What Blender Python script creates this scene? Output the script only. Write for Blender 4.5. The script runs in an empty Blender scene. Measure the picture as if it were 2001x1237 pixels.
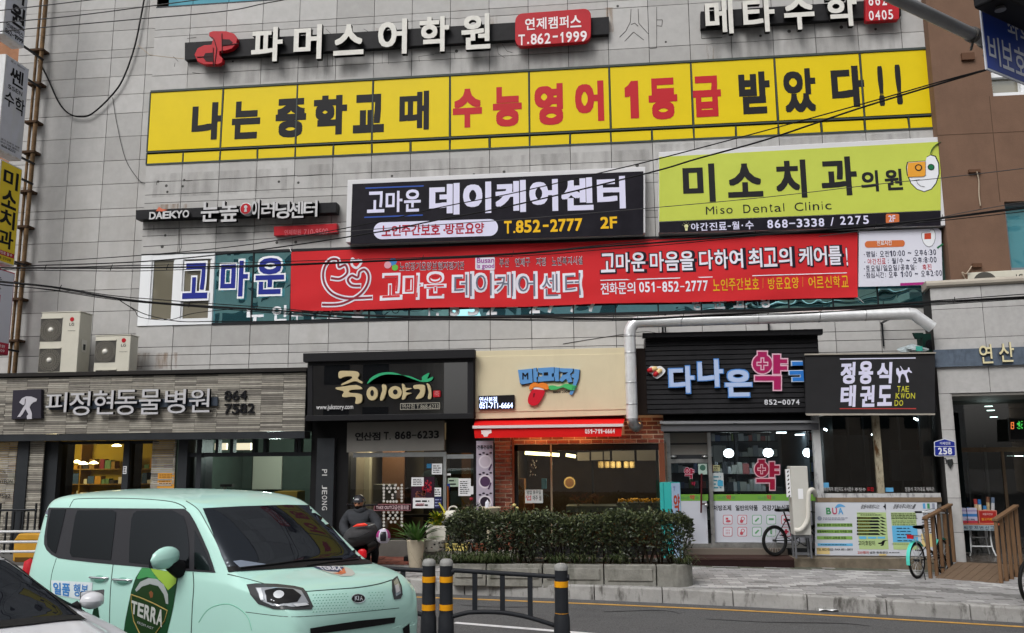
import bpy,bmesh,math,random
from math import radians,sin,cos,pi,sqrt
from mathutils import Vector,Matrix
from mathutils.bvhtree import BVHTree
random.seed(7)
SC=bpy.context.scene
COL=SC.collection
FPX,IW,IH=1700.11,2001.0,1237.0
YAW,PITCH,ROLL=radians(6.2808),radians(9.2584),radians(0.4422)
CAM=Vector((0.0,-17.0,1.87))
ROT=Matrix.Rotation(YAW,3,'Z') @ Matrix.Rotation(PITCH,3,'X') @ Matrix.Rotation(ROLL,3,'Y')
cam_data=bpy.data.cameras.new('camera')
cam_data.sensor_fit='HORIZONTAL'
cam_data.sensor_width=36.0
cam_data.lens=36.0*FPX/IW
cam_data.clip_start,cam_data.clip_end=0.1,500.0
cam=bpy.data.objects.new('camera',cam_data)
COL.objects.link(cam)
rt,fw,up=ROT.col[0],ROT.col[1],ROT.col[2]
cam.matrix_world=Matrix(((rt.x,up.x,-fw.x,CAM.x),(rt.y,up.y,-fw.y,CAM.y),(rt.z,up.z,-fw.z,CAM.z),(0,0,0,1)))
SC.camera=cam
SUN_EL,SUN_AZ=radians(48),radians(205)
w=bpy.data.worlds.new('World')
SC.world=w
w.use_nodes=True
nt=w.node_tree
bg=nt.nodes['Background']
sky=nt.nodes.new('ShaderNodeTexSky')
sky.sky_type='NISHITA'
sky.sun_disc=False
sky.sun_elevation=SUN_EL
sky.sun_rotation=SUN_AZ
sky.air_density,sky.dust_density,sky.ozone_density=1.0,5.0,1.0
hsv=nt.nodes.new('ShaderNodeHueSaturation')
hsv.inputs['Saturation'].default_value=0.16
nt.links.new(sky.outputs[0],hsv.inputs['Color'])
nt.links.new(hsv.outputs[0],bg.inputs[0])
bg.inputs[1].default_value=0.15
sun=bpy.data.lights.new('sun','SUN')
sun.energy,sun.angle,sun.color=1.0,radians(26),(1.0,0.97,0.93)
so=bpy.data.objects.new('sun',sun)
COL.objects.link(so)
sd=Vector((sin(SUN_AZ)*cos(SUN_EL),cos(SUN_AZ)*cos(SUN_EL),sin(SUN_EL)))
so.rotation_euler=sd.to_track_quat('Z','Y').to_euler()
SC.view_settings.view_transform='Standard'
SC.view_settings.look='None'
SC.view_settings.gamma=1.0
SC.view_settings.exposure=0.24
SC.cycles.max_bounces=8
SC.cycles.transparent_max_bounces=16
def ray(px,py):
 return ROT @ Vector(((px-1000.5)/FPX,1.0,-(py-618.5)/FPX))
def W(px,py,Y):
 r=ray(px,py)
 return CAM+r*((Y-CAM.y)/r.y)
def WX(px,py,X):
 r=ray(px,py)
 return CAM+r*((X-CAM.x)/r.x)
GS=0.015
def gz(x,y=0.0):
 return-GS*x
def G(px,py,z0=0.0):
 r=ray(px,py)
 t=(z0-GS*CAM.x-CAM.z)/(r.z+GS*r.x)
 return CAM+r*t
def road_z(x,y):
 return-0.2-GS*x+0.021*max(0.0,min(7.0,-3.6-y))
def tag(o,label=None,cat=None,group=None,kind=None):
 if label:o['label']=label
 if cat:o['category']=cat
 if group:o['group']=group
 if kind:o['kind']=kind
 return o
def thing(name,label,cat,loc=(0,0,0),rz=0.0,group=None):
 o=bpy.data.objects.new(name,None)
 COL.objects.link(o)
 o.empty_display_size=0.2
 o.matrix_basis=Matrix.Translation(Vector(loc)) @ Matrix.Rotation(rz,4,'Z')
 return tag(o,label,cat,group)
def copy_tree(o,parent=None):
 c=o.copy()
 COL.objects.link(c)
 if parent:
  c.parent=parent
  c.matrix_parent_inverse=o.matrix_parent_inverse.copy()
 for ch in [q for q in bpy.data.objects if q.parent == o]:
  copy_tree(ch,c)
 return c
class Plane:
 def __init__(s,o,r,u=(0,0,1)):
  s.o,s.r,s.u=Vector(o),Vector(r).normalized(),Vector(u).normalized()
  s.n=s.r.cross(s.u).normalized()
 def fr(s,a,b,c=0.0):
  return s.o+s.r*a+s.u*b+s.n*c
 def px(s,x,y):
  d=ray(x,y);t=(s.o-CAM).dot(s.n)/d.dot(s.n)
  q=CAM+d*t-s.o
  return q.dot(s.r),q.dot(s.u)
def PLN(Y):
 return Y if isinstance(Y,Plane) else Plane((0,Y,0),(1,0,0))
def FR(Y):
 return lambda a,b,c=0.0:Vector((a,Y-c,b))
_tc={}
def glyphs(s,bold=0.0,res=3,shear=0.0,extr=0.0,spacing=1.0):
 """letter outlines scaled to a unit box; weight is added by laying slightly shifted copies over each other"""
 k=(s,bold,res,shear,extr>0,spacing)
 if k in _tc:return _tc[k]
 c=bpy.data.curves.new('t','FONT')
 c.body,c.resolution_u,c.shear,c.space_character=s,res,shear,spacing
 c.extrude=0.5 if extr>0 else 0.0
 if s == '1':
  o1=[(.5,0),(1,0),(1,1),(.62,1),(.35,.88),(0,.80),(0,.64),(.5,.74)]
  o1=[(x*.34,y*.72) for x,y in o1];n=len(o1)
  v0=[(x,y,.5) for x,y in o1]+([(x,y,-.5) for x,y in o1] if extr>0 else [])
  f0=[tuple(range(n))]+([(i,n+i,n+(i+1)%n,(i+1)%n) for i in range(n)] if extr>0 else [])
  bpy.data.curves.remove(c)
 else:
  o=bpy.data.objects.new('t',c)
  m=o.to_mesh()
  v0=[tuple(q.co) for q in m.vertices]
  f0=[tuple(p.vertices) for p in m.polygons]
  o.to_mesh_clear()
  bpy.data.objects.remove(o);bpy.data.curves.remove(c)
 v,f=[],[]
 if bold>.004:
  n=4 if bold<.016 else 8
  sh=[(bold*i*.86,bold*j*.86) for i,j in ((-1,-1),(1,-1),(1,1),(-1,1),(-1,0),(1,0),(0,-1),(0,1))[:n]]
  if bold>.034:sh += [(bold*.55*cos(pi/2*i),bold*.55*sin(pi/2*i)) for i in range(4)]
  sh.append((0,0))
 else:sh=[(0,0)]
 for i,(dx,dy) in enumerate(sh):
  n=len(v);v += [(x+dx,y+dy,z,i) for x,y,z in v0];f += [tuple(n+q for q in g) for g in f0]
 if v:
  x0,x1=min(q[0] for q in v),max(q[0] for q in v)
  y0,y1=min(q[1] for q in v),max(q[1] for q in v)
  v=[((q[0]-x0)/max(1e-6,x1-x0),(q[1]-y0)/max(1e-6,y1-y0),q[2],q[3]*.00008) for q in v]
 _tc[k]=(v,f)
 return _tc[k]
class MB:
 def __init__(s):
  s.v,s.f,s.m,s.cur,s.sm=[],[],[],0,[]
  s.smooth=False
 def mat(s,i):
  s.cur=i
  return s
 def add(s,vs,fs,smooth=None):
  n=len(s.v)
  s.v += [tuple(q) for q in vs]
  for f in fs:
   s.f.append(tuple(n+i for i in f));s.m.append(s.cur)
   s.sm.append(s.smooth if smooth is None else smooth)
  return s
 def box(s,x0,x1,y0,y1,z0,z1,fr=None):
  if x0>x1:x0,x1=x1,x0
  if y0>y1:y0,y1=y1,y0
  if z0>z1:z0,z1=z1,z0
  vs=[(x,y,z) for z in (z0,z1) for y in (y0,y1) for x in (x0,x1)]
  if fr:vs=[fr(*q) for q in vs]
  return s.add(vs,[(0,2,3,1),(4,5,7,6),(0,1,5,4),(2,6,7,3),(0,4,6,2),(1,3,7,5)])
 def bar(s,p,q,wx,wz,upv=(0,0,1)):
  p,q=Vector(p),Vector(q);d=(q-p).normalized();u=Vector(upv)
  if abs(d.dot(u))>0.98:u=Vector((0,1,0))
  a=d.cross(u).normalized()*wx/2;b=a.cross(d).normalized()*wz/2
  vs=[r+i*a+j*b for r in (p,q) for i,j in ((-1,-1),(1,-1),(1,1),(-1,1))]
  return s.add(vs,[(3,2,1,0),(4,5,6,7),(0,1,5,4),(1,2,6,5),(2,3,7,6),(3,0,4,7)])
 def quad(s,*p):
  return s.add(p,[tuple(range(len(p)))])
 def pq(s,Y,pts,th=0.0,c0=0.0):
  P=PLN(Y)
  return s.extr([P.px(x,y) for x,y in pts],P.fr,th,c0)
 def extr(s,pts,fr,th=0.0,c0=0.0):
  area=sum(pts[i-1][0]*pts[i][1]-pts[i][0]*pts[i-1][1] for i in range(len(pts)))
  if area<0:pts=pts[::-1]
  n=len(pts)
  if th <= 0:
   return s.add([fr(a,b,c0) for a,b in pts],[tuple(range(n))],False)
  vs=[fr(a,b,c0+th) for a,b in pts]+[fr(a,b,c0) for a,b in pts]
  fs=[tuple(range(n)),tuple(range(2*n-1,n-1,-1))]+[(i,n+i,n+(i+1)%n,(i+1)%n) for i in range(n)]
  return s.add(vs,fs,False)
 def tube(s,pts,r,n=8,cap=True,smooth=True):
  pts=[Vector(p) for p in pts]
  rs=r if isinstance(r,(list,tuple)) else [r]*len(pts)
  vs,fs=[],[]
  t0=(pts[1]-pts[0]).normalized()
  u=t0.cross(Vector((0,0,1)))
  if u.length<0.05:u=t0.cross(Vector((0,1,0)))
  u.normalize()
  for i,p in enumerate(pts):
   t=(pts[min(i+1,len(pts)-1)]-pts[max(i-1,0)]).normalized()
   u=(u-t*u.dot(t)).normalized();b=t.cross(u)
   for k in range(n):
    a=2*pi*k/n
    vs.append(p+(u*cos(a)+b*sin(a))*rs[i])
  for i in range(len(pts)-1):
   for k in range(n):
    fs.append((i*n+k,i*n+(k+1)%n,(i+1)*n+(k+1)%n,(i+1)*n+k))
  s.add(vs,fs,smooth)
  if cap:
   s.add(vs[:n],[tuple(range(n-1,-1,-1))],False)
   s.add(vs[-n:],[tuple(range(n))],False)
  return s
 def lathe(s,prof,c,n=16,axis='Z',smooth=True,sx=1.0):
  vs,fs=[],[]
  for r,h in prof:
   for k in range(n):
    a=2*pi*k/n
    p=(r*cos(a)*sx,r*sin(a),h)
    if axis == 'X':p=(p[2],p[0],p[1])
    if axis == 'Y':p=(p[0],-p[2],p[1])
    vs.append((c[0]+p[0],c[1]+p[1],c[2]+p[2]))
  m=len(prof)
  for i in range(m-1):
   for k in range(n):
    fs.append((i*n+k,i*n+(k+1)%n,(i+1)*n+(k+1)%n,(i+1)*n+k))
  s.add(vs,fs,smooth)
  if prof[0][0]>1e-4:s.add(vs[:n],[tuple(range(n-1,-1,-1))],False)
  if prof[-1][0]>1e-4:s.add(vs[-n:],[tuple(range(n))],False)
  return s
 def grid(s,fn,nu,nv,smooth=True):
  vs=[fn(i/nu,j/nv) for j in range(nv+1) for i in range(nu+1)]
  fs=[(j*(nu+1)+i,j*(nu+1)+i+1,(j+1)*(nu+1)+i+1,(j+1)*(nu+1)+i) for j in range(nv) for i in range(nu)]
  return s.add(vs,fs,smooth)
 def text(s,t,fr,a0,b0,a1,b1,bold=0.0,depth=0.0,c0=0.002,shear=0.0,res=3,spacing=1.0,warp=None):
  v,f=glyphs(t,bold,res,shear,depth,spacing)
  vs=[]
  for x,y,z,i in v:
   if warp:x,y=warp(x,y)
   vs.append(fr(a0+x*(a1-a0),b0+y*(b1-b0),i+(c0+(z+0.5)*depth if depth>0 else c0)))
  return s.add(vs,f,False)
 def tp(s,t,Y,x0,y0,x1,y1,bold=0.0,depth=0.0,c0=0.002,shear=0.0,res=3,spacing=1.0,warp=None):
  P=PLN(Y);p,q=P.px(x0,y0),P.px(x1,y1)
  return s.text(t,P.fr,p[0],q[1],q[0],p[1],bold,depth,c0,shear,res,spacing,warp)
 def pr(s,Y,x0,y0,x1,y1,th=0.0,c0=0.0):
  P=PLN(Y);p,q=P.px(x0,y0),P.px(x1,y1)
  return s.extr([(p[0],q[1]),(q[0],q[1]),(q[0],p[1]),(p[0],p[1])],P.fr,th,c0)
 def lines(s,Y,x0,y0,x1,y1,n,fill=0.5,c0=0.003,rnd=None):
  P=PLN(Y);p,q=P.px(x0,y0),P.px(x1,y1);h=(p[1]-q[1])/n
  rg=random.Random(int(x0*7+y0))
  for i in range(n):
   b=p[1]-(i+0.5)*h;a=p[0]
   end=p[0]+(q[0]-p[0])*rg.uniform(0.75,1.0)
   while a<end:
    wd=min(h*rg.uniform(0.6,2.2),end-a)
    s.extr([(a,b-h*fill/2),(a+wd,b-h*fill/2),(a+wd,b+h*fill/2),(a,b+h*fill/2)],P.fr,0,c0)
    a += wd+h*0.35
  return s
 def build(s,name,mats,parent=None,bevel=0.0,sub=0,weld=False,label=None):
  me=bpy.data.meshes.new(name)
  me.from_pydata([tuple(q) for q in s.v],[],s.f)
  for mm in (mats if isinstance(mats,(list,tuple)) else [mats]):me.materials.append(mm)
  for p,mi,sm in zip(me.polygons,s.m,s.sm):
   p.material_index=mi;p.use_smooth=sm
  if weld:
   b=bmesh.new();b.from_mesh(me)
   bmesh.ops.remove_doubles(b,verts=b.verts,dist=1e-4)
   bmesh.ops.recalc_face_normals(b,faces=b.faces)
   b.to_mesh(me);b.free()
  me.update()
  o=bpy.data.objects.new(name,me)
  COL.objects.link(o)
  if parent:
   o.parent=parent
   if parent.parent is None:
    o.matrix_parent_inverse=parent.matrix_basis.inverted()
  if bevel:
   m=o.modifiers.new('bevel','BEVEL');m.width=bevel;m.segments=2;m.limit_method='ANGLE';m.angle_limit=radians(40)
  if sub:
   m=o.modifiers.new('sub','SUBSURF');m.levels=m.render_levels=sub
  if label:o['label']=label
  return o
def circ(cx,cy,r,n=20,ry=None,a0=0.0,a1=2*pi):
 ry=r if ry is None else ry
 full=abs(a1-a0-2*pi)<1e-6
 m=n if full else n+1
 return [(cx+r*cos(a0+(a1-a0)*i/n),cy+ry*sin(a0+(a1-a0)*i/n)) for i in range(m)]
def rrect(x0,y0,x1,y1,r,n=5):
 if x0>x1:x0,x1=x1,x0
 if y0>y1:y0,y1=y1,y0
 out=[]
 for cx,cy,a in ((x1-r,y1-r,0),(x0+r,y1-r,90),(x0+r,y0+r,180),(x1-r,y0+r,270)):
  for i in range(n+1):
   t=radians(a+90*i/n);out.append((cx+r*cos(t),cy+r*sin(t)))
 return out
def spline(pts,n=8,closed=False):
 P=[Vector(p) for p in pts];m=len(P);out=[]
 rng=range(m if closed else m-1)
 for i in rng:
  p0=P[(i-1)%m] if closed or i>0 else P[0]
  p1,p2=P[i],P[(i+1)%m]
  p3=P[(i+2)%m] if closed or i+2<m else P[-1]
  for k in range(n):
   t=k/n
   out.append(0.5*((2*p1)+(p2-p0)*t+(2*p0-5*p1+4*p2-p3)*t*t+(3*p1-p0-3*p2+p3)*t ** 3))
 if not closed:out.append(P[-1])
 return out
def lin(c):
 if isinstance(c,str):
  c=[int(c[i:i+2],16)/255 for i in (0,2,4)]
  return tuple(x/12.92 if x<0.04045 else ((x+0.055)/1.055) ** 2.4 for x in c)
 return tuple(c)
_mats={}
def M(name,col,rough=0.6,metal=0.0,var=0.0,scale=6.0,bump=0.0,bscale=60.0,emit=0.0,spec=0.2,coat=0.0,stretch=None,dirt=0.0,dcol=None,dscale=1.3):
 if name in _mats:return _mats[name]
 m=bpy.data.materials.new(name);m.use_nodes=True
 N,L=m.node_tree.nodes,m.node_tree.links
 b=N['Principled BSDF'];c=lin(col)
 if max(c)<.05 and spec == .2 and not coat and rough>.3:spec=.1
 b.inputs['Base Color'].default_value=(*c,1)
 b.inputs['Roughness'].default_value=rough
 b.inputs['Metallic'].default_value=metal
 b.inputs['Specular IOR Level'].default_value=spec
 if coat:
  b.inputs['Coat Weight'].default_value=coat;b.inputs['Coat Roughness'].default_value=0.04
 if emit:
  b.inputs['Emission Color'].default_value=(*c,1);b.inputs['Emission Strength'].default_value=emit
 src=None
 if var or bump or dirt:
  tc=N.new('ShaderNodeTexCoord');mp=N.new('ShaderNodeMapping')
  L.new(tc.outputs['Object'],mp.inputs[0])
  if stretch:mp.inputs['Scale'].default_value=stretch
  src=mp.outputs[0]
 last=None
 if var:
  n=N.new('ShaderNodeTexNoise');n.inputs['Scale'].default_value=scale;n.inputs['Detail'].default_value=6;n.inputs['Roughness'].default_value=0.65
  L.new(src,n.inputs['Vector'])
  r=N.new('ShaderNodeMapRange');r.inputs[1].default_value=0.3;r.inputs[2].default_value=0.7
  L.new(n.outputs[0],r.inputs[0])
  x=N.new('ShaderNodeMix');x.data_type='RGBA'
  x.inputs[6].default_value=(*[q*(1-var) for q in c],1);x.inputs[7].default_value=(*[min(1,q*(1+var)) for q in c],1)
  L.new(r.outputs[0],x.inputs[0]);last=x.outputs[2]
  L.new(last,b.inputs['Base Color'])
  rr=N.new('ShaderNodeMapRange');rr.inputs[3].default_value=max(0.02,rough-0.08);rr.inputs[4].default_value=min(1,rough+0.08)
  L.new(n.outputs[0],rr.inputs[0]);L.new(rr.outputs[0],b.inputs['Roughness'])
 if dirt:
  n=N.new('ShaderNodeTexNoise');n.inputs['Scale'].default_value=dscale;n.inputs['Detail'].default_value=8;n.inputs['Roughness'].default_value=0.7
  mp2=N.new('ShaderNodeMapping');mp2.inputs['Scale'].default_value=(1.6,1.6,0.45)
  L.new(tc.outputs['Object'],mp2.inputs[0]);L.new(mp2.outputs[0],n.inputs['Vector'])
  r=N.new('ShaderNodeMapRange');r.inputs[1].default_value=0.52;r.inputs[2].default_value=0.75;r.inputs[4].default_value=dirt
  L.new(n.outputs[0],r.inputs[0])
  x=N.new('ShaderNodeMix');x.data_type='RGBA'
  L.new(r.outputs[0],x.inputs[0])
  if last:L.new(last,x.inputs[6])
  else:x.inputs[6].default_value=(*c,1)
  x.inputs[7].default_value=(*(lin(dcol) if dcol else [q*0.45 for q in c]),1)
  last=x.outputs[2];L.new(last,b.inputs['Base Color'])
 if bump:
  n=N.new('ShaderNodeTexNoise');n.inputs['Scale'].default_value=bscale;n.inputs['Detail'].default_value=4
  L.new(src,n.inputs['Vector'])
  bp=N.new('ShaderNodeBump');bp.inputs['Strength'].default_value=bump;bp.inputs['Distance'].default_value=0.01
  L.new(n.outputs[0],bp.inputs['Height']);L.new(bp.outputs[0],b.inputs['Normal'])
 _mats[name]=m
 return m
def GLASS(name,tint=(0.8,0.85,0.85),refl=1.0,ior=1.5):
 if name in _mats:return _mats[name]
 m=bpy.data.materials.new(name);m.use_nodes=True
 N,L=m.node_tree.nodes,m.node_tree.links
 N.remove(N['Principled BSDF'])
 t=N.new('ShaderNodeBsdfTransparent');t.inputs[0].default_value=(*tint,1)
 g=N.new('ShaderNodeBsdfGlossy');g.inputs[0].default_value=(refl,refl,refl,1);g.inputs['Roughness'].default_value=0.015
 f=N.new('ShaderNodeFresnel');f.inputs[0].default_value=ior
 x=N.new('ShaderNodeMixShader')
 L.new(f.outputs[0],x.inputs[0]);L.new(t.outputs[0],x.inputs[1]);L.new(g.outputs[0],x.inputs[2])
 L.new(x.outputs[0],N['Material Output'].inputs[0])
 _mats[name]=m
 return m
def TINT(name,base,gloss,amount,wav=0.0):
 if name in _mats:return _mats[name]
 m=bpy.data.materials.new(name);m.use_nodes=True
 N,L=m.node_tree.nodes,m.node_tree.links
 b=N['Principled BSDF'];b.inputs['Base Color'].default_value=(*base,1);b.inputs['Roughness'].default_value=0.5;b.inputs['Specular IOR Level'].default_value=0.0
 g=N.new('ShaderNodeBsdfGlossy');g.inputs[0].default_value=(*gloss,1);g.inputs['Roughness'].default_value=0.01
 x=N.new('ShaderNodeMixShader');x.inputs[0].default_value=amount
 L.new(b.outputs[0],x.inputs[1]);L.new(g.outputs[0],x.inputs[2]);L.new(x.outputs[0],N['Material Output'].inputs[0])
 if wav:
  tc=N.new('ShaderNodeTexCoord');n=N.new('ShaderNodeTexNoise');n.inputs['Scale'].default_value=1.7;n.inputs['Detail'].default_value=1
  L.new(tc.outputs['Object'],n.inputs['Vector'])
  bp=N.new('ShaderNodeBump');bp.inputs['Strength'].default_value=wav;bp.inputs['Distance'].default_value=0.05
  L.new(n.outputs[0],bp.inputs['Height']);L.new(bp.outputs[0],g.inputs['Normal'])
 _mats[name]=m
 return m
BLACK=M('black_paint',(0.012,0.012,0.014),0.45)
WHITE=M('white_paint',(0.78,0.78,0.8),0.5)
DARKMETAL=M('dark_metal',(0.03,0.032,0.035),0.4,0.6)
STEEL=M('steel',(0.55,0.56,0.57),0.3,0.9,0.1,4)
PAPER=M('white_paper',(0.72,0.73,0.75),0.7)
INK=M('black_ink',(0.01,0.01,0.012),0.6)
REDINK=M('red_ink',lin('b01824'),0.5)
# ================================================================ ground: road, pavement, kerb, markings
KERB=[(-40,-2.9),(-20,-2.95),(-10,-3.1),(-5,-3.3),(-3.2,-3.42),(-1.6,-3.55),(0.3,-3.75),(2.25,-4.03),(3.8,-4.4),(5.4,-4.8),(8,-5.6),(12,-7.0),(20,-10.5)]
KS=[(p.x,p.y) for p in spline([(x,y,0) for x,y in KERB],6)]
def strip(name,mat,offs,kind='structure'):
 b=MB();n=len(offs)
 vs,fs=[],[]
 for x,y in KS:
  for o,h in offs:vs.append((x,y+o,h(x,y+o)))
 for i in range(len(KS)-1):
  for k in range(n-1):fs.append((i*n+k,(i+1)*n+k,(i+1)*n+k+1,i*n+k+1))
 b.add(vs,fs)
 return tag(b.build(name,mat),kind=kind)
def asphalt():
 m=M('asphalt',(0.098,0.098,0.1),0.9,0,0.55,55,0.8,120,dirt=0.35,dcol=(0.035,0.035,0.037),dscale=0.8)
 return m
ground=MB().quad((-120,-150,-0.6),(120,-150,-0.6),(120,150,-0.6),(-120,150,-0.6))
tag(ground.build('ground',M('ground_soil',(0.12,0.115,0.11),0.95,0,0.2,1)),kind='structure')
b=MB()
XS=[-60+i*2 for i in range(61)];YS=[-1.0,-3.6,-5,-7,-9,-10.6,-14,-20,-34]
b.grid(lambda u,v:(lambda x,y:(x,y,road_z(x,y)))(-45+75*u,-1.0-33*v),40,30)
tag(b.build('road',asphalt()),kind='structure')
PAVE=M('paving',(0.30,0.296,0.296),0.85,0,0.12,3.0,0.3,50,dirt=0.35,dcol=(0.15,0.145,0.14),dscale=1.0)
PAVEL=M('paving_light',(0.43,0.425,0.425),0.85,0,0.1,3.0,0.3,50)
PAVED=M('paving_dark',(0.18,0.178,0.176),0.85,0,0.12,3.0,0.3,50)
PAVEG=M('paving_mossy',(0.095,0.1,0.078),0.95,0,0.4,5.0,0.5,40)
KERBM=M('kerb_stone',(0.30,0.295,0.285),0.85,0,0.18,4,0.4,40,dirt=1.5,dcol=(0.08,0.076,0.07),dscale=4.5)
strip('pavement',M('paving_base',(0.1,0.098,0.095),0.95),[(0.14,lambda x,y:gz(x)-0.004),(14,lambda x,y:gz(x)-0.004)])
b=MB();rg=random.Random(3)
def kerb_y(x):
 for (xa,ya),(xb,yb) in zip(KS,KS[1:]):
  if xa <= x <= xb:return ya+(yb-ya)*(x-xa)/max(1e-6,xb-xa)
 return-5
pw,ph=0.222,0.112
j=0
y=-7.2
while y<0.6:
 x=-6.6+(0.5*pw if j%2 else 0)
 while x<9.5:
  ky=max(kerb_y(x),kerb_y(x+pw))
  if y>ky+0.15:
   d=y-ky
   t=0
   if y>-1.25 and x>1.2:t=3 if rg.random()<0.8 else 0
   elif abs(math.hypot(x-1.0,y+0.2)-3.3)<0.1 or abs(math.hypot(x-7.6,y+1.6)-2.2)<0.09:t=1
   elif abs(math.hypot(x-3.5,y+5.6)-2.6)<0.16:t=2
   elif rg.random()<0.10:t=1
   elif rg.random()<0.12:t=2
   zz=rg.uniform(0.0,0.006)
   b.mat(t)
   vs=[(xx,yy,gz(xx)+zz) for xx,yy in ((x+.004,y+.004),(x+pw-.004,y+.004),(x+pw-.004,y+ph-.004),(x+.004,y+ph-.004))]
   b.add(vs+[(q[0],q[1],q[2]-0.03) for q in vs],[(0,1,2,3),(0,4,5,1),(1,5,6,2),(2,6,7,3),(3,7,4,0)])
  x += pw
 y += ph;j += 1
tag(b.build('pavement_stones',[PAVE,PAVEL,PAVED,PAVEG]),kind='structure')
b=MB()
L=0.0;acc=0.0;cur=[KS[0]]
def kerb_block(p,q):
 (xa,ya),(xb,yb)=p,q
 g=0.006
 vs=[]
 for x,y,s in ((xa+g,ya,0),(xb-g,yb,0)):
  zt,zb=gz(x)+0.012,road_z(x,y)-0.1
  vs += [(x,y-0.015,zb),(x,y,zt-0.02),(x,y+0.02,zt),(x,y+0.16,zt),(x,y+0.16,zb)]
 b.add(vs,[(0,5,6,1),(1,6,7,2),(2,7,8,3),(3,8,9,4),(0,1,2,3,4),(9,8,7,6,5)])
x=-14.0
while x<14:
 kerb_block((x,kerb_y(x)),(x+0.98,kerb_y(x+0.98)));x += 0.98
tag(b.build('kerb',KERBM,bevel=0.008),kind='structure')
YEL=M('road_paint_yellow',lin('b58c48'),0.8,0,0.25,9,dirt=0.5,dcol=(0.12,0.1,0.07),dscale=5)
strip('road_marking_yellow_line',YEL,[(-0.47,lambda x,y:road_z(x,y)+0.005),(-0.35,lambda x,y:road_z(x,y)+0.005)])
ROADW=M('road_paint_white',(0.62,0.62,0.63),0.75,0,0.15,9,dirt=0.4,dcol=(0.2,0.2,0.2),dscale=5)
b=MB()
pa,pb=G(888,1221,-0.17),G(1100,1240,-0.17)
d=(pb-pa);d.z=0;d.normalize();nrm=Vector((-d.y,d.x,0))
e=pa+d*3.2
vs=[(q.x,q.y,road_z(q.x,q.y)+0.006) for q in (pa-nrm*.06,e-nrm*.06,e+nrm*.06,pa+nrm*.06)]
b.quad(*vs)
tag(b.build('road_marking_white_line',ROADW),kind='structure')
for lab,pts in (('a',[(1380,1215),(1500,1222),(1640,1224),(1700,1230)]),('b',[(900,1185),(960,1190),(1040,1189)]),('c',[(1180,1200),(1290,1196),(1330,1204)])):
 q=[G(x,y,-.2) for x,y in pts]
 ps=spline([(v_.x,v_.y,road_z(v_.x,v_.y)+.004) for v_ in q],5);b=MB();rg=random.Random(len(pts))
 for u_,v_ in zip(ps,ps[1:]):
  w0=rg.uniform(.012,.03);b.quad(u_+Vector((0,-w0,0)),v_+Vector((0,-w0,0)),v_+Vector((0,w0,0)),u_+Vector((0,w0,0)))
 tag(b.build('road_crack_seal',M('bitumen',(.03,.03,.032),.7)),kind='structure')
# ================================================================ main building
TILE=[M('facade_granite_%d'%i,(0.405+d,0.40+d,0.392+d),0.62,0,0.07,5.0,0.08,90,dirt=0.4,dcol=(0.31,0.29,0.265),dscale=0.9) for i,d in enumerate((-0.05,-0.012,0.018,0.045))]
JOINT=M('facade_joint',(0.045,0.043,0.042),0.9)
RUST=None
def stain_mat(name,col,scale,lo,hi,amt):
 m=bpy.data.materials.new(name);m.use_nodes=True
 N,L=m.node_tree.nodes,m.node_tree.links
 bb=N['Principled BSDF'];bb.inputs['Base Color'].default_value=(*col,1);bb.inputs['Roughness'].default_value=0.9
 tc=N.new('ShaderNodeTexCoord');mp=N.new('ShaderNodeMapping');mp.inputs['Scale'].default_value=(2.2,2.2,0.35)
 n=N.new('ShaderNodeTexNoise');n.inputs['Scale'].default_value=scale;n.inputs['Detail'].default_value=6
 L.new(tc.outputs['Object'],mp.inputs[0]);L.new(mp.outputs[0],n.inputs['Vector'])
 r=N.new('ShaderNodeMapRange');r.inputs[1].default_value=lo;r.inputs[2].default_value=hi;r.inputs[4].default_value=amt
 L.new(n.outputs[0],r.inputs[0])
 t=N.new('ShaderNodeBsdfTransparent');x=N.new('ShaderNodeMixShader')
 L.new(r.outputs[0],x.inputs[0]);L.new(t.outputs[0],x.inputs[1]);L.new(bb.outputs[0],x.inputs[2]);L.new(x.outputs[0],N['Material Output'].inputs[0])
 return m
RUSTST=stain_mat('rust_stain',(0.28,0.15,0.05),6.0,0.45,0.8,0.6)
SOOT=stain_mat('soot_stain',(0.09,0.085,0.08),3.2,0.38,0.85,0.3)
TW,U0=0.829,-8.939
main=thing('office_building','wide grey tiled office building carrying most of the signs and banners','building',(-1.2,0,0))
zz=lambda px,py,Y=0.0:W(px,py,Y).z
def tiles(mb,x0,x1,rows,Y,skip=None,uo=U0,th=0.02,seed=1):
 rg=random.Random(seed);g=0.006
 k0=math.floor((x0-uo)/TW)
 for za,zb in zip(rows[1:],rows):
  k=k0
  while uo+k*TW<x1-0.02:
   a,c=max(x0,uo+k*TW),min(x1,uo+(k+1)*TW)
   k += 1
   if c-a<0.04 or (skip and skip((a+c)/2,(za+zb)/2)):continue
   mb.mat(rg.choice((0,1,1,2,2,3)))
   o=rg.uniform(0,0.004)
   mb.box(a+g,c-g,Y-th-o,Y,za+g,zb-g)
ZY1,ZY0=9.82,8.17
ZW1,ZW0=zz(277,500),zz(270,637.6)
ZT0=zz(303,17)
rows=[14.9,14.4,14.0,13.6,ZT0,zz(400,54),zz(400,68),zz(400,144),ZY1,ZY1-.5,ZY0,zz(285,357),zz(285,382),zz(285,398),zz(285,449),zz(285,462),ZW1,ZW0,zz(268,679.5),zz(268,695.5),zz(268,716)]
z=rows[-1]
while z>0.4:z -= 0.45;rows.append(z)
b=MB()
XL,XR=-9.76,7.6
XT1=W(790,5,0).x
def skip(x,zc):
 if ZY0<zc<ZY1:return True
 if ZW0<zc<ZW1:return True
 if ZT0<zc<13.6 and x<XT1:return True
 if zc<3.2:return True
 return False
tiles(b,XL,XR,rows,0,skip)
b.build('tile_cladding',TILE,main)
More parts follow.
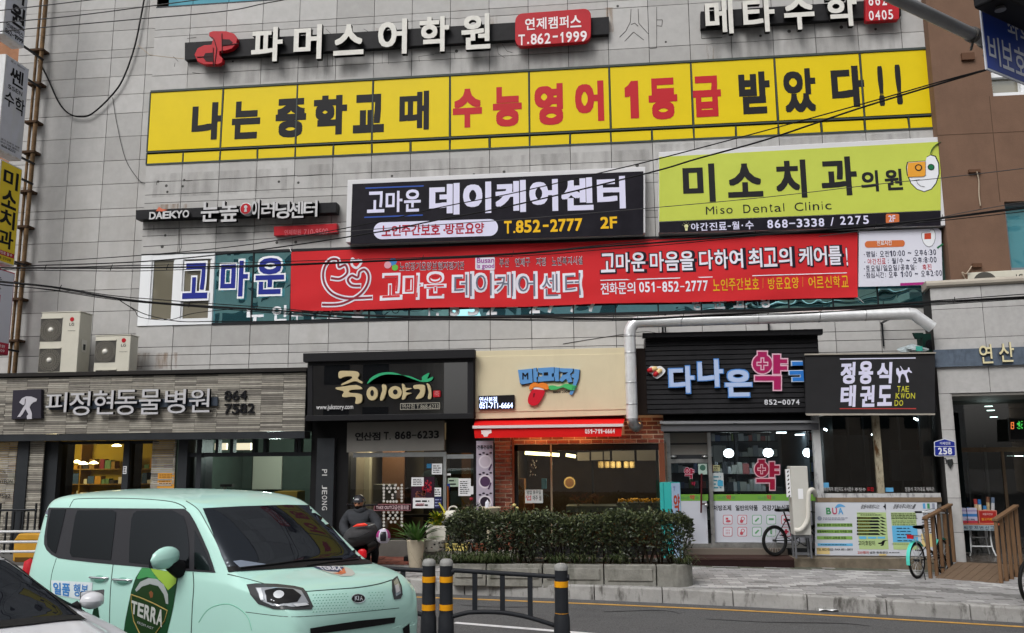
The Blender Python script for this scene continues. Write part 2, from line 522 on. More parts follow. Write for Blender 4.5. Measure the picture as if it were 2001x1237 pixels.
lrow=[14.9,14.45,14.0,13.55,13.1,12.7]+[zz(px,py,0.3) for px,py in ((120,-20),(88,27),(90,70),(84,107),(84,122.5),(83,159),(80,194.5),(75,231),(71,276),(69,322),(67,367),(62,415),(61,430.5),(59,478),(55,525),(55,571),(52,613),(48,658),(47,697),(46,740))]
lrow=sorted(lrow,reverse=True)
XLL=W(20,300,0.3).x
b=MB();tiles(b,XLL,XL-0.06,lrow,0.3,None,uo=W(157,40,0.3).x-4*TW,seed=5)
b.build('recessed_tile_cladding',TILE,main)
b=MB()
b.box(XLL,XL+.3,0.302,6,3.3,15).box(XL,XR,0.002,0.28,3.2,ZW0).box(XL,XR,0.002,0.28,ZW1,ZY0).box(XL,XR,0.002,0.28,ZY1,ZT0).box(XT1,XR,0.002,0.28,ZT0,15).box(XL,XT1,.002,.28,13.6,15).box(XL,XR,0.28,6,3.3,15).box(XL,XL+.28,0.0,0.28,3.2,15)
b.build('wall',JOINT,main)
b=MB()
for x,y,r in ((1207,12,3),(1301,82,2.5),(1542,61,4),(1644,53,4),(1711,57,3),(892,100,4),(1486,70,3),(545,355,3),(583,357,3),(766,344,3),(926,341,3),(541,474,3.5),(578,473,3.5),(323,460,3),(317,482,4),(325,363,3.5),(327,375,3),(985,336,3.5),(1245,323,4),(357,364,3),(990,345,3),(309,355,3),(360,352,3),(455,120,2.5)):
 p=W(x,y,-0.024)
 b.extr(circ(p.x,p.z,r*0.0095,8),FR(-0.0245))
def plines(pts,wd=1.0,Y=-0.0245):
 ps=[W(x,y,Y) for x,y in pts]
 for p,q in zip(ps,ps[1:]):b.bar(p,q,0.004,wd*0.0095,(0,0,1) if abs((q-p).normalized().z)<0.7 else (1,0,0))
def zpl(x0,y0,sx,sy,pts):return [(x0+x/sx,y0+y/sy) for x,y in pts]
for pts in ([(930,70),(925,170),(890,240),(840,290)],[(985,70),(990,180),(1065,265)],[(948,250),(880,322)],[(950,250),(1030,312)],[(1130,55),(1130,372),(1075,378)],[(1130,155),(1175,155),(1170,205),(1130,200)],[(1480,240),(1480,300),(1640,292)],[(930,190),(960,180),(985,205)]):
 plines(zpl(1000,0,3.99,3.99,pts),1.1)
for pts in ([(485,480),(480,530)],[(555,400),(560,520)],[(600,410),(595,520)],[(985,410),(985,495)],[(1035,408),(1035,500)],[(1270,440),(1275,480)],[(1270,440),(1390,425)],[(1395,415),(1550,408),(1552,460)],[(1880,360),(1890,420),(1940,450)],[(1920,345),(1960,400),(2000,410)],[(350,240),(450,232)],[(545,225),(590,270)],[(700,235),(720,205)],[(840,225),(900,260)],[(1290,195),(1330,170),(1400,180)]):
 plines(zpl(500,0,3.99,3.99,pts),0.8)
for pts in ([(1460,300),(1530,290)],[(1350,440),(1390,480)],[(1500,565),(1560,575)],[(1360,520),(1365,490)]):
 plines(zpl(0,0,3.99,3.99,pts),0.9)
for pts in ([(1220,180),(1265,175)],[(1220,180),(1222,205)],[(1715,158),(1960,148)],[(1450,175),(1500,168)],[(1115,548),(1990,528)],[(1410,545),(1415,690),(1395,740)],[(1400,550),(1400,740)],[(1200,520),(1200,560)]):
 plines(zpl(0,310,3.99,3.99,pts),0.9)
plines(zpl(500,310,3.99,3.99,[(10,145),(300,130),(330,138),(580,122)]),0.9)
b.build('glue_marks',M('mark_dark',(0.07,0.068,0.066),0.9),main)
b=MB()
for x0,y0,x1,y1 in ((1184,15,1200,62),(1380,85,1396,120),(728,55,742,85),(958,30,972,60),(300,400,365,420),(268,690,345,720)):
 MB().pr(-0.027,x0,y0,x1,y1).build('rust_stain',RUSTST,main)
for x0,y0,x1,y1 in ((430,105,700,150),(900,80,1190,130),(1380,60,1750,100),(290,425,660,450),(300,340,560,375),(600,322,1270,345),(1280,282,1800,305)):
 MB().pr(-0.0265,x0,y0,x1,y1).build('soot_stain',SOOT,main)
TEAL=TINT('tinted_glass',(0.02,0.12,0.14),(0.40,0.80,0.86),0.86,0.22)
TEALB=TINT('tinted_glass_blue',(0.01,0.06,0.09),(0.035,0.095,0.118),0.85,0.5)
b=MB()
x=XL+0.02
while x<XT1-.05:
 b.box(x,min(x+TW-.012,XT1),0.0,0.03,ZT0+.03,13.6);x += TW
wf=b.build('window',TEALB,main,label='teal glazing along the top edge of the picture')
MB().box(XL,XT1,-0.025,0.05,ZT0,ZT0+0.028).build('window_frame',DARKMETAL,wf)
YFILM=M('yellow_film',lin('d6bd08'),0.45,0,0.035,2.0,0,0)
fb=MB();fr_=FR(0)
ZM=zz(291,299)
ks=[U0+k*TW for k in range(-1,20)]
rg=random.Random(4)
def pane(mb,a,c,za,zb):
 e=0.022
 j=[rg.uniform(-.006,.006) for _ in range(4)]
 mb.extr([(a+e+j[0],za+e),(c-e+j[1],za+e),(c-e+j[2],zb-e),(a+e+j[3],zb-e)],fr_,0.012,0.008)
for i in range(0,19,2):
 c=min(ks[i+2] if i+2<len(ks) else 9,XR-.1)
 pane(fb,ks[i],c,ZM+.02,ZY1)
for i in range(0,20):
 pane(fb,ks[i],ks[i+1] if i+1<len(ks) else ks[i]+TW,ZY0,ZM-.02)
ywin=MB().box(XL,XR,0.0,0.05,ZY0,ZY1).build('window',M('window_dark',(0.015,0.018,0.02),0.3),main,label='third floor window strip covered with yellow advertising film')
fb.build('yellow_film',YFILM,ywin)
b=MB().box(XL,XR,-0.045,0.0,ZM-.012,ZM+.016)
for i in range(0,20,2):b.box(ks[i]-.012,ks[i]+.012,-0.03,0,ZM+.016,ZY1)
for q in ks:b.box(q-.01,q+.01,-0.03,0,ZY0,ZM-.012)
b.box(XL,XR,-0.04,0,ZY1-.015,ZY1+.03).box(XL,XR,-0.04,0,ZY0-.02,ZY0+.012)
b.build('window_frame',M('frame_green_grey',(0.05,0.065,0.06),0.5),ywin)
b=MB();r=MB()
for t,x0,y0,x1,y1 in (('나',377,202,433,272),('는',455,199,507,270),('중',540,194,597,267),('학',614,188,677,262),('교',691,186,750,258),('때',781,180,838,253),
                          ('받',1442,142,1507,221),('았',1529,136,1597,218),('다',1622,131,1692,208),('!',1713,129,1730,207),('!',1747,126,1765,204)):
 b.tp(t,-0.022,x0,y0,x1,y1,0.056 if t not in '때았' else .042)
for t,x0,y0,x1,y1 in (('수',885,175,942,248),('능',963,171,1020,246),('영',1044,165,1101,243),('어',1123,160,1181,236),('1',1220,159,1249,231),('등',1266,154,1325,232),('급',1351,150,1411,227)):
 r.tp(t,-0.022,x0,y0,x1,y1,0.056 if t not in '때았' else .042)
b.build('black_lettering',M('film_black',(0.02,0.02,0.022),0.45),ywin)
r.build('red_lettering',M('film_red',lin('b31f28'),0.45),ywin)
W2=MB().box(XL,XR,0.03,0.06,ZW0,ZW1).build('window',M('window_void',(0.02,0.03,0.032),0.4),main,label='second floor strip window with white frames at its left end and teal glass')
f=MB();P0=FR(0)
xa=[W(px,560,0).x for px in (275,296,341,357,413,419)]
f.box(xa[0],xa[1],-0.05,0.03,ZW0,ZW1).box(xa[2],xa[3],-0.05,0.03,ZW0,ZW1).box(xa[4],xa[5],-0.05,0.03,ZW0,ZW1)
for p,q in ((xa[1],xa[2]),(xa[3],xa[4])):
 f.box(p,q,-0.045,0.03,ZW1-0.12,ZW1).box(p,q,-0.045,0.03,ZW0,ZW0+0.13)
 f.box(p,p+.035,-.02,.03,ZW0+.13,ZW1-.12).box(q-.035,q,-.02,.03,ZW0+.13,ZW1-.12)
f.build('white_frame',M('upvc_white',(0.74,0.76,0.78),0.4),W2)
f=MB().box(xa[5],XR,-0.03,0.03,ZW1-.02,ZW1+.03).box(xa[5],XR,-0.04,0.03,ZW0-.02,ZW0+.03).box(xa[0],xa[5],-.055,-.01,ZW1,ZW1+.025)
kk=U0+TW*2
for k in range(1,20):
 q=U0+k*TW*1.0
 if q>xa[5]+.1:f.box(q-.012,q+.012,-.012,.03,ZW0+.03,ZW1-.02)
f.build('dark_frame',DARKMETAL,W2)
g=MB();rg=random.Random(2)
q=xa[5]
for k in range(1,21):
 e=U0+k*TW
 if e<q+.1:continue
 t=rg.uniform(-.004,.004);t2=rg.uniform(-.004,.004)
 g.add([(q,.012+t,ZW0),(e,.012+t2,ZW0),(e,.012-t,ZW1),(q,.012-t2,ZW1)],[(0,1,2,3)]);q=e
g.build('pane',TEAL,W2)
g=MB().box(xa[1],xa[2],0.0,.02,ZW0,ZW1).box(xa[3],xa[4],0.0,.02,ZW0,ZW1)
g.build('pane',TINT('clear_window_glass',(0.20,0.18,0.13),(0.5,0.52,0.5),0.3,0.1),W2)
b=MB();o=MB()
for t,x0,y0,x1,y1 in (('고',362,516,407,584),('마',435,512,485,580),('운',503,506,556,575)):
 o.tp(t,0.0,x0-3,y0-4,x1+3,y1+4,0.075,c0=.004+.05);b.tp(t,0.0,x0,y0,x1,y1,0.032,c0=.008+.05)
o.build('white_outline',M('sticker_white',(0.8,0.82,0.86),0.5),W2);b.build('blue_lettering',M('sticker_navy',lin('1d2a86'),0.5),W2)
b=MB()
for t,x0,x1,yb in (('노',478,519,632),('인',532,560,627),('주',570,592,629),('간',606,630,627),('보',640,672,624),('호',688,712,621),('T',832,846,620),('.',852,858,617),('8',876,898,617),('5',914,936,616),('2',950,971,615),('-',990,1012,601),('2',1034,1055,612),('7',1068,1088,611),('7',1112,1132,610),('7',1148,1168,609),('방',1352,1376,606),('문',1392,1420,603),('요',1432,1460,601),('양',1484,1508,601)):
 h=14 if t == '-' else 30
 if t == '.':h=6
 b.tp(t,0.0,x0,(yb-h if t != '-' else yb-3),x1,yb,0.03,c0=.004)
b.build('small_white_lettering',M('sticker_white',(0.8,0.8,0.8)),W2)
lw=thing('stucco_building','orange brown stucco wall at the far left edge behind blade signs','building',(XLL-2,.5,0))
MB().box(-24,XLL-.02,0.5,6,3.3,15).box(-24,-15.02,-.5,6,-.5,3.3).build('wall',M('orange_stucco',(0.30,0.15,0.085),0.85,0,0.2,3,0.2,60),lw)
# ================================================================ signs on the upper facade
def sign(name,label,cat='sign',group=None,at=(0,0,0)):return thing(name,label,cat,at,0,group)
SIGNBLK=M('sign_black',(0.014,0.013,0.018),0.35,0,0.2,4)
BARBLK=M('bar_black',(0.02,0.02,0.022),0.5,0,0.2,6)
LETW=M('letter_face_white',(0.62,0.61,0.57),0.45,0,0.08,9,dirt=0.3,dcol=(0.35,0.33,0.3),dscale=4)
LETSIDE=M('letter_side_dark',(0.035,0.035,0.036),0.5)
SIGNRED=M('sign_red',lin('a81824'),0.4,0,0.08,5)
def channel(parent,chars,Y,depth,bold,name='letter',face=LETW,side=LETSIDE,c0=0.05):
 for t,x0,y0,x1,y1 in chars:
  s=MB().tp(t,Y,x0,y0,x1,y1,bold,depth,c0)
  s.mat(1).tp(t,Y,x0,y0,x1,y1,bold,0,c0+depth+.002)
  s.build(name,[side,face],parent)
s=sign('academy_sign','black bar with large white box letters, a red emblem and a red phone panel',at=W(770,90,-.03))
MB().pq(-.03,[(366,88),(1190,38),(1190,72),(366,122)],0.12).build('mounting_bar',BARBLK,s,bevel=.006)
channel(s,[('파',498,62,556,125),('머',580,57,632,121),('스',657,56,714,112),('어',743,46,798,111),('학',823,41,880,106),('원',904,36,960,101)],-.14,0.10,0.030)
e=MB()
out=zpl(0,0,3.99,3.99,[(1535,445),(1560,395),(1610,372),(1668,368),(1680,320),(1648,300),(1650,272),(1680,262),(1780,262),(1840,280),(1868,320),(1860,365),(1825,400),(1775,415),(1728,420),(1730,450),(1755,475),(1752,505),(1725,520),(1610,522),(1560,500)])
e.pq(-.15,out,0.12).build('emblem',[SIGNRED],s,bevel=.01)
e=MB()
for pts in ([(1535,445),(1662,440)],[(1662,372),(1662,515)],[(1730,262),(1732,415)],[(1732,355),(1860,340)],[(1672,515),(1690,380),(1670,310),(1655,290)]):
 ps=[W(x,y,-.276) for x,y in zpl(0,0,3.99,3.99,pts)]
 for p,q in zip(ps,ps[1:]):e.bar(p,q,.012,.018,(0,1,0))
for pts in ([(1585,448),(1600,415),(1662,410),(1662,480),(1605,478)],[(1735,305),(1790,308),(1815,330),(1795,345),(1735,350)]):
 e.pq(-.275,zpl(0,0,3.99,3.99,pts),.004)
e.build('emblem_lines',M('emblem_dark',(0.03,0.01,0.012),0.4),s)
def rr_px(x0,y0,x1,y1,dy,r,n=5):
 return [(x,y+dy*(x-x0)/(x1-x0)) for x,y in rrect(x0,y0,x1,y1,r,n)]
MB().pq(-.15,rr_px(1008,33,1155,97,-11,14),0.13).build('phone_panel',SIGNRED,s,bevel=.008)
b=MB()
for t,x0,x1 in (('연',1026,1045),('제',1048,1068),('캠',1071,1090),('퍼',1093,1111),('스',1114,1136)):
 b.tp(t,-.285,x0,36-(x0-1026)*.06,x1,58-(x0-1026)*.06,.02)
for i,t in enumerate('T.862-1999'):
 xs=(1013,1030,1037,1050,1064,1080,1095,1106,1120,1134)[i];wd=(13,4,12,12,12,10,6,12,12,13)[i];sh=(xs-1013)*.06
 if t == '.':b.tp(t,-.285,xs,83-sh,xs+wd,87-sh,.02)
 elif t == '-':b.tp(t,-.285,xs,74-sh,xs+wd,77-sh,.01)
 else:b.tp(t,-.285,xs,68-sh,xs+wd,88-sh,.018)
b.build('phone_lettering',M('lettering_pink_white',(0.78,0.7,0.72),0.5),s)
s=sign('maths_sign','black bar with white box letters beside a small red phone panel above yellow strip',at=W(1550,40,-.03))
MB().pq(-.03,[(1368,28),(1757,3),(1757,36),(1368,61)],0.12).build('mounting_bar',BARBLK,s,bevel=.006)
channel(s,[('메',1375,7,1432,72),('타',1448,3,1513,68),('수',1527,-2,1590,63),('학',1608,-7,1673,57)],-.14,0.10,0.028)
MB().pq(-.15,rr_px(1688,-34,1753,48,-4,3),0.13).build('phone_panel',SIGNRED,s,bevel=.008)
b=MB()
for i,t in enumerate('862-'):
 xs=1696+i*13.2
 if t == '-':b.tp(t,-.285,xs,0,xs+11,3,.01)
 else:b.tp(t,-.285,xs,-12,xs+11,11-i*.5,.012)
for i,t in enumerate('0405'):b.tp(t,-.285,1697+i*12.6,21.5-i*.7,1708+i*12.6,39.5-i*.7,.012)
b.build('phone_lettering',M('lettering_pink_white',(0.78,0.7,0.72)),s)
s=sign('learning_centre_sign','thin black bar with silver letters and a round red disc above red strip',at=W(470,415,-.03))
MB().pq(-.03,[(276,416),(664,401),(663,421),(276,434)],0.22).build('mounting_bar',BARBLK,s,bevel=.006)
SILV=M('letter_silver',(0.5,0.5,0.51),0.35,0.2,0.1,8)
channel(s,[('눈',398,398,431,435),('높',434,396,469,435),('이',496,393,510,430),('러',515,398,540,427),('닝',542,397,569,429),('센',569,397,596,428),('터',597,395,623,426)],-.25,0.09,0.022,face=SILV,c0=.01)
channel(s,[(t,295+i*13,416-i*.7,307+i*13+(2 if t == 'K' else 0),430-i*.7) for i,t in enumerate('DAEKYO')],-.25,0.05,0.03,face=SILV,c0=.01)
p=W(485,411,-.26)
d=MB();d.lathe([(0.13,0),(0.13,.12),(.115,.125)],p,20,'Y')
d.mat(1).lathe([(0.112,.12),(0.112,.128)],p,20,'Y')
d.mat(0).extr(circ(p.x,p.z+.035,.035,10),FR(-.26),.134).extr([(p.x-.018,p.z),(p.x+.018,p.z),(p.x+.03,p.z-.07),(p.x-.03,p.z-.07)],FR(-.26),.134)
d.build('red_disc',[SILV,SIGNRED],s)
b=MB().pq(-.25,[(306,413),(312,405),(318,409),(329,411),(318,414)],.03);b.build('orange_mark',M('mark_orange',lin('c8694e'),.5),s)
s=sign('phone_strip_sign','narrow red box with faded phone number under black learning centre bar',at=W(600,452,-.03))
MB().pq(-.03,[(540,446),(662,440),(662,458),(540,464)],0.14).build('box',SIGNRED,s,bevel=.006)
b=MB().tp('연제학원',-.172,556,449,588,459,.012).tp('710-9509',-.172,594,448,641,458,.012)
b.build('lettering',M('lettering_faded',lin('c0626a'),.5),s)
s=sign('day_care_sign','large black box sign with bold white letters, white pill and yellow phone number',at=W(970,410,-.03))
DY=-.30
b=MB().pq(-.02,[(686.5,359.5),(1260,334),(1260,462),(683,480)],.268);b.build('case',M('sign_case_white',(0.6,0.6,0.62),.45),s,bevel=.01)
MB().pq(-.292,[(689,360),(1257,335),(1257,459),(685,477)],.012).build('face_panel',SIGNBLK,s)
LAV=M('lettering_lavender',lin('d3d2ea'),.45)
b=MB()
for t,x0,y0,x1,y1 in (('고',718,375,751,415),('마',754,374,786,414),('운',790,371,822,413)):b.tp(t,-.307,x0,y0,x1,y1,.026)
for t,x0,y0,x1,y1 in (('데',839,360,898,419),('이',905,357,960,416),('케',968,354,1028,414),('어',1034,352,1091,412),('센',1096,349,1160,410),('터',1166,346,1223,407)):b.tp(t,-.307,x0,y0,x1,y1,.048)
b.build('white_lettering',LAV,s)
MB().pq(-.307,[(x,y) for x,y in [(x,y-(x-730)*.030) for x,y in rrect(730,435,973,468,16,6)]],.004).build('pill',LAV,s)
b=MB()
for i,t in enumerate('노인주간보호·방문요양'):
 x=746+i*19.2;y=443-i*.55
 if t == '·':b.tp(t,-.313,x+5,y+8,x+9,y+12,.02)
 else:b.tp(t,-.313,x-(10 if i>6 else 0),y-2,x+18-(10 if i>6 else 0),y+18,.024)
b.build('crimson_lettering',M('lettering_crimson',lin('a3142f'),.5),s)
b=MB()
xs=[985,1003,1008,1024,1041,1059,1075,1091,1107,1123]
for i,t in enumerate('T.852-2777'):
 y=433-i*.55;wd=15
 if t == '.':b.tp(t,-.307,xs[i],y+19,xs[i]+4,y+23,.03)
 elif t == '-':b.tp(t,-.307,xs[i]+2,y+9,xs[i]+13,y+13,.02)
 else:b.tp(t,-.307,xs[i],y-1,xs[i]+wd,y+23,.03)
b.tp('2F',-.307,1173,424,1206,446,.03)
b.build('yellow_lettering',M('lettering_yellow',lin('e3b21a'),.5),s)
b=MB().pq(-.307,[(714,366.5),(828,362),(828,364.5),(714,369)]).pq(-.307,[(712,423.5),(826,419),(826,421.5),(712,426)])
b.build('blue_rules',M('rule_blue',lin('2f4f9f'),.5),s)
s=sign('dental_sign','pale lime green box sign with black letters over a black phone strip',at=W(1560,370,-.03))
LIME=M('sign_lime',lin('b9c451'),.4,0,.06,1.2)
MB().pq(-.02,[(1286,304),(1840,274),(1840,446),(1286,459)],.2).build('case',M('sign_case_white',(0.6,0.6,0.62)),s,bevel=.01)
MB().pq(-.222,[(1288,307),(1838,277),(1838,411),(1288,433)],.006).build('face_panel',LIME,s)
MB().pq(-.222,[(1288,434),(1838,412),(1838,441),(1288,455)],.006).build('phone_strip',SIGNBLK,s)
b=MB()
for t,x0,y0,x1,y1,bo in (('미',1333,322,1399,394,.036),('소',1420,321,1492,384,.036),('치',1514,314,1578,386,.036),('과',1602,308,1677,381,.036),('의',1681,334,1718,374,.032),('원',1727,331,1765,371,.032)):b.tp(t,-.23,x0,y0,x1,y1,bo)
for i,t in enumerate('Miso'):b.tp(t,-.23,(1379,1399,1407,1419)[i],403+(5 if t == 'o' or t == 's' else 1)-i*.6,(1396,1402,1416,1432)[i],419-i*.6,.004)
for i,t in enumerate('Dental'):b.tp(t,-.23,(1452,1471,1487,1503,1513,1530)[i],400+(5 if t in 'ena' else 0)-i*.6,(1467,1484,1499,1510,1527,1533)[i],416-i*.6,.004)
for i,t in enumerate('Clinic'):b.tp(t,-.23,(1552,1573,1580,1588,1605,1612)[i],396+(5 if t in 'nc' else 0)-i*.6,(1570,1576,1584,1601,1608,1625)[i],412-i*.6,.004)
b.build('black_lettering',M('film_black',(0.02,0.02,0.022)),s)
b=MB()
for i,t in enumerate('야간진료'):b.tp(t,-.23,1350+i*18,436-i*.6,1366+i*18,451-i*.6,.018)
b.tp('-',-.23,1422,441,1428,443,.01).tp('월',-.23,1430,433,1445,448,.018).tp('·',-.23,1449,439,1452,442,.02).tp('수',-.23,1456,432,1473,448,.018)
for i,t in enumerate('868-3338'):b.tp(t,-.23,1499+i*14.3,(437 if t == '-' else 430)-i*.5,1511+i*14.3,(439 if t == '-' else 446)-i*.5,.018)
b.tp('/',-.23,1622,425,1630,441,.01)
for i,t in enumerate('2275'):b.tp(t,-.23,1641+i*15,423-i*.5,1653+i*15,439-i*.5,.018)
b.build('white_lettering',LAV,s)
b=MB()
P=PLN(-.23)
b.extr([P.px(x,y) for x,y in rrect(1731,418,1757,437,3)],P.fr,.003);b.build('orange_badge',M('badge_orange',lin('c46a3a'),.5),s)
MB().tp('2F',-.235,1736,421,1750,433,.015).build('badge_lettering',LAV,s)
tooth=zpl(1500,310,3.99,3.99,[(1095,30),(1232,20),(1240,-10),(1270,-25),(1305,-15),(1330,40),(1332,120),(1310,190),(1275,235),(1220,255),(1165,235),(1120,190),(1092,120),(1086,70)])
cx,cy=1803,341
b=MB().pq(-.229,[(cx+(x-cx)*1.07,cy+(y-cy)*1.05) for x,y in tooth]);b.mat(1).pq(-.231,tooth)
b.mat(2).pq(-.233,zpl(1500,310,3.99,3.99,[(1095,32),(1230,22),(1230,130),(1215,140),(1095,145),(1090,80)]))
b.mat(0)
for q in ([(1095,145),(1215,140),(1232,128),(1232,22)],):
 ps=[W(x,y,-.235) for x,y in zpl(1500,310,3.99,3.99,q)]
 for u_,v_ in zip(ps,ps[1:]):b.bar(u_,v_,.003,.014,(0,1,0))
ps=[W(x,y,-.235) for x,y in zpl(1500,310,3.99,3.99,[(1143,168),(1185,163),(1160,168),(1170,195),(1195,215),(1225,218)])]
for u_,v_ in zip(ps,ps[1:]):b.bar(u_,v_,.003,.012,(0,1,0))
def ring(cx,cy,r,t):
 p=W(cx,cy,-.236);k=.0098
 b.extr(circ(p.x,p.z,r*k,18),FR(-.236));
ring(1795,327.5,7,0);b.mat(2);p=W(1795,327.5,-.238);b.extr(circ(p.x,p.z,.045,16),FR(-.238))
b.mat(0);ring(1819.5,326.5,6.5,0);b.mat(3);p=W(1819.5,326.5,-.238);b.extr(circ(p.x,p.z,.05,16),FR(-.238))
b.mat(3);ps=spline([W(x,y,-.238) for x,y in ((1818,300),(1821,291),(1828,283),(1838,278))],4)
for u_,v_ in zip(ps,ps[1:]):b.bar(u_,v_,.003,.06,(0,1,0))
b.build('tooth_emblem',[M('film_black',(0.02,0.02,0.022)),M('emblem_white',(0.72,0.74,0.78),.5),M('emblem_orange',lin('dc9a34'),.5),M('emblem_green',lin('1f6a44'),.5)],s)
b=MB();
for a in range(5):
 p=W(1341,442,-.231);t=radians(20+a*35)
 b.bar(p+Vector((cos(t)*.055,0,sin(t)*.055)),p+Vector((cos(t)*.085,0,sin(t)*.085)),.003,.008,(0,1,0))
p=W(1341,442,-.231);b.extr(circ(p.x,p.z,.04,12),FR(-.231)).extr([(p.x-.02,p.z-.09),(p.x+.02,p.z-.09),(p.x+.03,p.z-.02),(p.x-.03,p.z-.02)],FR(-.231))
b.build('bulb_mark',M('mark_pale_yellow',lin('d8d6a0'),.5),s)
s=sign('day_care_banner','long red cloth banner with heart outline and white lettering across second floor windows','banner',at=W(1120,530,-.16))
YB=-0.095
def wave(a,t):
 return .6*(0.016*sin(a*2.3+3*t)+0.014*sin(a*6.5-5*t+1)*(.3+t)+0.03*t*sin(a*1.1)+.012*sin(14*t+a*2.5)*t ** 2)
TLb,TRb,BRb,BLb=W(569,492,YB),W(1676,454,YB),W(1676,581,YB),W(567,608,YB)
def cloth(u,v):
 top=TLb.lerp(TRb,u);bot=BLb.lerp(BRb,u)
 p=top.lerp(bot,v);p.z -= 0.012*4*u*(1-u)*v;p.z -= .01*sin(u*19)*v
 return Vector((p.x,YB-wave(p.x,v),p.z))
MB().grid(cloth,130,20).build('cloth',M('banner_red',lin('c2262c'),.75,0,.05,2),s)
class BannerPlane(Plane):
 def fr(s,a,b,c=0.0):
  u=(a-TLb.x)/(TRb.x-TLb.x);top=TLb.z+(TRb.z-TLb.z)*u;bot=BLb.z+(BRb.z-BLb.z)*u
  v=min(1,max(0,(top-b)/(top-bot)))
  return Vector((a,YB-wave(a,v)-c*1.0-0.001,b-(0.012*4*u*(1-u)+.01*sin(u*19))*v))
BP=BannerPlane((0,YB,0),(1,0,0))
BW=M('banner_white',lin('dcdbe6'),.7);BKT=M('banner_black',lin('23202a'),.7)
b=MB();wo=MB();ye=MB();rd=MB();gr=MB()
def bt(mb,t,x0,x1,y0,h,dy,bold,c0=.004,gap=0.0):
 n=len(t);wdt=(x1-x0)/n
 for i,ch in enumerate(t):
  if ch == ' ':continue
  xa,xb=x0+i*wdt+.5,x0+(i+1)*wdt-.5-gap
  yy=y0+dy*(xa-x0)
  if ch in '!':xa += wdt*.3;xb -= wdt*.3
  if ch == '-':mb.tp(ch,BP,xa+1,yy+h*.48,xb-1,yy+h*.58,bold,c0=c0)
  elif ch == '/':mb.tp(ch,BP,xa+wdt*.25,yy,xb-wdt*.25,yy+h,0,c0=c0)
  elif ch == '1':mb.tp(ch,BP,xa+wdt*.15,yy,xb-wdt*.2,yy+h,bold,c0=c0)
  else:mb.tp(ch,BP,xa,yy,xb,yy+h,bold,c0=c0)
for t,x0,x1,y in (('고마운',1173,1262,496),('마음을',1269,1357,493),('다하여',1365,1453,489),('최고의',1461,1549,486),('케어를',1560,1646,483)):
 bt(wo,t,x0-2.5,x1+2.5,y-2,41,-.034,.055,.004,-4);bt(b,t,x0,x1,y,36,-.034,.022,.007)
bt(wo,'!',1646,1664,482,40,0,.05);bt(b,'!',1647,1663,484,35,0,.02,.007)
wo.build('black_outline',BKT,s)
bt(b,'전화문의',1173,1242,553,22,-.03,.016);bt(b,'051-852-2777',1248,1384,551,20,-.03,.02)
bt(ye,'노인주간보호',1392,1484,545,22,-.03,.012);bt(ye,'/',1487,1495,543,20,0,0);bt(ye,'방문요양',1500,1562,543,22,-.03,.012);bt(ye,'/',1565,1573,541,20,0,0);bt(ye,'어르신학교',1579,1659,541,22,-.03,.012)
ye.build('yellow_lettering',M('banner_yellow',lin('d9a520'),.7),s)
for t,x0,x1,y in (('고',743,787,534),('마',787,827,534),('운',829,873,531),('데',883,927,531),('이',925,966,529),('케',965,1008,530),('어',1007,1051,530),('센',1054,1096,530),('터',1099,1140,529)):
 b.tp(t,BP,x0,y,x1,y+52,.042,c0=.004)
 (rd if x0<880 else gr).tp(t,BP,x0+5,y+5,x1-5,y+47,.0 if x0>880 else .004,c0=.008)
rd.build('red_lettering',M('banner_red_print',lin('c4343a'),.7),s)
bt(b,'부산 연제구 지정 노인복지시설',975,1139,505,16,-.03,.03,.004)
bt(b,'노인장기요양보험지정기관',780,908,513,16,-.02,.03,.004)
gr2=MB();bt(gr2,'부산 연제구 지정 노인복지시설',975,1139,506,14,-.03,.0,.008);bt(gr2,'노인장기요양보험지정기관',780,908,514,14,-.02,.0,.008)
gr2.build('small_dark_lettering',BKT,s)
b.extr([BP.px(x,y) for x,y in rrect(929,502,967,527,3)],BP.fr,0,.004)
b.extr([BP.px(x,y) for x,y in ((1173,547),(1655,532.5),(1655,534),(1173,549))],BP.fr,0,.004)
gr.build('grey_lettering',M('banner_grey',lin('6b6f80'),.7),s)
pu=MB().tp('Busan',BP,932,504,966,513,.02,c0=.008).tp('is good',BP,932,515,966,526,.02,c0=.008);pu.build('purple_lettering',M('banner_purple',lin('a05aa0'),.7),s)
hz=lambda pts:zpl(500,310,3.99,3.99,pts)
def ribbon(mb,pts,wd,c0):
 ps=spline([(x,y,0) for x,y in hz(pts)],8)
 q=[BP.px(p.x,p.y) for p in ps]
 for i in range(len(q)-1):
  d=Vector((q[i+1][0]-q[i][0],q[i+1][1]-q[i][1]));d.normalize();n=Vector((-d.y,d.x))*wd/2;e=d*wd*.18
  mb.add([BP.fr(q[i][0]-n.x-e.x,q[i][1]-n.y-e.y,c0),BP.fr(q[i+1][0]-n.x+e.x,q[i+1][1]-n.y+e.y,c0),BP.fr(q[i+1][0]+n.x+e.x,q[i+1][1]+n.y+e.y,c0),BP.fr(q[i][0]+n.x-e.x,q[i][1]+n.y-e.y,c0)],[(0,1,2,3)])
h1=[(590,930),(660,935),(715,890),(700,830),(650,845),(640,790),(590,785),(545,830),(525,900),(540,980),(600,1050),(700,1085),(800,1085),(905,1080)]
h2=[(815,990),(750,985),(720,945),(750,910),(795,925),(810,880),(850,865),(880,910),(870,980),(820,1050),(740,1100),(650,1130),(520,1135)]
h3=[(745,800),(755,835),(790,850),(825,805),(800,790),(780,800),(755,780),(745,800)]
for h in (h1,h2,h3):ribbon(b,h,.105 if h is not h3 else .05,.004)
b.build('white_lettering',BW,s)
ri=MB()
for h in (h1,h2):ribbon(ri,h,.045,.008)
ri.build('heart_inline',M('banner_plum',lin('8a2a38'),.7),s)
st=MB()
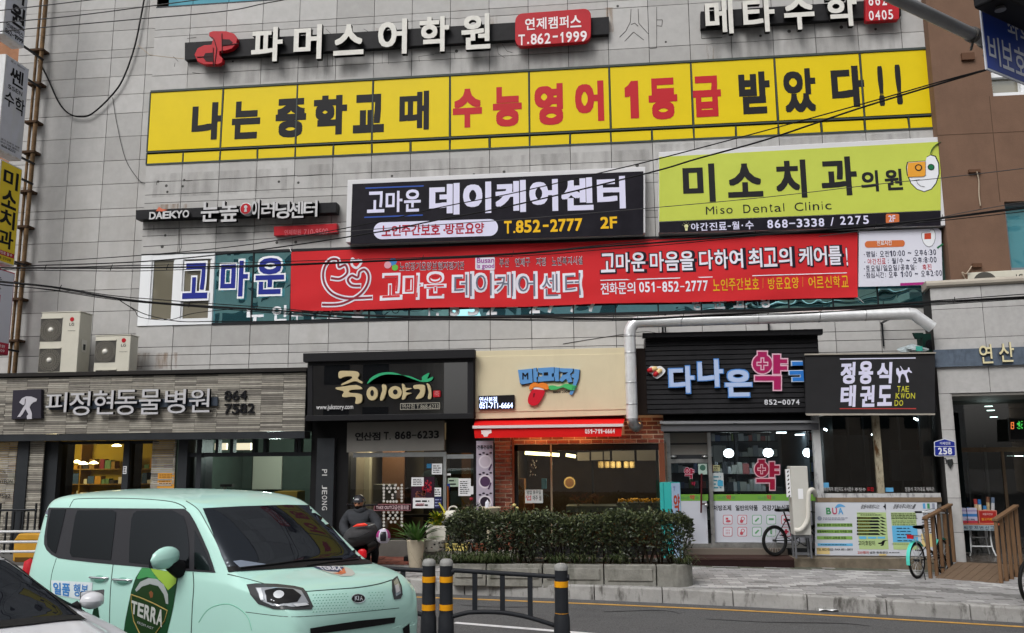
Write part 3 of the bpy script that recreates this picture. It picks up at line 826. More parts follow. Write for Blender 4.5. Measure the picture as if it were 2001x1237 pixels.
for i,(px_,py_) in enumerate(((768,512),(758,518),(772,523))):
 st.mat(i);q=BP.px(px_,py_);st.extr(circ(q[0],q[1],.085-.01*i,6 if i == 0 else 12),BP.fr,0,.006+.001*i)
st.build('star_emblem',[M('emblem_blue',lin('3f7fc0'),.6),M('emblem_pink',lin('d79aa8'),.6),M('emblem_leaf',lin('6ab04a'),.6)],s)
b=MB()
for p,q in ((TLb,(-.02,.05)),(BLb,(-.03,-.04)),(TRb,(.02,.04)),(BRb,(.04,-.05))):
 b.bar(p,p+Vector((q[0]*3,.06,q[1]*2)),.008,.008)
b.build('rope',WHITE,s)
s=sign('clinic_hours_panel','white clinic hours panel with rounded corners at right end of the red banner',at=W(1760,500,-.1))
YP=-0.1
MB().pq(YP,[(1678,453),(1832,447),(1838,452),(1841,557),(1677,561)],.03).build('panel',M('panel_white',lin('cfd0dc'),.5),s)
b=MB();r=MB();o=MB();c0=.034
def ht(mb,t,x,y,wd,h=11,st=8.4):
 for ch in t:
  if ch == ' ':x += st*.5;continue
  k={':':.35,'~':.8,'/':.5,'·':.4,'1':.7}.get(ch,.75 if ch.isdigit() else 1.0)
  yy=y-(x-1690)*.03
  if ch == ':':mb.tp(ch,YP,x+1,yy+3,x+2.6,yy+h-1,.03,c0=c0)
  elif ch == '~':mb.tp(ch,YP,x,yy+4,x+st*k-1,yy+7,.02,c0=c0)
  elif ch == '·':mb.tp(ch,YP,x,yy+5,x+2,yy+7,.02,c0=c0)
  else:mb.tp(ch,YP,x,yy,x+st*k-.8,yy+h,.012,c0=c0)
  x += st*k
ht(b,'·평일: 오전10:00 ~ 오후6:30',1687,492,0,11,9.5);ht(r,'야간진료',1694,506.5,0,11,9.2);ht(b,': 월/수 ~ 오후:8:00',1733,506.5,0,11,9.6);ht(b,'·',1688,507,0)
ht(b,'·토요일/일요일/공휴일: ',1687,520,0,11,9.6);ht(r,'휴진',1801,520.5,0,11,9.6);ht(b,'·점심시간: 오후 1:00 ~ 오후2:00',1687,533,0,11,9.2)
b.build('dark_lettering',M('print_navy',lin('3a3c50'),.6),s);r.build('red_lettering',M('print_red',lin('b8434c'),.6),s)
P=PLN(YP)
MB().extr([P.px(x,y-(x-1690)*.03) for x,y in rrect(1689,472,1767,485,6)],P.fr,.003,.031).build('orange_pill',M('badge_orange',lin('c46a3a')),s)
MB().tp('진료시간',YP,1712,471,1742,480,.012,c0=.037).build('pill_lettering',PAPER,s)
tm=[(1813+(x-1803)*.42,467+(y-341)*.48) for x,y in tooth]
b=MB().pq(YP,[(1813+(x-1813)*1.08,467+(y-467)*1.08) for x,y in tm],0,.033);b.mat(1).pq(YP,tm,0,.036);b.mat(2).pq(YP,[(1805,457),(1818,456),(1818,468),(1805,468.5)],0,.038)
b.mat(3).pq(YP,[(1829,484),(1841,476),(1842,479),(1831,487)],0,.036);b.mat(4).pq(YP,[(1758,554),(1826,551),(1826,556),(1758,559)],0,.036)
b.build('tooth_emblem',[M('outline_grey',lin('6a6c74'),.5),M('emblem_white',(0.72,0.74,0.78)),M('badge_red',lin('b8452c'),.5),M('emblem_green',lin('1f6a44')),M('stripe_magenta',lin('a02c78'),.5)],s)
XB=-12.3
XBP=[None]
def blade(label,ytop_n,ybot_n,xn,xf,face,frame,build_text):
 p=WX(xn,ytop_n,XB);y0=p.y;zt=p.z;zb=WX(xn,ybot_n,XB).z
 yf=WX(xf,ytop_n,XB).y
 s=sign('blade_sign',label,group='projecting signs stacked on the corner pole',at=(XB,(y0+yf)/2,zb))
 MB().box(XB-.28,XB,y0,yf,zb,zt).build('case',frame,s,bevel=.012)
 P=Plane((XB+.004,0,0),(0,1,0))
 MB().extr([(y0+.03,zb+.03),(yf-.03,zb+.03),(yf-.03,zt-.03),(y0+.03,zt-.03)],P.fr,.002).build('face_panel',face,s)
 build_text(s,P,y0,yf,zb,zt)
 b=MB()
 for z in (zb+.15,zt-.15):b.bar((XB-.14,yf,z),(XB-.14,max(0.1,yf+.02),z),.04,.04)
 b.build('bracket',DARKMETAL,s)
 return s
GREYF=M('blade_face_grey',lin('b9bcc8'),.45,0,.05,3,dirt=.4,dcol=lin('a9aa96'),dscale=1.5)
CASEW=M('blade_case',(0.62,0.63,0.64),.5,0,.1,4,dirt=.7,dcol=(0.35,0.22,0.1),dscale=2.5)
def put(mb,P,t,y0,yf,zb,zt,rect,bold=.02):
 a0,t0,a1,t1=rect
 L_=lambda q:y0+(yf-y0)*q
 H_=lambda q:zt+(zb-zt)*q
 mb.text(t,P.fr,L_(a0),H_(t1),L_(a1),H_(t0),bold,0,.006)
def bt1(s,P,*a):
 m=MB();put(m,P,'학',*a,(.25,.36,.92,.64),.035);put(m,P,'원',*a,(.25,.665,.92,.855),.035)
 for i,t in enumerate('연제캠퍼스'):put(m,P,t,*a,(.10+.165*i,.875,.25+.165*i,.918),.014)
 for i,t in enumerate('862-1999'):put(m,P,t,*a,(.08+.106*i,.93 if t != '-' else .948,.18+.106*i,.972 if t != '-' else .956),.016)
 m.build('lettering',INK,s)
blade('white blade sign cut by top edge, black letters reading down to a phone number',-150,80,25,68,GREYF,CASEW,bt1)
def bt2(s,P,*a):
 m=MB();put(m,P,'쎈',*a,(.22,.085,.78,.265),.022)
 for i,t in enumerate('SSEN'):put(m,P,t,*a,(.18+.155*i,.29,.31+.155*i,.335),.01)
 put(m,P,'수',*a,(.08,.365,.48,.52),.016);put(m,P,'학',*a,(.52,.365,.92,.54),.016)
 put(m,P,'중고 예비반',*a,(.2,.03,.8,.05),0)
 put(m,P,'경기 신학교 직영',*a,(.08,.87,.85,.89),.01);put(m,P,'부산 거제 캠퍼스',*a,(.08,.90,.85,.92),.01);put(m,P,'868-8233',*a,(.12,.93,.7,.955),.01)
 m.build('lettering',INK,s)
blade('silver grey blade sign with large black syllables, second from the top',105,300,12,60,GREYF,CASEW,bt2)
def bt3(s,P,*a):
 m=MB()
 for i,t in enumerate('미소치과'):put(m,P,t,*a,(.16,.07+i*.2,.84,.25+i*.2),.03)
 put(m,P,'868-3338',*a,(.1,.94,.8,.965),.01);m.build('lettering',INK,s)
 r=MB();y0,yf,zb,zt=a;h=zt-zb
 r.extr([(y0+.04,zt-h*.925),(yf-.04,zt-h*.925),(yf-.04,zt-h*.88),(y0+.04,zt-h*.88)],P.fr,0,.006);r.build('red_band',SIGNRED,s)
 m=MB();put(m,P,'야간진료 월·수',*a,(.1,.885,.85,.915),.01);m.build('band_lettering',PAPER,s)
blade('yellow blade sign with four black syllables stacked above a red band',310,513,2,46,M('blade_face_yellow',lin('d9bf2c'),.45,0,.08,2),CASEW,bt3)
def bt4(s,P,*a):
 m=MB()
 for i,t in enumerate('눈높이러닝센터'):
  if i != 2:put(m,P,t,*a,(.05,.08+i*.115,.42,.17+i*.115),.01)
 m.build('lettering',INK,s)
 r=MB();put(r,P,'이',*a,(.05,.31,.42,.40),.02);y0,yf,zb,zt=a;h=zt-zb
 r.extr([(y0+.02,zb+.02),(yf-.02,zb+.02),(yf-.02,zb+h*.14),(y0+.02,zb+h*.14)],P.fr,0,.006)
 r.build('red_band',M('blade_red',lin('b02a44'),.5),s)
 m=MB();put(m,P,'연제학원',*a,(.1,.885,.8,.92),.01);put(m,P,'710-9509',*a,(.1,.94,.8,.97),.01);m.build('band_lettering',PAPER,s)
blade('pale blade sign with crimson edge and a red foot, lowest of the stack',520,690,-14,31,M('blade_face_pale',lin('c6c8d4'),.45),M('blade_case_crimson',lin('a8304c'),.5),bt4)
s=thing('rusty_pole','thin rusty steel pole with brackets on the wall behind the blade signs','pole',(-12.45,.12,0))
RUSTY=M('rusted_steel',(0.15,0.095,0.05),.85,.1,.5,6,.3,60)
xp0=W(82,10,.1).x;xp1=W(43,640,.1).x
xp=(xp0+xp1)/2
MB().tube([(xp,.1,3.6),(xp,.1,13)],.045,10).tube([(xp-.16,.15,3.6),(xp-.16,.15,13)],.03,8).build('post',RUSTY,s)
b=MB();z=4.2
for z in (4.4,5.3,6.1,6.9,7.7,8.6,9.3,10.2,11.0):b.box(xp-.25,xp+.06,.04,.28,z,z+.05)
b.build('clamp',M('rusted_dark',(0.06,0.035,0.02),.9),s)
# ================================================================ ground floor shops
CLAD=[M('clad_stone_%d'%i,lin(h),.85,0,.15,8,.4,40) for i,h in enumerate(('918d84','7f7b74','a7a399','6f6b65','9a958b'))]
DARKGREY=M('shopfront_dark',(0.03,0.033,0.037),.45,0,.12,3)
VDARK=M('recess_dark',(0.012,0.012,0.013),.7)
SHOPGLASS=GLASS('shop_glass',(0.62,0.66,0.66),1.0,1.7)
SHOPGLASS2=GLASS('shop_glass_clear',(0.72,0.76,0.76),.8,1.5)
FLOORM=M('shop_floor',(0.12,0.11,0.1),.5,0,.2,3)
def clad(mb,x0,x1,y1,z0,z1,seed=0,hh=.036,ww=.44):
 rg=random.Random(seed);x=x0
 while x<x1-.01:
  c=min(x+ww,x1);z=z0
  while z<z1-.01:
   t=min(z+hh,z1)
   mb.mat(rg.choice((0,0,1,2,3,4)))
   mb.box(x+.002,c-.002,y1-.02-rg.uniform(0,.014),y1,z+.004,t-.003)
   z=t
  x=c
def room(parent,x0,x1,y0,y1,z0,z1,wall,floor=None,ceil=None,name='interior_room'):
 b=MB()
 b.mat(0).quad((x0,y1,z0),(x1,y1,z0),(x1,y1,z1),(x0,y1,z1)).quad((x0,y0,z0),(x0,y1,z0),(x0,y1,z1),(x0,y0,z1)).quad((x1,y0,z0),(x1,y0,z1),(x1,y1,z1),(x1,y1,z0))
 b.mat(1).quad((x0,y0,z0),(x1,y0,z0),(x1,y1,z0),(x0,y1,z0))
 b.mat(2).quad((x0,y0,z1),(x0,y1,z1),(x1,y1,z1),(x1,y0,z1))
 return b.build(name,[wall,floor or FLOORM,ceil or wall],parent)
YA,YG=-0.85,-0.40
s=thing('animal_hospital','stone clad shopfront with dark posts and warmly lit glass at lower left','shopfront',(-9.5,YA,gz(-9.5)))
za1,za0=W(300,733,YA).z,W(300,846,YA).z
xa0,xa1=-15.0,W(598,780,YA).x
b=MB();b.mat(0).box(xa0,xa1,YA+.001,-.02,za0+.01,za1+.01)
b.build('fascia_core',DARKGREY,s)
b=MB();clad(b,xa0,xa1,YA,za0,za1,3);b.build('fascia_cladding',CLAD,s)
MB().box(xa0,xa1+.02,YA-.09,0,za1+.012,za1+.085).build('eave',M('eave_dark',(0.025,0.023,0.022),.5),s)
MB().box(xa0,xa1,YA-.02,YA+.3,za0-.13,za0-.002).build('lower_band',DARKGREY,s)
px2=lambda x,Y=-.62:W(x,930,Y).x
for i,(p,q) in enumerate(((-60,31),(52,84))):cl=MB();clad(cl,-15.0 if i == 0 else px2(p),px2(q),-.62,-.2,za0-.13,20+i);cl.build('pillar_cladding',CLAD,s)
cl=MB();clad(cl,px2(300,YG),px2(346,YG),YG-.08,-.2,za0-.13,33);cl.build('pillar_cladding',CLAD,s)
b=MB()
for p,q,Y in ((30,52,-.68),(84,110,-.55),(238,250,-.5),(346,364,-.55),(382,392,-.5),(618,652,-.66)):b.box(px2(p,Y),px2(q,Y),Y,.0,-.2,za0-.131)
for x0,x1 in ((110,238),(250,300)):b.box(px2(x0,-.45),px2(x1,-.45),-.45,-.3,W(170,868,-.45).z,za0-.131)
b.box(px2(364,-.45),px2(618,-.45),-.47,-.3,W(500,858,-.45).z,za0-.131).box(px2(364,-.45),px2(618,-.45),-.47,-.3,W(500,892,-.45).z,W(500,884,-.45).z)
for x in (418,447,490,512,573,580):b.box(px2(x,-.46),px2(x+6,-.46),-.46,-.3,W(500,885,-.45).z,W(500,857,-.45).z)
b.box(px2(388,-.45),px2(394,-.45),-.46,-.36,-.2,W(500,890,-.45).z)
b.box(xa0,xa1,-.44,-.3,-.2,.35)
b.build('dark_frame',DARKGREY,s)
MB().quad((px2(110,YG),YG,.3),(px2(300,YG),YG,.3),(px2(300,YG),YG,za0),(px2(110,YG),YG,za0)).quad((px2(364,YG),YG,.3),(px2(618,YG),YG,.3),(px2(618,YG),YG,za0),(px2(364,YG),YG,za0)).build('glass_pane',SHOPGLASS2,s)
yw=M('clinic_yellow_wall',lin('b59a34'),.8,0,.1,3)  # yellow walls, with the room's warm glow also put into the colour
x0,x1=-14.6,px2(352,0)
room(s,x0,x1,-.3,3.2,0,za0,yw,None,M('room_ceiling',(0.55,0.5,0.38),.8))
b=MB();rg=random.Random(9)
MT=[M('goods_%d'%i,lin(h),.6) for i,h in enumerate(('c9c3a8','7a2230','39506e','d8d2c0','8a6a2a','3c3a38','5f7f52','b9862c'))]
for z in (.55,.95,1.35,1.7):
 b.mat(4).box(x0+.15,x1-.9,2.75,3.15,z-.02,z)
 x=x0+.2
 while x<x1-1.0:
  h,wd=rg.uniform(.08,.26),rg.uniform(.06,.16)
  if rg.random()<.8:b.mat(rg.randrange(8)).box(x,x+wd,2.8,3.0,z,z+h)
  x += wd+.02
b.mat(1).extr([(W(p,q,1.5).x,W(p,q,1.5).z) for p,q in ((132,870),(146,880),(140,920),(125,950),(122,935),(130,905))],FR(1.5),.03)
b.mat(5).box(-13.6,-12.2,1.2,1.6,0,.95).box(x1-.9,x1-.3,2.2,2.4,0,2.0)
for x in (-13.9,-13.2,-12.55):b.mat(4).box(x,x+.03,2.74,3.16,.4,2.3)
b.build('interior_shelving',MT,s)
LAMPW=M('lamp_warm',(1.0,0.78,0.35),.5,emit=9)
LAMPC=M('lamp_cool',(0.82,0.95,1.0),.5,emit=9)
def point(name,loc,col,e,r=.08,parent=None):
 l=bpy.data.lights.new(name,'POINT');l.energy,l.color,l.shadow_soft_size=e,col,r
 o=bpy.data.objects.new(name,l);COL.objects.link(o);o.location=loc
 if parent:o.parent=parent;o.matrix_parent_inverse=parent.matrix_basis.inverted()
 return o
b=MB()
for px_,py_,Y in ((150,904,1.6),(163,907,1.6),(183,906,1.6),(119,940,1.8),(228,872,1.0)):
 p=W(px_,py_,Y);b.lathe([(.02,.06),(.09,.02),(.1,0),(0.0,-.01)],p,12)
b.build('interior_lamp',LAMPW,s)
point('interior_light',(-12.6,1.7,za0-.35),(1,.82,.45),48,.15,s)
gw=M('clinic_grey_wall',lin('4c574f'),.8,0,.15,3)
x2,x3=px2(353,0),px2(625,0)
room(s,x2,x3,-.3,3.0,0,za0,gw)
b=MB()
for p,q,r_,t in ((420,866,441,879),(456,866,489,879)):
 a,c=W(p,q,.8),W(r_,t,.8);b.box(a.x,c.x,.8,.9,c.z,a.z)
b.build('interior_lamp',M('lamp_panel_warm',(1.0,.85,.6),.5,emit=1.1),s)
b=MB()
b.mat(5).box(x2+.3,x2+1.0,.6,1.1,0,1.0).mat(3).box(x2+.55,x2+.6,.8,.85,1.0,1.35).mat(5).box(x2+.5,x2+.75,.75,.9,1.33,1.38)
b.mat(4).box(x3-1.5,x3-1.0,1.5,2.0,0,1.2).mat(3).box(x3-2.6,x3-1.9,2.9,2.95,1.2,2.0).mat(6).box(x3-.9,x3-.3,2.0,2.4,0,.9)
b.build('interior_counter',MT,s)
point('interior_light',((x2+x3)/2,1.2,za0-.3),(.85,1,.92),55,.15,s)
b=MB()
for i,t in enumerate('PI JEONG'):
 if t == ' ':continue
 a=W(638,917+i*10.3,-.67)
 v,f=glyphs(t,.01);wd=.02 if t == 'I' else .075
 b.add([(a.x-.09+y*.1,-.664-i_,a.z-x*wd) for x,y,z,i_ in v],f)
b.build('vertical_lettering',M('lettering_soft_white',(0.5,0.5,0.5),.6),s)
b=MB()
for t,x0_,y0_,x1_,y1_ in (('HOSPITAL',-10,918,11,925),('PI JEONG HYEON',-40,937,24,947),('864 7582',-25,966,20,973)):b.tp(t,-.66,x0_,y0_,x1_,y1_,.004)
b.build('wall_lettering',INK,s)
t=thing('notice_paper','orange paper notice on narrow stone pillar behind the mint car','notice',W(325,938,-.5))
MB().pr(-.503,309,922,340,955,.004).build('sheet',M('paper_orange',lin('c98f3c'),.8),t)
MB().lines(-.508,312,926,337,951,6,.4).build('print',M('print_brown',lin('7a5520'),.8),t)
t=thing('sticker','small white sticker on the dark post between yellow lit clinic windows','sticker',W(244,918,-.5))
MB().pr(-.503,241,911,247,926,.003).build('sheet',PAPER,t);MB().lines(-.508,242,912,246,925,4,.5).build('print',INK,t)
t=sign('animal_hospital_sign','grey box letters on blue grey rail reading animal hospital, with dog emblem',at=W(260,790,YA))
channel(t,[('피',98,768,136,806),('정',144,766,181,812),('현',190,764,227,810),('동',232,763,272,811),('물',279,762,318,810),('병',329,762,367,808),('원',376,761,414,806)],YA-.05,.07,.006,face=M('letter_face_grey',(0.47,0.47,0.49),.4),c0=.04)
MB().pq(YA-.03,[(98,787),(427,776),(427,793),(98,801)],.05).build('rail',M('rail_blue_grey',lin('3d4550'),.5),t)
b=MB()
for i,ch in enumerate('864'):b.tp(ch,YA-.03,440+i*15,764-i*.5,453+i*15,783-i*.5,.012,.03)
for i,ch in enumerate('7582'):b.tp(ch,YA-.03,440+i*15,789.5-i*.5,453+i*15,809-i*.5,.012,.03)
b.build('number',INK,t)
MB().pq(YA-.03,[(31,763),(86,761),(86,818),(28,820)],.09).build('emblem_box',M('emblem_box_grey',lin('33313a'),.5),t,bevel=.008)
dog=zpl(0,600,3.99,3.99,[(150,745),(172,712),(205,696),(245,698),(290,716),(285,735),(258,745),(243,760),(232,782),(250,830),(250,872),(212,874),(210,850),(222,835),(200,795),(180,830),(160,856),(135,858),(155,830),(178,790),(190,770)])
MB().pq(YA-.123,dog,.006).build('dog_emblem',M('emblem_silver',lin('b4b2ba'),.4),t)
ps=[W(x,y,YA-.131) for x,y in zpl(0,600,3.99,3.99,[(150,745),(180,775),(195,755),(198,715)])]
b=MB()
for p,q in zip(ps,ps[1:]):b.bar(p,q,.003,.016,(0,1,0))
b.build('dog_ear_line',M('emblem_box_grey',lin('33313a')),t)
YS=-1.05
s=thing('porridge_shop','dark porridge shop front with glass wall and door under a grey panel','shopfront',(-3.5,-.4,gz(-3.5)))
YD=-.45
qx=lambda x,Y=YD:W(x,960,Y).x
zc=lambda y,Y=YD,x=780:W(x,y,Y).z
b=MB()
b.box(xa1+.02,qx(682),YD-.08,0,-.2,3.3).box(qx(868),qx(872),YD-.03,YD+.05,0,zc(884)).box(qx(682),qx(930),YD-.05,0,zc(826),3.3)
b.box(qx(872),qx(930),YD-.04,YD+.1,zc(886),zc(826)).box(qx(926),qx(934),YD-.06,YD+.1,0,zc(826)).box(qx(682),qx(868),YD-.04,YD+.08,.0,zc(1052))
b.build('dark_frame',VDARK,s)
MB().box(qx(690),qx(868),YD-.05,YD+.02,zc(893),zc(884)).box(qx(872),qx(928),YD-.05,YD+.02,zc(897),zc(889)).box(qx(867),qx(873),YD-.06,YD,.02,zc(884)).build('steel_trim',STEEL,s)
MB().quad((qx(682),YD,0),(qx(930),YD,0),(qx(930),YD,zc(890)),(qx(682),YD,zc(890))).build('glass_pane',SHOPGLASS,s)
room(s,qx(676,.2),qx(929,.2),-.35,3.2,.02,2.85,M('porridge_wall',lin('6c6350'),.8,0,.2,2),M('porridge_floor',lin('4a3a2c'),.5))
b=MB()
x0=qx(690,1.5)
b.mat(0).box(x0,x0+.35,1.5,1.7,.02,2.6).mat(1).box(x0+.5,x0+1.0,2.0,2.2,.02,2.2).mat(2).box(x0+1.3,x0+1.9,2.6,2.7,.02,2.3).mat(3).box(x0+.55,x0+.95,1.1,1.5,1.0,1.35)
b.mat(1).box(x0+2.2,x0+2.8,2.4,2.6,.02,2.0).mat(2).box(x0+.2,x0+2.6,.9,1.3,.7,.74).mat(2).box(x0+.4,x0+.45,1.0,1.1,0,.7)
b.build('interior_furniture',[M('inner_plaster',lin('9a947c'),.8),M('inner_wood',lin('5a3c22'),.6),M('inner_dark',lin('1c1814'),.6),M('inner_grey',lin('77776a'),.7)],s)
point('interior_light',(qx(760,1),1.2,2.3),(1,.88,.7),75,.2,s)
t=sign('porridge_shop_sign','deep black box sign with cream brush lettering under green leaf stroke',at=W(760,750,YS))
MB().box(W(600,750,YS).x,W(926,750,YS).x,YS+.06,-.04,W(760,818,YS).z,W(760,692,YS).z).build('box',VDARK,t)
b=MB().pq(YS,[(594,691),(929,683),(929,700),(594,708)],.16,-.1)
b.build('top_eave',M('eave_black',(0.018,0.018,0.02),.45),t,bevel=.01)
b=MB().pq(YS,[(600,707),(925,699),(925,707),(600,715)],.03,-.05).pq(YS,[(600,715),(610,715),(610,812),(600,812)],.03,-.05).pq(YS,[(913,705),(925,704),(925,809),(913,809)],.03,-.05).pq(YS,[(597,812),(925,807),(925,818),(597,823)],.05,-.05)
b.build('rim',M('eave_black',(0.018,0.018,0.02)),t,bevel=.006)
MB().pq(YS,[(607,712),(917,704),(917,811),(607,814)],.02,-.055).build('glossy_panel',TINT('sign_gloss_black',(0.006,0.006,0.007),(.9,.9,.9),.07),t)
CREAM=M('letter_cream',lin('b8a983'),.5)
def blob(mb,pts,c0,th,Y=YS,close=True):
 q=spline([(x,y,0) for x,y in pts],4,True);mb.pq(Y,[(p.x,p.y) for p in q],th,c0)
j=lambda pts:zpl(500,600,3.99,3.99,pts)
b=MB()
blob(b,j([(655,505),(720,500),(790,505),(812,530),(800,560),(835,585),(828,598),(780,580),(720,598),(672,612),(680,598),(750,560),(748,542),(700,545),(655,558)]),.0,.05)
blob(b,j([(628,630),(680,622),(790,610),(835,640),(780,645),(740,650),(735,668),(800,675),(832,690),(830,740),(800,756),(780,750),(785,712),(760,700),(690,705),(678,690),(690,660),(640,645)]),.0,.05)
o1=circ(912,676,44,20,54)
blob(b,j(o1),0,.05)
blob(b,j([(988,608),(1020,612),(1022,660),(1000,720),(975,730),(978,690),(990,650)]),0,.05)
blob(b,j(circ(1090,668,52,20,50)),0,.05)
blob(b,j([(1143,603),(1165,610),(1172,630),(1222,635),(1175,655),(1180,668),(1220,672),(1180,690),(1168,715),(1142,722),(1150,670)]),0,.05)
blob(b,j([(1235,612),(1310,608),(1325,640),(1310,700),(1270,718),(1250,712),(1285,660),(1270,640),(1240,640)]),0,.05)
blob(b,j([(1335,598),(1360,612),(1372,660),(1370,712),(1345,715),(1350,660)]),0,.05)
b.build('brush_lettering',CREAM,t,bevel=.004)
b=MB();blob(b,j(circ(912,672,14,12,24)),.051,.003);blob(b,j(circ(1092,664,18,12,20)),.051,.003)
b.build('letter_holes',VDARK,t)
b=MB()
blob(b,j([(872,600),(905,550),(980,515),(1080,512),(1180,545),(1280,582),(1360,580),(1385,545),(1340,560),(1355,515),(1300,545),(1292,575),(1200,540),(1090,528),(1000,530),(930,560)]),.0,.04)
b.build('green_leaf_stroke',M('leaf_green_sign',lin('2f9d6c'),.5),t)
MB().pq(YS,rr_px(847,763.5,861,776.5,-.5,2),.03).build('red_seal',SIGNRED,t)
MB().tp('죽',YS,849,765,859,775,.0,c0=.033).build('seal_lettering',M('seal_pink',lin('c98080'),.5),t)
b=MB().tp('www.jukstory.com',YS,618,791,690,802,.008,c0=0.0)
b.build('web_lettering',M('lettering_soft',(0.62,.62,.62),.5),t)
b=MB().pq(YS,rr_px(782,788,860,801,-1.5,1.5),.006).mat(1).pq(YS,rr_px(783.2,789.2,858.8,799.8,-1.5,1),.008)
b.mat(0).tp('연산점 T.868-6233',YS,786,789.5,857,799,.004,c0=.012)
b.build('phone_frame',[M('lettering_frame',lin('a09c90'),.5),VDARK],t)
t=sign('porridge_phone_panel','flat grey panel with black phone number above porridge shop glass',at=W(775,855,-.6))
MB().pq(-.6,[(680,826),(869,822),(869,880),(679,884)],.05).build('panel',M('panel_grey',lin('6a6864'),.55,0,.06,3),t)
b=MB()
for i,ch in enumerate('연산점'):b.tp(ch,-.652,694+i*16.6,845-i*.3,710+i*16.6,861-i*.3,.035)
for i,ch in enumerate('T.868-6233'):
 xs=750+i*10.9
 b.tp(ch,-.652,xs,843+(14 if ch == '.' else 8 if ch == '-' else 1)-i*.3,xs+(3 if ch == '.' else 9.6),859-(6 if ch == '-' else 0)-i*.3,.03)
b.build('lettering',INK,t)
def notice(name,label,Y,x0,y0,x1,y1,mat,n=0,ink=None,cat='notice',extra=None):
 t=thing(name,label,cat,W((x0+x1)/2,(y0+y1)/2,Y))
 MB().pr(Y,x0,y0,x1,y1,.003).build('sheet',mat,t)
 if n:MB().lines(Y-.004,x0+(x1-x0)*.12,y0+(y1-y0)*.12,x1-(x1-x0)*.1,y1-(y1-y0)*.1,n,.38).build('print',ink or INK,t)
 if extra:extra(t)
 return t
PPL=M('poster_plum',lin('33202c'),.5,0,.1,4)
YN=YD-.008
def plum(t):
 b=MB();rg=random.Random(5)
 for i in range(26):
  x,y=826+rg.uniform(0,16),939+rg.uniform(0,24);p=W(x,y,YN-.006);b.extr(circ(p.x,p.z,rg.uniform(.012,.03),6),FR(YN-.006))
 b.build('red_flowers',M('print_crimson',lin('a02432'),.6),t)
 b=MB()
 for i in range(22):
  x,y=812+rg.uniform(0,18),960+rg.uniform(0,14);p=W(x,y,YN-.006);b.extr(circ(p.x,p.z,rg.uniform(.012,.03),6),FR(YN-.006))
 b.build('brown_beans',M('print_brownred',lin('7a4a3a'),.6),t)
notice('poster','dark plum food poster with red flowers on the porridge shop glass',YN,804,932,849,993,PPL,extra=plum,cat='poster')
notice('notice_paper','white paper taped over top left of the dark plum poster',YN-.005,804,933,828,950,PAPER,4)
def heart(t):MB().lines(YN-.013,814,983,832,988,2,.5).build('pink_print',M('print_rose',lin('b06a74'),.6),t)
notice('poster','wide white card with small pink print below the plum poster',YN-.005,807,973,848,993,PAPER,2,extra=heart,cat='poster')
notice('notice_paper','white paper with bold line high beside the porridge shop door frame',YN,844,906,864,927,PAPER,4)
notice('sticker','small round blue sticker next to a white paper on porridge glass',YN,834,906,843,915,M('sticker_blue',lin('2f6c94'),.5),0,cat='sticker')
notice('notice_paper','small white paper with three bold lines right of plum poster',YN,848,953,862,970,PAPER,3)
notice('poster','dark blue poster with pale swirls under small white paper',YN,848,971,864,993,M('poster_navy',lin('23264a'),.5),3,M('print_pale',lin('8a90b8'),.6),cat='poster')
notice('notice_paper','tall white paper with rows of text on the porridge shop door',YN,896,935,920,969,PAPER,7)
notice('notice_paper','pale green paper left of the tall white paper on door',YN,875,934,896,951,M('paper_green',lin('9fb3a0'),.7),2)
notice('notice_paper','folded white slip at right edge of porridge door beside banner stand',YN,920,950,929,966,PAPER,0)
t=thing('door_handle_card','white and blue hand sanitiser card hanging at the porridge door edge','card',W(876,948,YN))
MB().pr(YN,874,945,879,958,.01).build('card',M('card_blue',lin('2b3f86'),.5),t);MB().pr(YN-.01,871,925,881,929,.004).build('white_tab',PAPER,t)
t=thing('wooden_stick','thin brown wooden pole leaning at the porridge shop door','pole',W(876,1000,YD-.1))
b=W(877,1040,YD-.1);MB().tube([(b.x,YD-.12,.03),(b.x-.03,YD-.05,W(876,950,YD-.1).z)],.018,8).build('stick',M('stick_brown',lin('7a4524'),.7),t)
t=sign('takeout_board','dark red take out strip sign crossing rows of white round dots',at=W(767,1000,YN))
MB().pr(YN-.01,731,985,803,998,.012).build('strip',M('strip_rose',lin('8a5c62'),.5),t)
MB().pr(YN-.022,732,986.5,802,996.5,.002).build('strip_face',M('strip_maroon',lin('30141a'),.5),t)
MB().tp('TAKE OUT!고급선물포장',YN-.024,735,987.5,799,995.5,.018,c0=.002).build('lettering',M('lettering_pinkish',lin('c9b0b4'),.5),t)
b=MB()
dots=[]
for r in range(6):dots += [(750,948+r*6.2),(785,948+r*6.2)]
dots += [(761,948),(773,948),(757,954),(764,954),(771,954),(778,954),(761,961),(773,961),(767,967),(767,973),(757,980),(763,980),(769,980),(775,980)]
for r in range(5):dots += [(750,1001+r*6.5),(785,1001+r*6.5)]
dots += [(759,1001),(768,1001),(776,1001),(762,1007),(773,1007),(759,1013),(768,1013),(777,1013),(764,1020),(772,1020)]
for x,y in dots:
 p=W(x,y,YN-.004);b.extr(circ(p.x,p.z,.026,8),FR(YN-.004))
b.build('white_dots',M('dots_white',lin('b4b2ac'),.6),t)
YM=-.85
s=thing('snack_shop','brick snack shop front with warm light under the red awning','shopfront',(0,-.5,0))
YB2=-.42
bx=lambda x,Y=YB2:W(x,930,Y).x
bz=lambda y,Y=YB2,x=1150:W(x,y,Y).z
BR=[M('brick_%d'%i,lin(h),.85,0,.2,14,.4,60) for i,h in enumerate(('875040','794236','93604c','6e3e32'))]
MORT=M('mortar',lin('c4b09c'),.9)
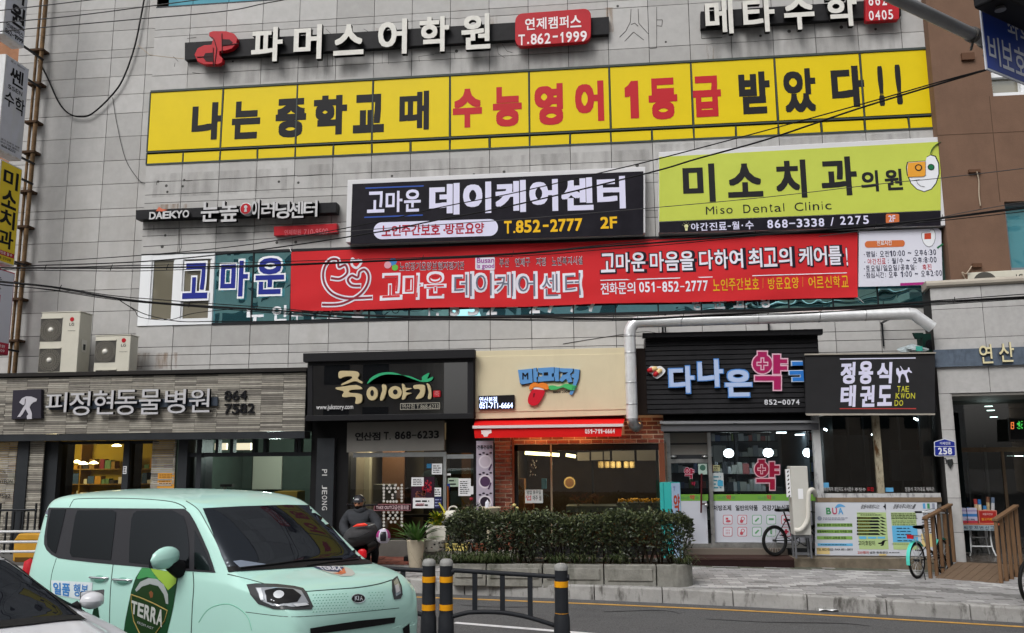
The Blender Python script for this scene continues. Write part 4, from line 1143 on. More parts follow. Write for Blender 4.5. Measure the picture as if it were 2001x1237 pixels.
def bricks(mb,x0,x1,z0,z1,Y,seed=0):
 rg=random.Random(seed);z=z0;r=0
 while z<z1-.01:
  x=x0-(.105 if r%2 else 0)
  while x<x1:
   a,c=max(x,x0),min(x+.21,x1)
   if c-a>.02:mb.mat(rg.randrange(4)).box(a+.007,c-.007,Y-.008-rg.uniform(0,.005),Y,z+.013,min(z+.075,z1))
   x += .21
  z += .08;r += 1
b=MB();bricks(b,bx(966),bx(1004),0.02,bz(853),YB2,1);bricks(b,bx(1004),bx(1300),bz(867.5),bz(850),YB2,2);bricks(b,bx(1222),bx(1300),bz(850),bz(818),YB2,3)
b.build('brickwork',BR,s)
b=MB().box(bx(966),bx(1004),YB2+.001,0,0,bz(845)).box(bx(1004),bx(1300),YB2+.001,0,bz(867.5),3.3)
b.build('mortar_core',MORT,s)
b=MB().box(bx(1001),bx(1005),YB2-.03,YB2+.02,0.02,bz(858)).box(bx(1289),bx(1300),YB2-.02,YB2+.1,0,bz(867));b.build('rust_frame',M('frame_rust',lin('6e3f2c'),.6),s)
b=MB().box(bx(1005),bx(1289),YB2+.02,YB2+.1,bz(880),bz(867.5)).box(bx(1005),bx(1012),YB2+.02,YB2+.1,0,bz(870)).box(bx(1005),bx(1289),YB2-.02,YB2+.12,0,.25);b.build('dark_frame',VDARK,s)
MB().box(bx(1075.5),bx(1079),YB2,YB2+.04,.25,bz(868)).build('mullion',M('mullion_tan',lin('8c7f6c'),.5,.4),s)
MB().quad((bx(1005),YB2+.04,0.2),(bx(1289),YB2+.04,0.2),(bx(1289),YB2+.04,bz(867)),(bx(1005),YB2+.04,bz(867))).build('glass_pane',SHOPGLASS,s)
r0,r1=bx(1000,.3),bx(1300,.3)
room(s,r0,r1,-.35,3.6,0,bz(866),M('snack_wall',lin('4a3c2e'),.8,0,.25,2),None,M('snack_ceiling',lin('2a2622'),.8))
b=MB();a,c=W(1026,885,1.4),W(1093,889,1.4)
b.tube([a,c],.035,8);b.tube([W(1106,889,2.2),W(1125,892,2.2)],.035,8)
b.build('interior_lamp',M('tube_warm',(1.0,.85,.4),.5,emit=5),s)
b=MB();p=W(1073,871,-.3);b.lathe([(.018,.05),(.05,0),(.03,-.04),(0,-.05)],p,12);b.build('interior_lamp',M('bulb_orange',(1.0,.55,.2),.5,emit=9),s)
point('interior_light',W(1090,900,.9),(1,.78,.45),45,.2,s);point('interior_light',W(1215,905,.5),(1,.85,.6),40,.2,s)  # second point light added to brighten the counter, no fitting of its own
b=MB();rg=random.Random(8)
SM=[M('snack_wood',lin('6b4a2c'),.6),M('snack_dark',lin('141210'),.7),M('snack_paper',lin('9a938a'),.7),M('snack_fry',lin('b98a2c'),.6),M('snack_tray',lin('565a58'),.4,.5),M('snack_redwood',lin('5c3a26'),.6),M('snack_roll',lin('a88f5c'),.7),M('snack_blue',lin('5a8fa8'),.6)]
zc_=bz(988,.2)
b.mat(0).box(bx(1108,.2),bx(1292,.2),.05,.75,.0,zc_-.12).mat(4).box(bx(1106,.2),bx(1292,.2),0,.8,zc_-.12,zc_)
for i in range(4):
 x=bx(1205+i*22,.1);b.mat(4).box(x,x+.19,.05,.6,zc_,zc_+.06)
 for k in range(26):
  q=(x+rg.uniform(.02,.17),rg.uniform(.08,.5),zc_+.06+rg.uniform(0,.05));b.mat(3).bar(q,(q[0]+rg.uniform(-.06,.06),q[1]+rg.uniform(-.06,.06),q[2]+rg.uniform(0,.03)),.025,.02)
for k in range(40):
 q=(bx(1120,.2)+rg.uniform(0,.5),rg.uniform(.1,.6),zc_+rg.uniform(0,.16));b.mat(5 if k%3 else 0).bar(q,(q[0]+rg.uniform(-.12,.12),q[1],q[2]+rg.uniform(.0,.1)),.02,.02)
for i in range(6):
 p=W(1174+i*11.5+(4 if i>3 else 0),908,1.0);b.mat(6).lathe([(.0,.07),(.055,.06),(.055,-.06),(0,-.07)],p,10)
b.mat(2)
for q in ((1128,884,1152,900),(1155,883,1178,899),(1180,882,1192,899),(1196,881,1240,900),(1244,880,1282,900)):
 a,c=W(q[0],q[1],2.2),W(q[2],q[3],2.2);b.box(a.x,c.x,2.2,2.24,c.z,a.z)
a=W(1113,943,1.5);b.mat(6).lathe([(.12,0),(.12,.03)],a,20,'Y');b.mat(0).lathe([(.09,.031),(.09,.033)],a,20,'Y')
a,c=W(1058,935,.3),W(1068,955,.3);b.mat(7).box(a.x,c.x,.3,.36,c.z,a.z)
b.mat(1).box(bx(1156,1.2),bx(1160,1.2),1.2,1.26,0,bz(900,1.2));b.mat(0).box(bx(1012,.8),bx(1024,.8),.8,1.2,0,bz(935,.8));b.mat(5).box(bx(1012,.8),bx(1040,.8),.9,1.3,0,bz(985,.8))
for k in range(30):
 p=W(1040+rg.uniform(-5,8),898+rg.uniform(0,34),.6);b.mat(2 if k%2 else 5).lathe([(0,.02),(.02,0),(0,-.02)],p,6)
b.build('interior_counter',SM,s)
def handnote(t):
 b=MB();b.tp('영업 휴무일',YB2-.01,1029,958,1057,966,.01,c0=.004).tp('매주 월',YB2-.01,1041,968,1058,978,.008,c0=.004);b.build('handwriting',INK,t)
 MB().tp('업',YB2-.01,1028,968,1038,978,.01,c0=.004).build('red_handwriting',REDINK,t)
notice('notice_paper','white hand written opening notice inside the snack shop window',YB2-.01,1026,957,1061,983,M('paper_cold',lin('b9c4c6'),.7),0,extra=handnote)
t=sign('snack_shop_sign','cream box sign with blue cartoon lettering, orange lips and green fork',at=W(1075,750,YM))
CRM=M('sign_cream',lin('cdc2a4'),.5,0,.04,1.5,dirt=.25,dcol=lin('a89c80'),dscale=1)
MB().pq(YM,[(929,686),(1226,679),(1226,811),(928,819)],.0+.06,-.06).pq(YM,[(929,697),(1226,691),(1226,800),(928,806)],.012,0).build('panel',CRM,t,bevel=.004)
MB().box(W(929,750,YM).x,W(1226,750,YM).x,YM+.062,-.03,W(1075,812,YM).z,W(1075,686,YM).z).build('box',M('sign_cream_side',lin('a89e86'),.6),t)
BLU=M('letter_blue',lin('5b8fc4'),.45);k=lambda pts:zpl(1000,600,3.99,3.99,pts)
b=MB();e=MB()
for pts in ([(50,492),(160,482),(165,590),(78,605),(65,590)],[(168,480),(195,475),(195,505),(205,508),(205,545),(195,550),(198,585),(172,585)],[(205,478),(330,470),(332,575),(205,585),(208,545),(240,540),(240,520),(208,510)],
   [(335,472),(370,475),(368,580),(340,580),(335,545),(315,545),(315,520),(335,515)],[(372,478),(480,482),(475,505),(455,525),(475,585),(440,590),(425,560),(395,585),(370,575),(395,530),(400,510),(375,505)],[(485,485),(530,490),(522,560),(505,605),(480,600),(485,555),(465,550),(470,525),(488,520)]):
 cx_,cy_=sum(p[0] for p in pts)/len(pts),sum(p[1] for p in pts)/len(pts)
 e.pq(YM,k([(cx_+(x-cx_)*1.05+3,cy_+(y-cy_)*1.06+4) for x,y in pts]),.03,.014);b.pq(YM,k(pts),.035,.014)
blob(b,k([(478,600),(505,605),(475,680),(455,682),(455,665)]),.014,.036,YM)
e.build('black_outline',INK,t);b.build('blue_lettering',BLU,t)
MB().tp('M',YM,1021,729,1033,742,.03,c0=.052).build('small_black_lettering',INK,t)
MB().pq(YM,k([(250,512),(285,510),(285,535),(250,537)]),0,.053).pq(YM,k([(395,512),(440,510),(425,525),(400,530)]),0,.053).build('letter_openings',INK,t)
b=MB();blob(b,k([(138,640),(150,605),(185,590),(205,600),(240,592),(278,605),(288,640),(262,645),(230,632),(180,625),(160,645)]),.02,.05,YM);b.build('orange_lips',M('lips_orange',lin('e08030'),.45),t)
b=MB();blob(b,k([(170,632),(200,622),(240,630),(258,645),(215,655),(180,648)]),.02,.04,YM);b.build('white_teeth',WHITE,t)
b=MB();blob(b,k([(160,650),(210,645),(258,655),(245,700),(210,755),(175,770),(135,755),(130,710)]),.02,.045,YM);b.build('red_tongue',M('tongue_red',lin('c22030'),.35),t)
MB().pq(YM,k([(170,675),(185,672),(178,705),(168,705)]),0,.067).build('tongue_line',M('tongue_dark',lin('7a1420'),.4),t)
b=MB();blob(b,k([(290,620),(320,612),(370,622),(420,600),(455,605),(510,620),(470,622),(508,632),(468,635),(500,645),(450,648),(400,628),(350,645),(300,645)]),.02,.045,YM);b.build('green_fork',M('fork_green',lin('46b268'),.45),t)
MB().tp('since 2004',YM,1081,763,1113,768,.015,c0=.016).build('since_lettering',INK,t)
t=sign('led_name_panel','small black led panel with glowing pale blue letters on cream sign',at=W(970,788,YM))
MB().pq(YM,[(936,774),(1006,772),(1006,799),(936,801)],.05,.014).build('case',VDARK,t,bevel=.006)
MB().tp('연산본점',YM,938,776,972,787,.016,c0=.068).tp('051-711-6664',YM,938,788,1003,798,.024,c0=.068).build('lit_lettering',M('led_blue',(0.55,0.66,1.0),.5,emit=1.5),t)
t=thing('awning','bright red retractable awning with white front bar and phone number','awning',W(1070,840,-1.25))
YW=-1.25
b=MB();p,q=W(926,826,YW),W(1217,821,YW)
zt=W(1075,818,-.7).z
b.add([(W(928,822,-.7).x,-.62,zt+.02),(W(1222,818,-.7).x,-.62,zt+.02),(W(1217,831,YW).x,YW,W(1075,832,YW).z),(W(925,833,YW).x,YW,W(1075,832,YW).z)],[(3,2,1,0)])
AWN=M('awning_red',lin('d01010'),.7,0,.05,3)
b.build('canopy',AWN,t)
MB().pq(YW,[(926,837),(1216,833),(1214,853),(928,856)],.006).build('valance',AWN,t)
MB().pq(YW,[(924,832),(1218,828),(1218,833.5),(924,837.5)],.05,-.01).build('front_bar',M('bar_white',lin('d8c8c8'),.4),t)
MB().box(W(930,820,-.7).x,W(1220,820,-.7).x,-.75,-.45,zt+.021,zt+.07).build('cassette',M('cassette_dark',(0.05,0.03,0.03),.5),t)
b=MB()
for i,ch in enumerate('051-711-6664'):b.tp(ch,YW,1143+i*4.9,(838.5 if ch != '-' else 842.5)-i*.06,1147.6+i*4.9,(847.5 if ch != '-' else 844)-i*.06,.03,c0=.009)
b.pq(YW,[(940,841),(960,839),(961,846),(955,848),(953,853),(946,854),(944,849),(941,848)],0,.009)
b.build('white_print',M('print_white',lin('e6d4d4'),.6),t)
b=MB()
for x in (950,1195):b.bar(W(x,828,-.6),W(x+2,834,YW+.03),.03,.03)
b.build('folding_arm',M('cassette_dark',(0.05,0.03,0.03)),t)
l=bpy.data.lights.new('awning_lamp','POINT');l.energy,l.color,l.shadow_soft_size=8,(1,.55,.2),.1
t2=thing('awning_lamp','warm strip lamp hidden under the red awning lighting the bricks orange','lamp',W(1130,842,-.8))
a=W(1130,842,-.8);MB().tube([(bx(1020,-.8),-.8,a.z+.12),(bx(1210,-.8),-.8,a.z+.12)],.02,8).build('tube',M('tube_orange',(1.0,.5,.15),.5,emit=4),t2)
for xx in (1050,1130,1250):
 o=bpy.data.objects.new('awning_lamp_light',l);COL.objects.link(o);o.location=(bx(xx,-.8),-.8,a.z+.08);o.parent=t2;o.matrix_parent_inverse=t2.matrix_basis.inverted()
t=thing('banner_stand','tall narrow lavender stand banner with porridge bowls beside the brick pillar','banner',W(945,1000,-.75))
YT=-.75
MB().pr(YT,931,862,964,1003,.02).build('sheet',M('stand_lavender',lin('a79fae'),.5,0,.05,3),t)
MB().tp('전통건강죽',YT,933,870,963,878,.025,c0=.023).build('lettering',INK,t)
b=MB()
for y,m_ in ((902,1),(941,2),(981,3)):
 p=W(948,y,YT-.023);b.mat(0).extr(circ(p.x,p.z,.125,20),FR(YT-.022));b.mat(m_).extr(circ(p.x,p.z,.095,20),FR(YT-.024))
 b.mat(3)
 for k in range(4):
  q=W(938+k*7,y-14-(k%2)*3,YT-.023);b.extr(circ(q.x,q.z,.03,6,.018),FR(YT-.024))
b.mat(2).pq(YT,[(954,918),(960,906),(962,908),(957,920)],0,.024).mat(2).pq(YT,[(953,955),(959,942),(961,944),(956,957)],0,.024)
b.build('bowl_print',[M('bowl_rim',lin('c9c2cc'),.5),M('bowl_white',lin('b8aebb'),.5),M('bowl_purple',lin('4a3450'),.5),M('bowl_dark',lin('2c2430'),.6)],t)
b=MB();p=W(966,1000,YT);b.tube([(p.x,YT+.02,0.02),(p.x,YT+.02,W(966,866,YT).z)],.015,8);q=W(948,1000,YT);b.box(q.x-.22,q.x+.2,YT-.12,YT+.2,0.01,.06)
b.build('stand_pole',DARKMETAL,t)
YP_=-.15
s=thing('pharmacy','pharmacy glass front with steel door, white lower film and green stripe','shopfront',(2.6,-.1,gz(2.6)))
fx=lambda x,Y=YP_:W(x,950,Y).x
fz=lambda y,Y=YP_,x=1440:W(x,y,Y).z
zb=fz(1070)
FG=M('film_grey_white',lin('b9bcc6'),.45,0,.04,2)
b=MB().box(fx(1300),fx(1312),YP_-.08,YP_+.1,zb,fz(835)).box(fx(1385),fx(1392),YP_-.08,YP_+.06,zb,fz(840)).box(fx(1312),fx(1385),YP_-.03,YP_+.03,fz(904),fz(896)).box(fx(1392),fx(1600),YP_-.05,YP_+.08,zb,fz(1060)).box(fx(1312),fx(1385),YP_-.04,YP_+.04,zb,fz(1062))
b.build('steel_frame',M('steel_worn',(0.4,0.4,0.39),.3,.85,.25,6),s)
b=MB().box(fx(1312),fx(1385),YP_-.02,YP_+.03,fz(865),fz(845)).box(fx(1312),fx(1385),YP_-.02,YP_+.03,fz(888),fz(868));b.build('transom_panel',M('panel_grey2',lin('76746f'),.5),s)
b=MB().box(fx(1312),fx(1385),YP_-.025,YP_+.03,fz(868),fz(865)).box(fx(1312),fx(1385),YP_-.03,YP_+.03,fz(896),fz(888)).box(fx(1300),fx(1600),YP_-.1,YP_+.1,fz(845),fz(828));b.build('dark_transom',DARKGREY,s)
b=MB().lathe([(0,.03),(.06,.02),(.06,0),(0,-.02)],W(1377,893,YP_-.05),12).lathe([(0,.03),(.06,.02),(.06,0),(0,-.02)],W(1316,893,YP_-.05),12);b.build('door_closer',STEEL,s)
MB().quad((fx(1312),YP_,zb),(fx(1600),YP_,zb),(fx(1600),YP_,fz(840)),(fx(1312),YP_,fz(840))).build('glass_pane',SHOPGLASS2,s)
b=MB().pr(YP_-.004,1313,979,1384,1062,.001).pr(YP_-.004,1393,979,1590,1060,.001);b.build('white_film',FG,s)
b=MB().pr(YP_-.004,1313,966,1384,978.6,.001).pr(YP_-.004,1393,966,1590,978.6,.001);b.build('green_film',M('film_green',lin('6a9a40'),.5),s)
b=MB()
for t_,x0,x1 in (('처방조제',1394,1429),('일반의약품',1437,1481),('건강기능식품',1489,1545)):b.tp(t_,YP_-.006,x0,987,x1,998,.022)
b.build('black_lettering',INK,s)
b=MB();gg=MB();r2=MB()
for x in (1347,1418,1497):
 gg.tp('다나은',YP_-.006,x-16,970,x,976,.0);gg.tp('국',YP_-.006,x+12,970,x+18,976,0);r2.tp('약',YP_-.006,x+1,967,x+11,977,.03)
gg.build('green_dark_lettering',M('film_green_dark',lin('3f7a5a'),.5),s)
def icon_frame(mb,x,y,w=9.3):
 P=PLN(YP_-.005)
 mb.extr([P.px(a,c) for a,c in rrect(x-w,y-w,x+w,y+w,3)],P.fr,0,.001);
ic=MB();icg=MB();wf_=MB()
for i,x in enumerate((1422,1450.5,1479,1507)):
 for jj,y in enumerate((1015.5,1039)):
  tgt=(icg if i >= 2 else ic)
  if i == 3 and jj == 0:tgt=icg
  icon_frame(tgt,x,y);P=PLN(YP_-.005)
  wf_.extr([P.px(a,c) for a,c in rrect(x-8.2,y-8.2,x+8.2,y+8.2,2.5)],P.fr,0,.0025)
  def blob2(pts,c0=.004):tgt.extr([P.px(x+a,y+c) for a,c in pts],P.fr,0,c0)
  if i == 0 and jj == 0:blob2([(-4,-4),(1,-4),(1,0),(-4,0)]);blob2(circ(1,3,5,12,2.4))
  elif i == 0:[blob2(circ(a,c,1,6)) for a in (-3,0,3) for c in (-3,1,4)]
  elif i == 1:blob2(circ(1,-2,4,12));wf_.extr([P.px(x+1+a,y-2+c) for a,c in circ(0,0,2.6,10)],P.fr,0,.006);blob2(circ(-1.5,3,3.4,12),.007)
  elif i == 2:blob2([(-4.5,2.5),(2.5,-4.5),(4.8,-2.2),(-2.2,4.8)])
  else:blob2([(-5,-3),(5,-3),(5,1),(-5,1)]) if jj == 0 else blob2([(-2,-5),(2,-5),(2,5),(-2,5)])
for y in (1015.5,1039):
 x=1536;icon_frame(r2,x,y);P=PLN(YP_-.005);wf_.extr([P.px(a,c) for a,c in rrect(x-8.2,y-8.2,x+8.2,y+8.2,2.5)],P.fr,0,.0025)
 r2.extr([P.px(x+a,y+c) for a,c in ((-2,-5),(2,-5),(2,-2),(5,-2),(5,2),(2,2),(2,5),(-2,5),(-2,2),(-5,2),(-5,-2),(-2,-2))],P.fr,0,.004)
ic.build('red_icons',M('icon_red',lin('b4505c'),.5),s);icg.build('green_icons',M('icon_green',lin('5c9a6a'),.5),s);wf_.build('icon_ground',M('film_light',lin('c6c9d2'),.45),s);r2.build('red_print',M('icon_crimson',lin('b03044'),.5),s)
def yak(mb,wh,Y,x0,y0,x1,y1,c0):
 X=lambda u:x0+(x1-x0)*u
 Z=lambda v:y0+(y1-y0)*v
 def shp(f,grow):
  g=grow
  out=[]
  out.append([(X(.16-g),Z(0-g)),(X(.42+g),Z(0-g)),(X(.42+g),Z(.1)),(X(.16-g),Z(.1))])
  out.append([(X(a),Z(c)) for a,c in circ(.29,.32,.28+g,22,.25+g)])
  out.append([(X(.60-g),Z(.08-g)),(X(.80+g),Z(.08-g)),(X(.80+g),Z(.58+g)),(X(.60-g),Z(.58+g))])
  out.append([(X(.78),Z(.20-g)),(X(1.0+g),Z(.20-g)),(X(1.0+g),Z(.30+g)),(X(.78),Z(.30+g))])
  out.append([(X(.78),Z(.38-g)),(X(1.0+g),Z(.38-g)),(X(1.0+g),Z(.48+g)),(X(.78),Z(.48+g))])
  out.append([(X(.08-g),Z(.64-g)),(X(.82+g),Z(.64-g)),(X(.82+g),Z(1+g)),(X(.62-g),Z(1+g)),(X(.62-g),Z(.76+g)),(X(.08-g),Z(.76+g))])
  return out
 for i,p in enumerate(shp(0,.035)):wh.pq(Y,p,0,c0+i*.0003)
 for i,p in enumerate(shp(0,0)):mb.pq(Y,p,0,c0+.004+i*.0003)
 for e_,tgt,cc in ((.055,wh,.008),(.025,None,.01)):
  if tgt is None:tgt=mb;
  a,c=.29,.32;l=.17 if e_>.04 else .14
  tgt.pq(Y,[(X(a-e_),Z(c-l)),(X(a+e_),Z(c-l)),(X(a+e_),Z(c+l)),(X(a-e_),Z(c+l))],0,c0+cc)
  tgt.pq(Y,[(X(a-l),Z(c-e_)),(X(a+l),Z(c-e_)),(X(a+l),Z(c+e_)),(X(a-l),Z(c+e_))],0,c0+cc+.0004)
CRIM=M('medicine_crimson',lin('8c1434'),.5);PINKW=M('medicine_pale',lin('cfa8b4'),.5)
mb_,wh_=MB(),MB();yak(mb_,wh_,YP_-.01,1474,898,1523,957,0);yak(mb_,wh_,YP_-.01,1337,914,1356,935,0)
mb_.tp('약',YP_-.01,1351,941,1359,950,.04)
wh_.build('pale_outline',PINKW,s);mb_.build('crimson_medicine_mark',CRIM,s)
r0,r1=fx(1300,.3),fx(1606,.3)
room(s,r0,r1,-.05,4.0,zb,fz(838),M('pharmacy_wall',lin('4c545a'),.7,0,.15,2),M('pharmacy_floor',lin('6c6a66'),.4),M('pharmacy_ceiling',lin('2c3034'),.8))
b=MB();rg=random.Random(12)
PMT=[M('product_%d'%i,lin(h),.5) for i,h in enumerate(('8a9096','a0a49e','5a6a72','3c4046','7a8a5a','9a5a5a','6a7aa0','aeb2b4','222428'))]
for X0,X1,Y in ((r0+.3,r1-.2,3.4),(fx(1395,1.6),fx(1500,1.6),1.6)):
 for z in (.25,.6,.95,1.3)+((1.65,2.0) if Y>3 else ()):
  b.mat(8).box(X0,X1,Y,Y+.35,zb+z-.02,zb+z)
  x=X0+.03
  while x<X1-.1:
   wd,h=rg.uniform(.05,.14),rg.uniform(.1,.26);b.mat(rg.choice((0,1,2,3,4,5,6,7,7,0,1))).box(x,x+wd-.008,Y+.02,Y+.2,zb+z,zb+z+h);x += wd
b.mat(3).box(fx(1500,2.6),r1-.3,2.4,2.8,zb,zb+1.0).mat(7).box(fx(1396,.3),fx(1414,.3),.25,.3,fz(903,.3),fz(870,.3)).mat(3).box(fx(1440,2.8),fx(1446,2.8),2.8,3.0,zb,zb+2.6)
b.build('interior_shelving',PMT,s)
for i,(x,y) in enumerate(((1424,885.5),(1501,884.5),(1579,884.5))):
 p=W(x,y,.9)
 b=MB();b.lathe([(0,.085),(.055,.075),(.095,.03),(.098,-.02),(.07,-.07),(0,-.09)],p,16)
 g_=b.build('globe_lamp',LAMPC,s)
 MB().tube([(p.x,p.y,p.z+.08),(p.x,p.y,fz(838))],.008,6).lathe([(.03,0),(.03,.05)],(p.x,p.y,p.z+.08),8).build('cord',INK,g_)
 point('globe_light',p,(.85,.95,1),40,.1,s)
b=MB()
for x,y in ((1527,846.5),(1563.5,850.5),(1584,846)):
 p=W(x,y,1.6);b.lathe([(.1,0),(.1,.02)],(p.x,p.y,p.z),14)
b.build('downlight',LAMPC,s)
b=MB();p0=W(1371,925,YP_-.12);p1=W(1370,1002,YP_-.12)
b.tube([p0,p1],.018,8);q=W(1370,985,YP_-.12);b.bar(q,(q.x+.1,YP_-.02,q.z),.025,.025)
b.build('door_pull',M('pull_maroon',lin('4a1c20'),.4),s)
b=MB();b.lathe([(0,.03),(.035,.02),(.035,-.02),(0,-.03)],W(1380,987,YP_-.1),12);b.build('door_knob',STEEL,s)
notice('poster','white medicine poster with blue bag on pharmacy glass beside the door frame',YP_-.012,1391,924,1415,960,M('poster_pale',lin('a9b0b2'),.6),4,M('print_teal',lin('3f7a8a'),.6),cat='poster',extra=lambda t:MB().pr(YP_-.02,1402,939,1413,950,.001).build('blue_bag',M('print_sky',lin('3f8fb0'),.6),t))
notice('notice_paper','pale notice with dark green ring on the pharmacy door glass',YP_-.012,1364,906,1382,927,M('paper_sage',lin('9aaea6'),.7),0,extra=lambda t:MB().extr(circ(W(1373,914,YP_).x,W(1373,914,YP_).z,.055,16),FR(YP_-.016)).mat(0).build('ring',M('print_deepgreen',lin('3a5f52'),.6),t))
notice('notice_paper','cream certificate behind pharmacy glass left of the crimson medicine mark',YP_-.012,1393,909,1407,921,M('paper_cream',lin('9a9872'),.7),3)
YL=-.72
t=sign('pharmacy_sign','black ribbed sign with blue and crimson syllables and two red capsules',at=W(1430,735,YL))
zl0,zl1=W(1430,808,YL).z,W(1430,654,YL).z
xl0,xl1=W(1263,735,YL).x,W(1603,735,YL).x
b=MB().box(xl0,xl1,YL+.03,-.04,zl0,zl1);z=zl0
LOUV=M('louvre_black',(0.016,0.016,0.018),.4,0,.2,5)
while z<zl1-.02:
 b.add([(xl0,YL+.03,z),(xl1,YL+.03,z),(xl1,YL,z+.012),(xl0,YL,z+.012),(xl1,YL+.012,z+.085),(xl0,YL+.012,z+.085),(xl1,YL+.03,z+.088),(xl0,YL+.03,z+.088)],[(0,1,2,3),(3,2,4,5),(5,4,6,7)]);z += .09
b.build('ribbed_panel',LOUV,t)
MB().pq(YL,[(1255,653),(1604,645),(1604,656),(1255,662)],.16,0).build('top_eave',M('eave_black',(0.018,0.018,0.02)),t,bevel=.008)
MB().box(W(1243,745,YL).x,xl0-.002,YL+.05,-.04,zl0,W(1250,680,YL).z).build('side_panel',M('side_brown',(0.022,0.016,0.014),.7),t)
PB=M('letter_pale_blue',lin('a9bbdd'),.4);PBO=M('letter_blue_edge',lin('4f86cc'),.4);SB=M('letter_sky',lin('2f74c4'),.4)
for ch,x0,y0,x1,y1 in (('다',1306,717,1357,768),('나',1362,704,1413,756),('은',1415,724,1469,775)):
 m=MB().tp(ch,YL,x0-2,y0-2,x1+2,y1+2,.058,.05,.02);m.mat(1).tp(ch,YL,x0,y0,x1,y1,.042,0,.073);m.build('letter',[PBO,PB],t)
m=MB().tp('국',YL,1538,706,1597,760,.06,.05,.02);m.mat(1).tp('국',YL,1540,708,1595,758,.04,0,.073);m.build('letter',[M('letter_edge_white',lin('b8c8dc'),.4),SB],t)
m,wv=MB(),MB();yak(m,wv,YL,1469,688,1537,762,.05);
o1=wv.build('letter',M('letter_edge_pink',lin('d8b0c0'),.4),t);m.build('letter_face',M('letter_magenta',lin('a02058'),.4),o1)
b=MB()
for ch,i in zip('852-0074',range(8)):b.tp(ch,YL,1493+i*8.8,781+(4 if ch == '-' else 0),1500.5+i*8.8,791-(4 if ch == '-' else 0),.02,c0=.02)
b.build('number',M('lettering_white',lin('cfd0d6'),.5),t)
def capsule(mb,x,y,ang,L_,r,mats):
 p=W(x,y,YL-.05);d=Vector((cos(ang),0,sin(ang)))
 for sgn,mi in ((-1,mats[0]),(1,mats[1])):
  mb.mat(mi);ps=[p+d*(sgn*q) for q in (0,L_*.6,L_*.85,L_)];mb.tube(ps,[r,r,r*.75,r*.2],12)
b=MB()
blob(b.mat(0),zpl(1000,600,3.99,3.99,[(1060,490),(1080,465),(1110,462),(1135,465),(1160,462),(1195,490),(1190,515),(1160,545),(1130,560),(1105,545),(1095,525),(1070,515)]),.02,.02,YL)
capsule(b,1274.5,722,radians(18),.1,.045,(1,2));capsule(b,1285,728,radians(38),.1,.045,(1,2))
b.build('capsule_emblem',[M('emblem_white',(0.72,0.74,0.78)),M('capsule_red',lin('b4242c'),.3),M('capsule_cream',lin('dcc08a'),.35)],t)
t=thing('roller_awning','rolled grey fabric awning over the pharmacy glass front','awning',W(1440,835,-.6))
YR=-.55
xr0,xr1=W(1290,830,YR).x,W(1600,830,YR).x
MB().pq(YR,[(1289,823),(1600,822),(1600,826),(1289,828)],.08,-.02).build('front_bar',M('bar_grey',lin('9a9ca0'),.4,.4),t)
MB().pq(YR,[(1291,829),(1600,827),(1600,840),(1292,843)],.01,0).build('valance',M('valance_grey',lin('56575b'),.7,0,.05,3),t)
MB().add([(xr0,YR,W(1440,826,YR).z),(xr1,YR,W(1440,826,YR).z),(xr1,-.1,zl0+.01),(xr0,-.1,zl0+.01)],[(0,1,2,3)]).build('canopy',M('valance_grey',lin('56575b')),t)
YT2,YTB=-.9,-.5
s=thing('corner_booth','small glazed booth with peeling white frame under the taekwondo sign','booth',(4.5,-1,gz(4.5)))
tx=lambda x,Y=YTB:W(x,900,Y).x
tz=lambda y,Y=YTB,x=1710:W(x,y,Y).z
PEEL=M('paint_peeling_white',lin('b4b5b6'),.7,0,.06,4,dirt=1.6,dcol=lin('5c5c60'),dscale=6.0)
PEELR=M('paint_peeling_rust',lin('9a927e'),.8,0,.3,8,dirt=1.8,dcol=lin('4a3218'),dscale=7.0)
x0,x1=tx(1592),tx(1832)
b=MB().box(x0,tx(1606),YTB,YTB+.12,tz(972),tz(808)).box(x0,x1,YTB-.01,YTB+.12,tz(972),tz(964));b.build('white_frame',PEEL,s)
MB().box(tx(1711),tx(1724),YTB-.015,YTB+.1,tz(964),tz(808)).build('rusted_mullion',PEELR,s)
MB().box(x0,x1,YTB-.04,YTB+.12,tz(981),tz(972.3)).build('wood_sill',M('sill_wood',lin('7a6a58'),.7,0,.2,6),s)
MB().quad((x0,YTB+.05,tz(966)),(x1,YTB+.05,tz(966)),(x1,YTB+.05,tz(808)),(x0,YTB+.05,tz(808))).build('glass_pane',SHOPGLASS,s)
zf=tz(1086)
b=MB().box(x0,x1,YTB,YTB+.12,zf,tz(981)).box(x0,x0+.1,YTB+.12,-.04,zf,tz(981)).box(x1-.08,x1,YTB+.12,0,zf,tz(808));b.build('lower_wall',M('booth_wall',lin('6a6a68'),.8),s)
MB().quad((x0+.01,YTB+.12,tz(981)),(x0+.01,-.04,tz(981)),(x0+.01,-.04,tz(808)),(x0+.01,YTB+.12,tz(808))).build('side_glass',SHOPGLASS2,s)
room(s,W(1594,900,1.5).x,x1+.6,-.04,1.5,zf,tz(806),M('booth_inner',lin('1e2829'),.7,0,.2,2))
b=MB();rg=random.Random(3)
for x in (1625,1660,1690,1760,1800):b.box(tx(x,.3),tx(x+3,.3),.3,.34,zf,tz(808,.3))
b.box(tx(1620,.8),tx(1700,.8),.8,.9,tz(950,.8),tz(850,.8)).box(tx(1740,.6),tx(1820,.6),.6,.7,tz(940,.6),tz(880,.6));b.build('interior_fitting',M('inner_grey_dark',lin('3c4044'),.6),s)
b=MB()
for p,q in (((1786,817),(1794,821)),((1800,818),(1806,821)),((1610,838),(1616,841)),((1703,849),(1708,850)),((1816,836),(1822,839))):b.tube([W(*p,.2),W(*q,.2)],.02,6)
b.build('interior_lamp',LAMPC,s)
STEPM=M('step_granite',lin('6e6558'),.45,0,.25,6,dirt=.5,dcol=lin('3c3428'),dscale=2)
YST=YTB-.32
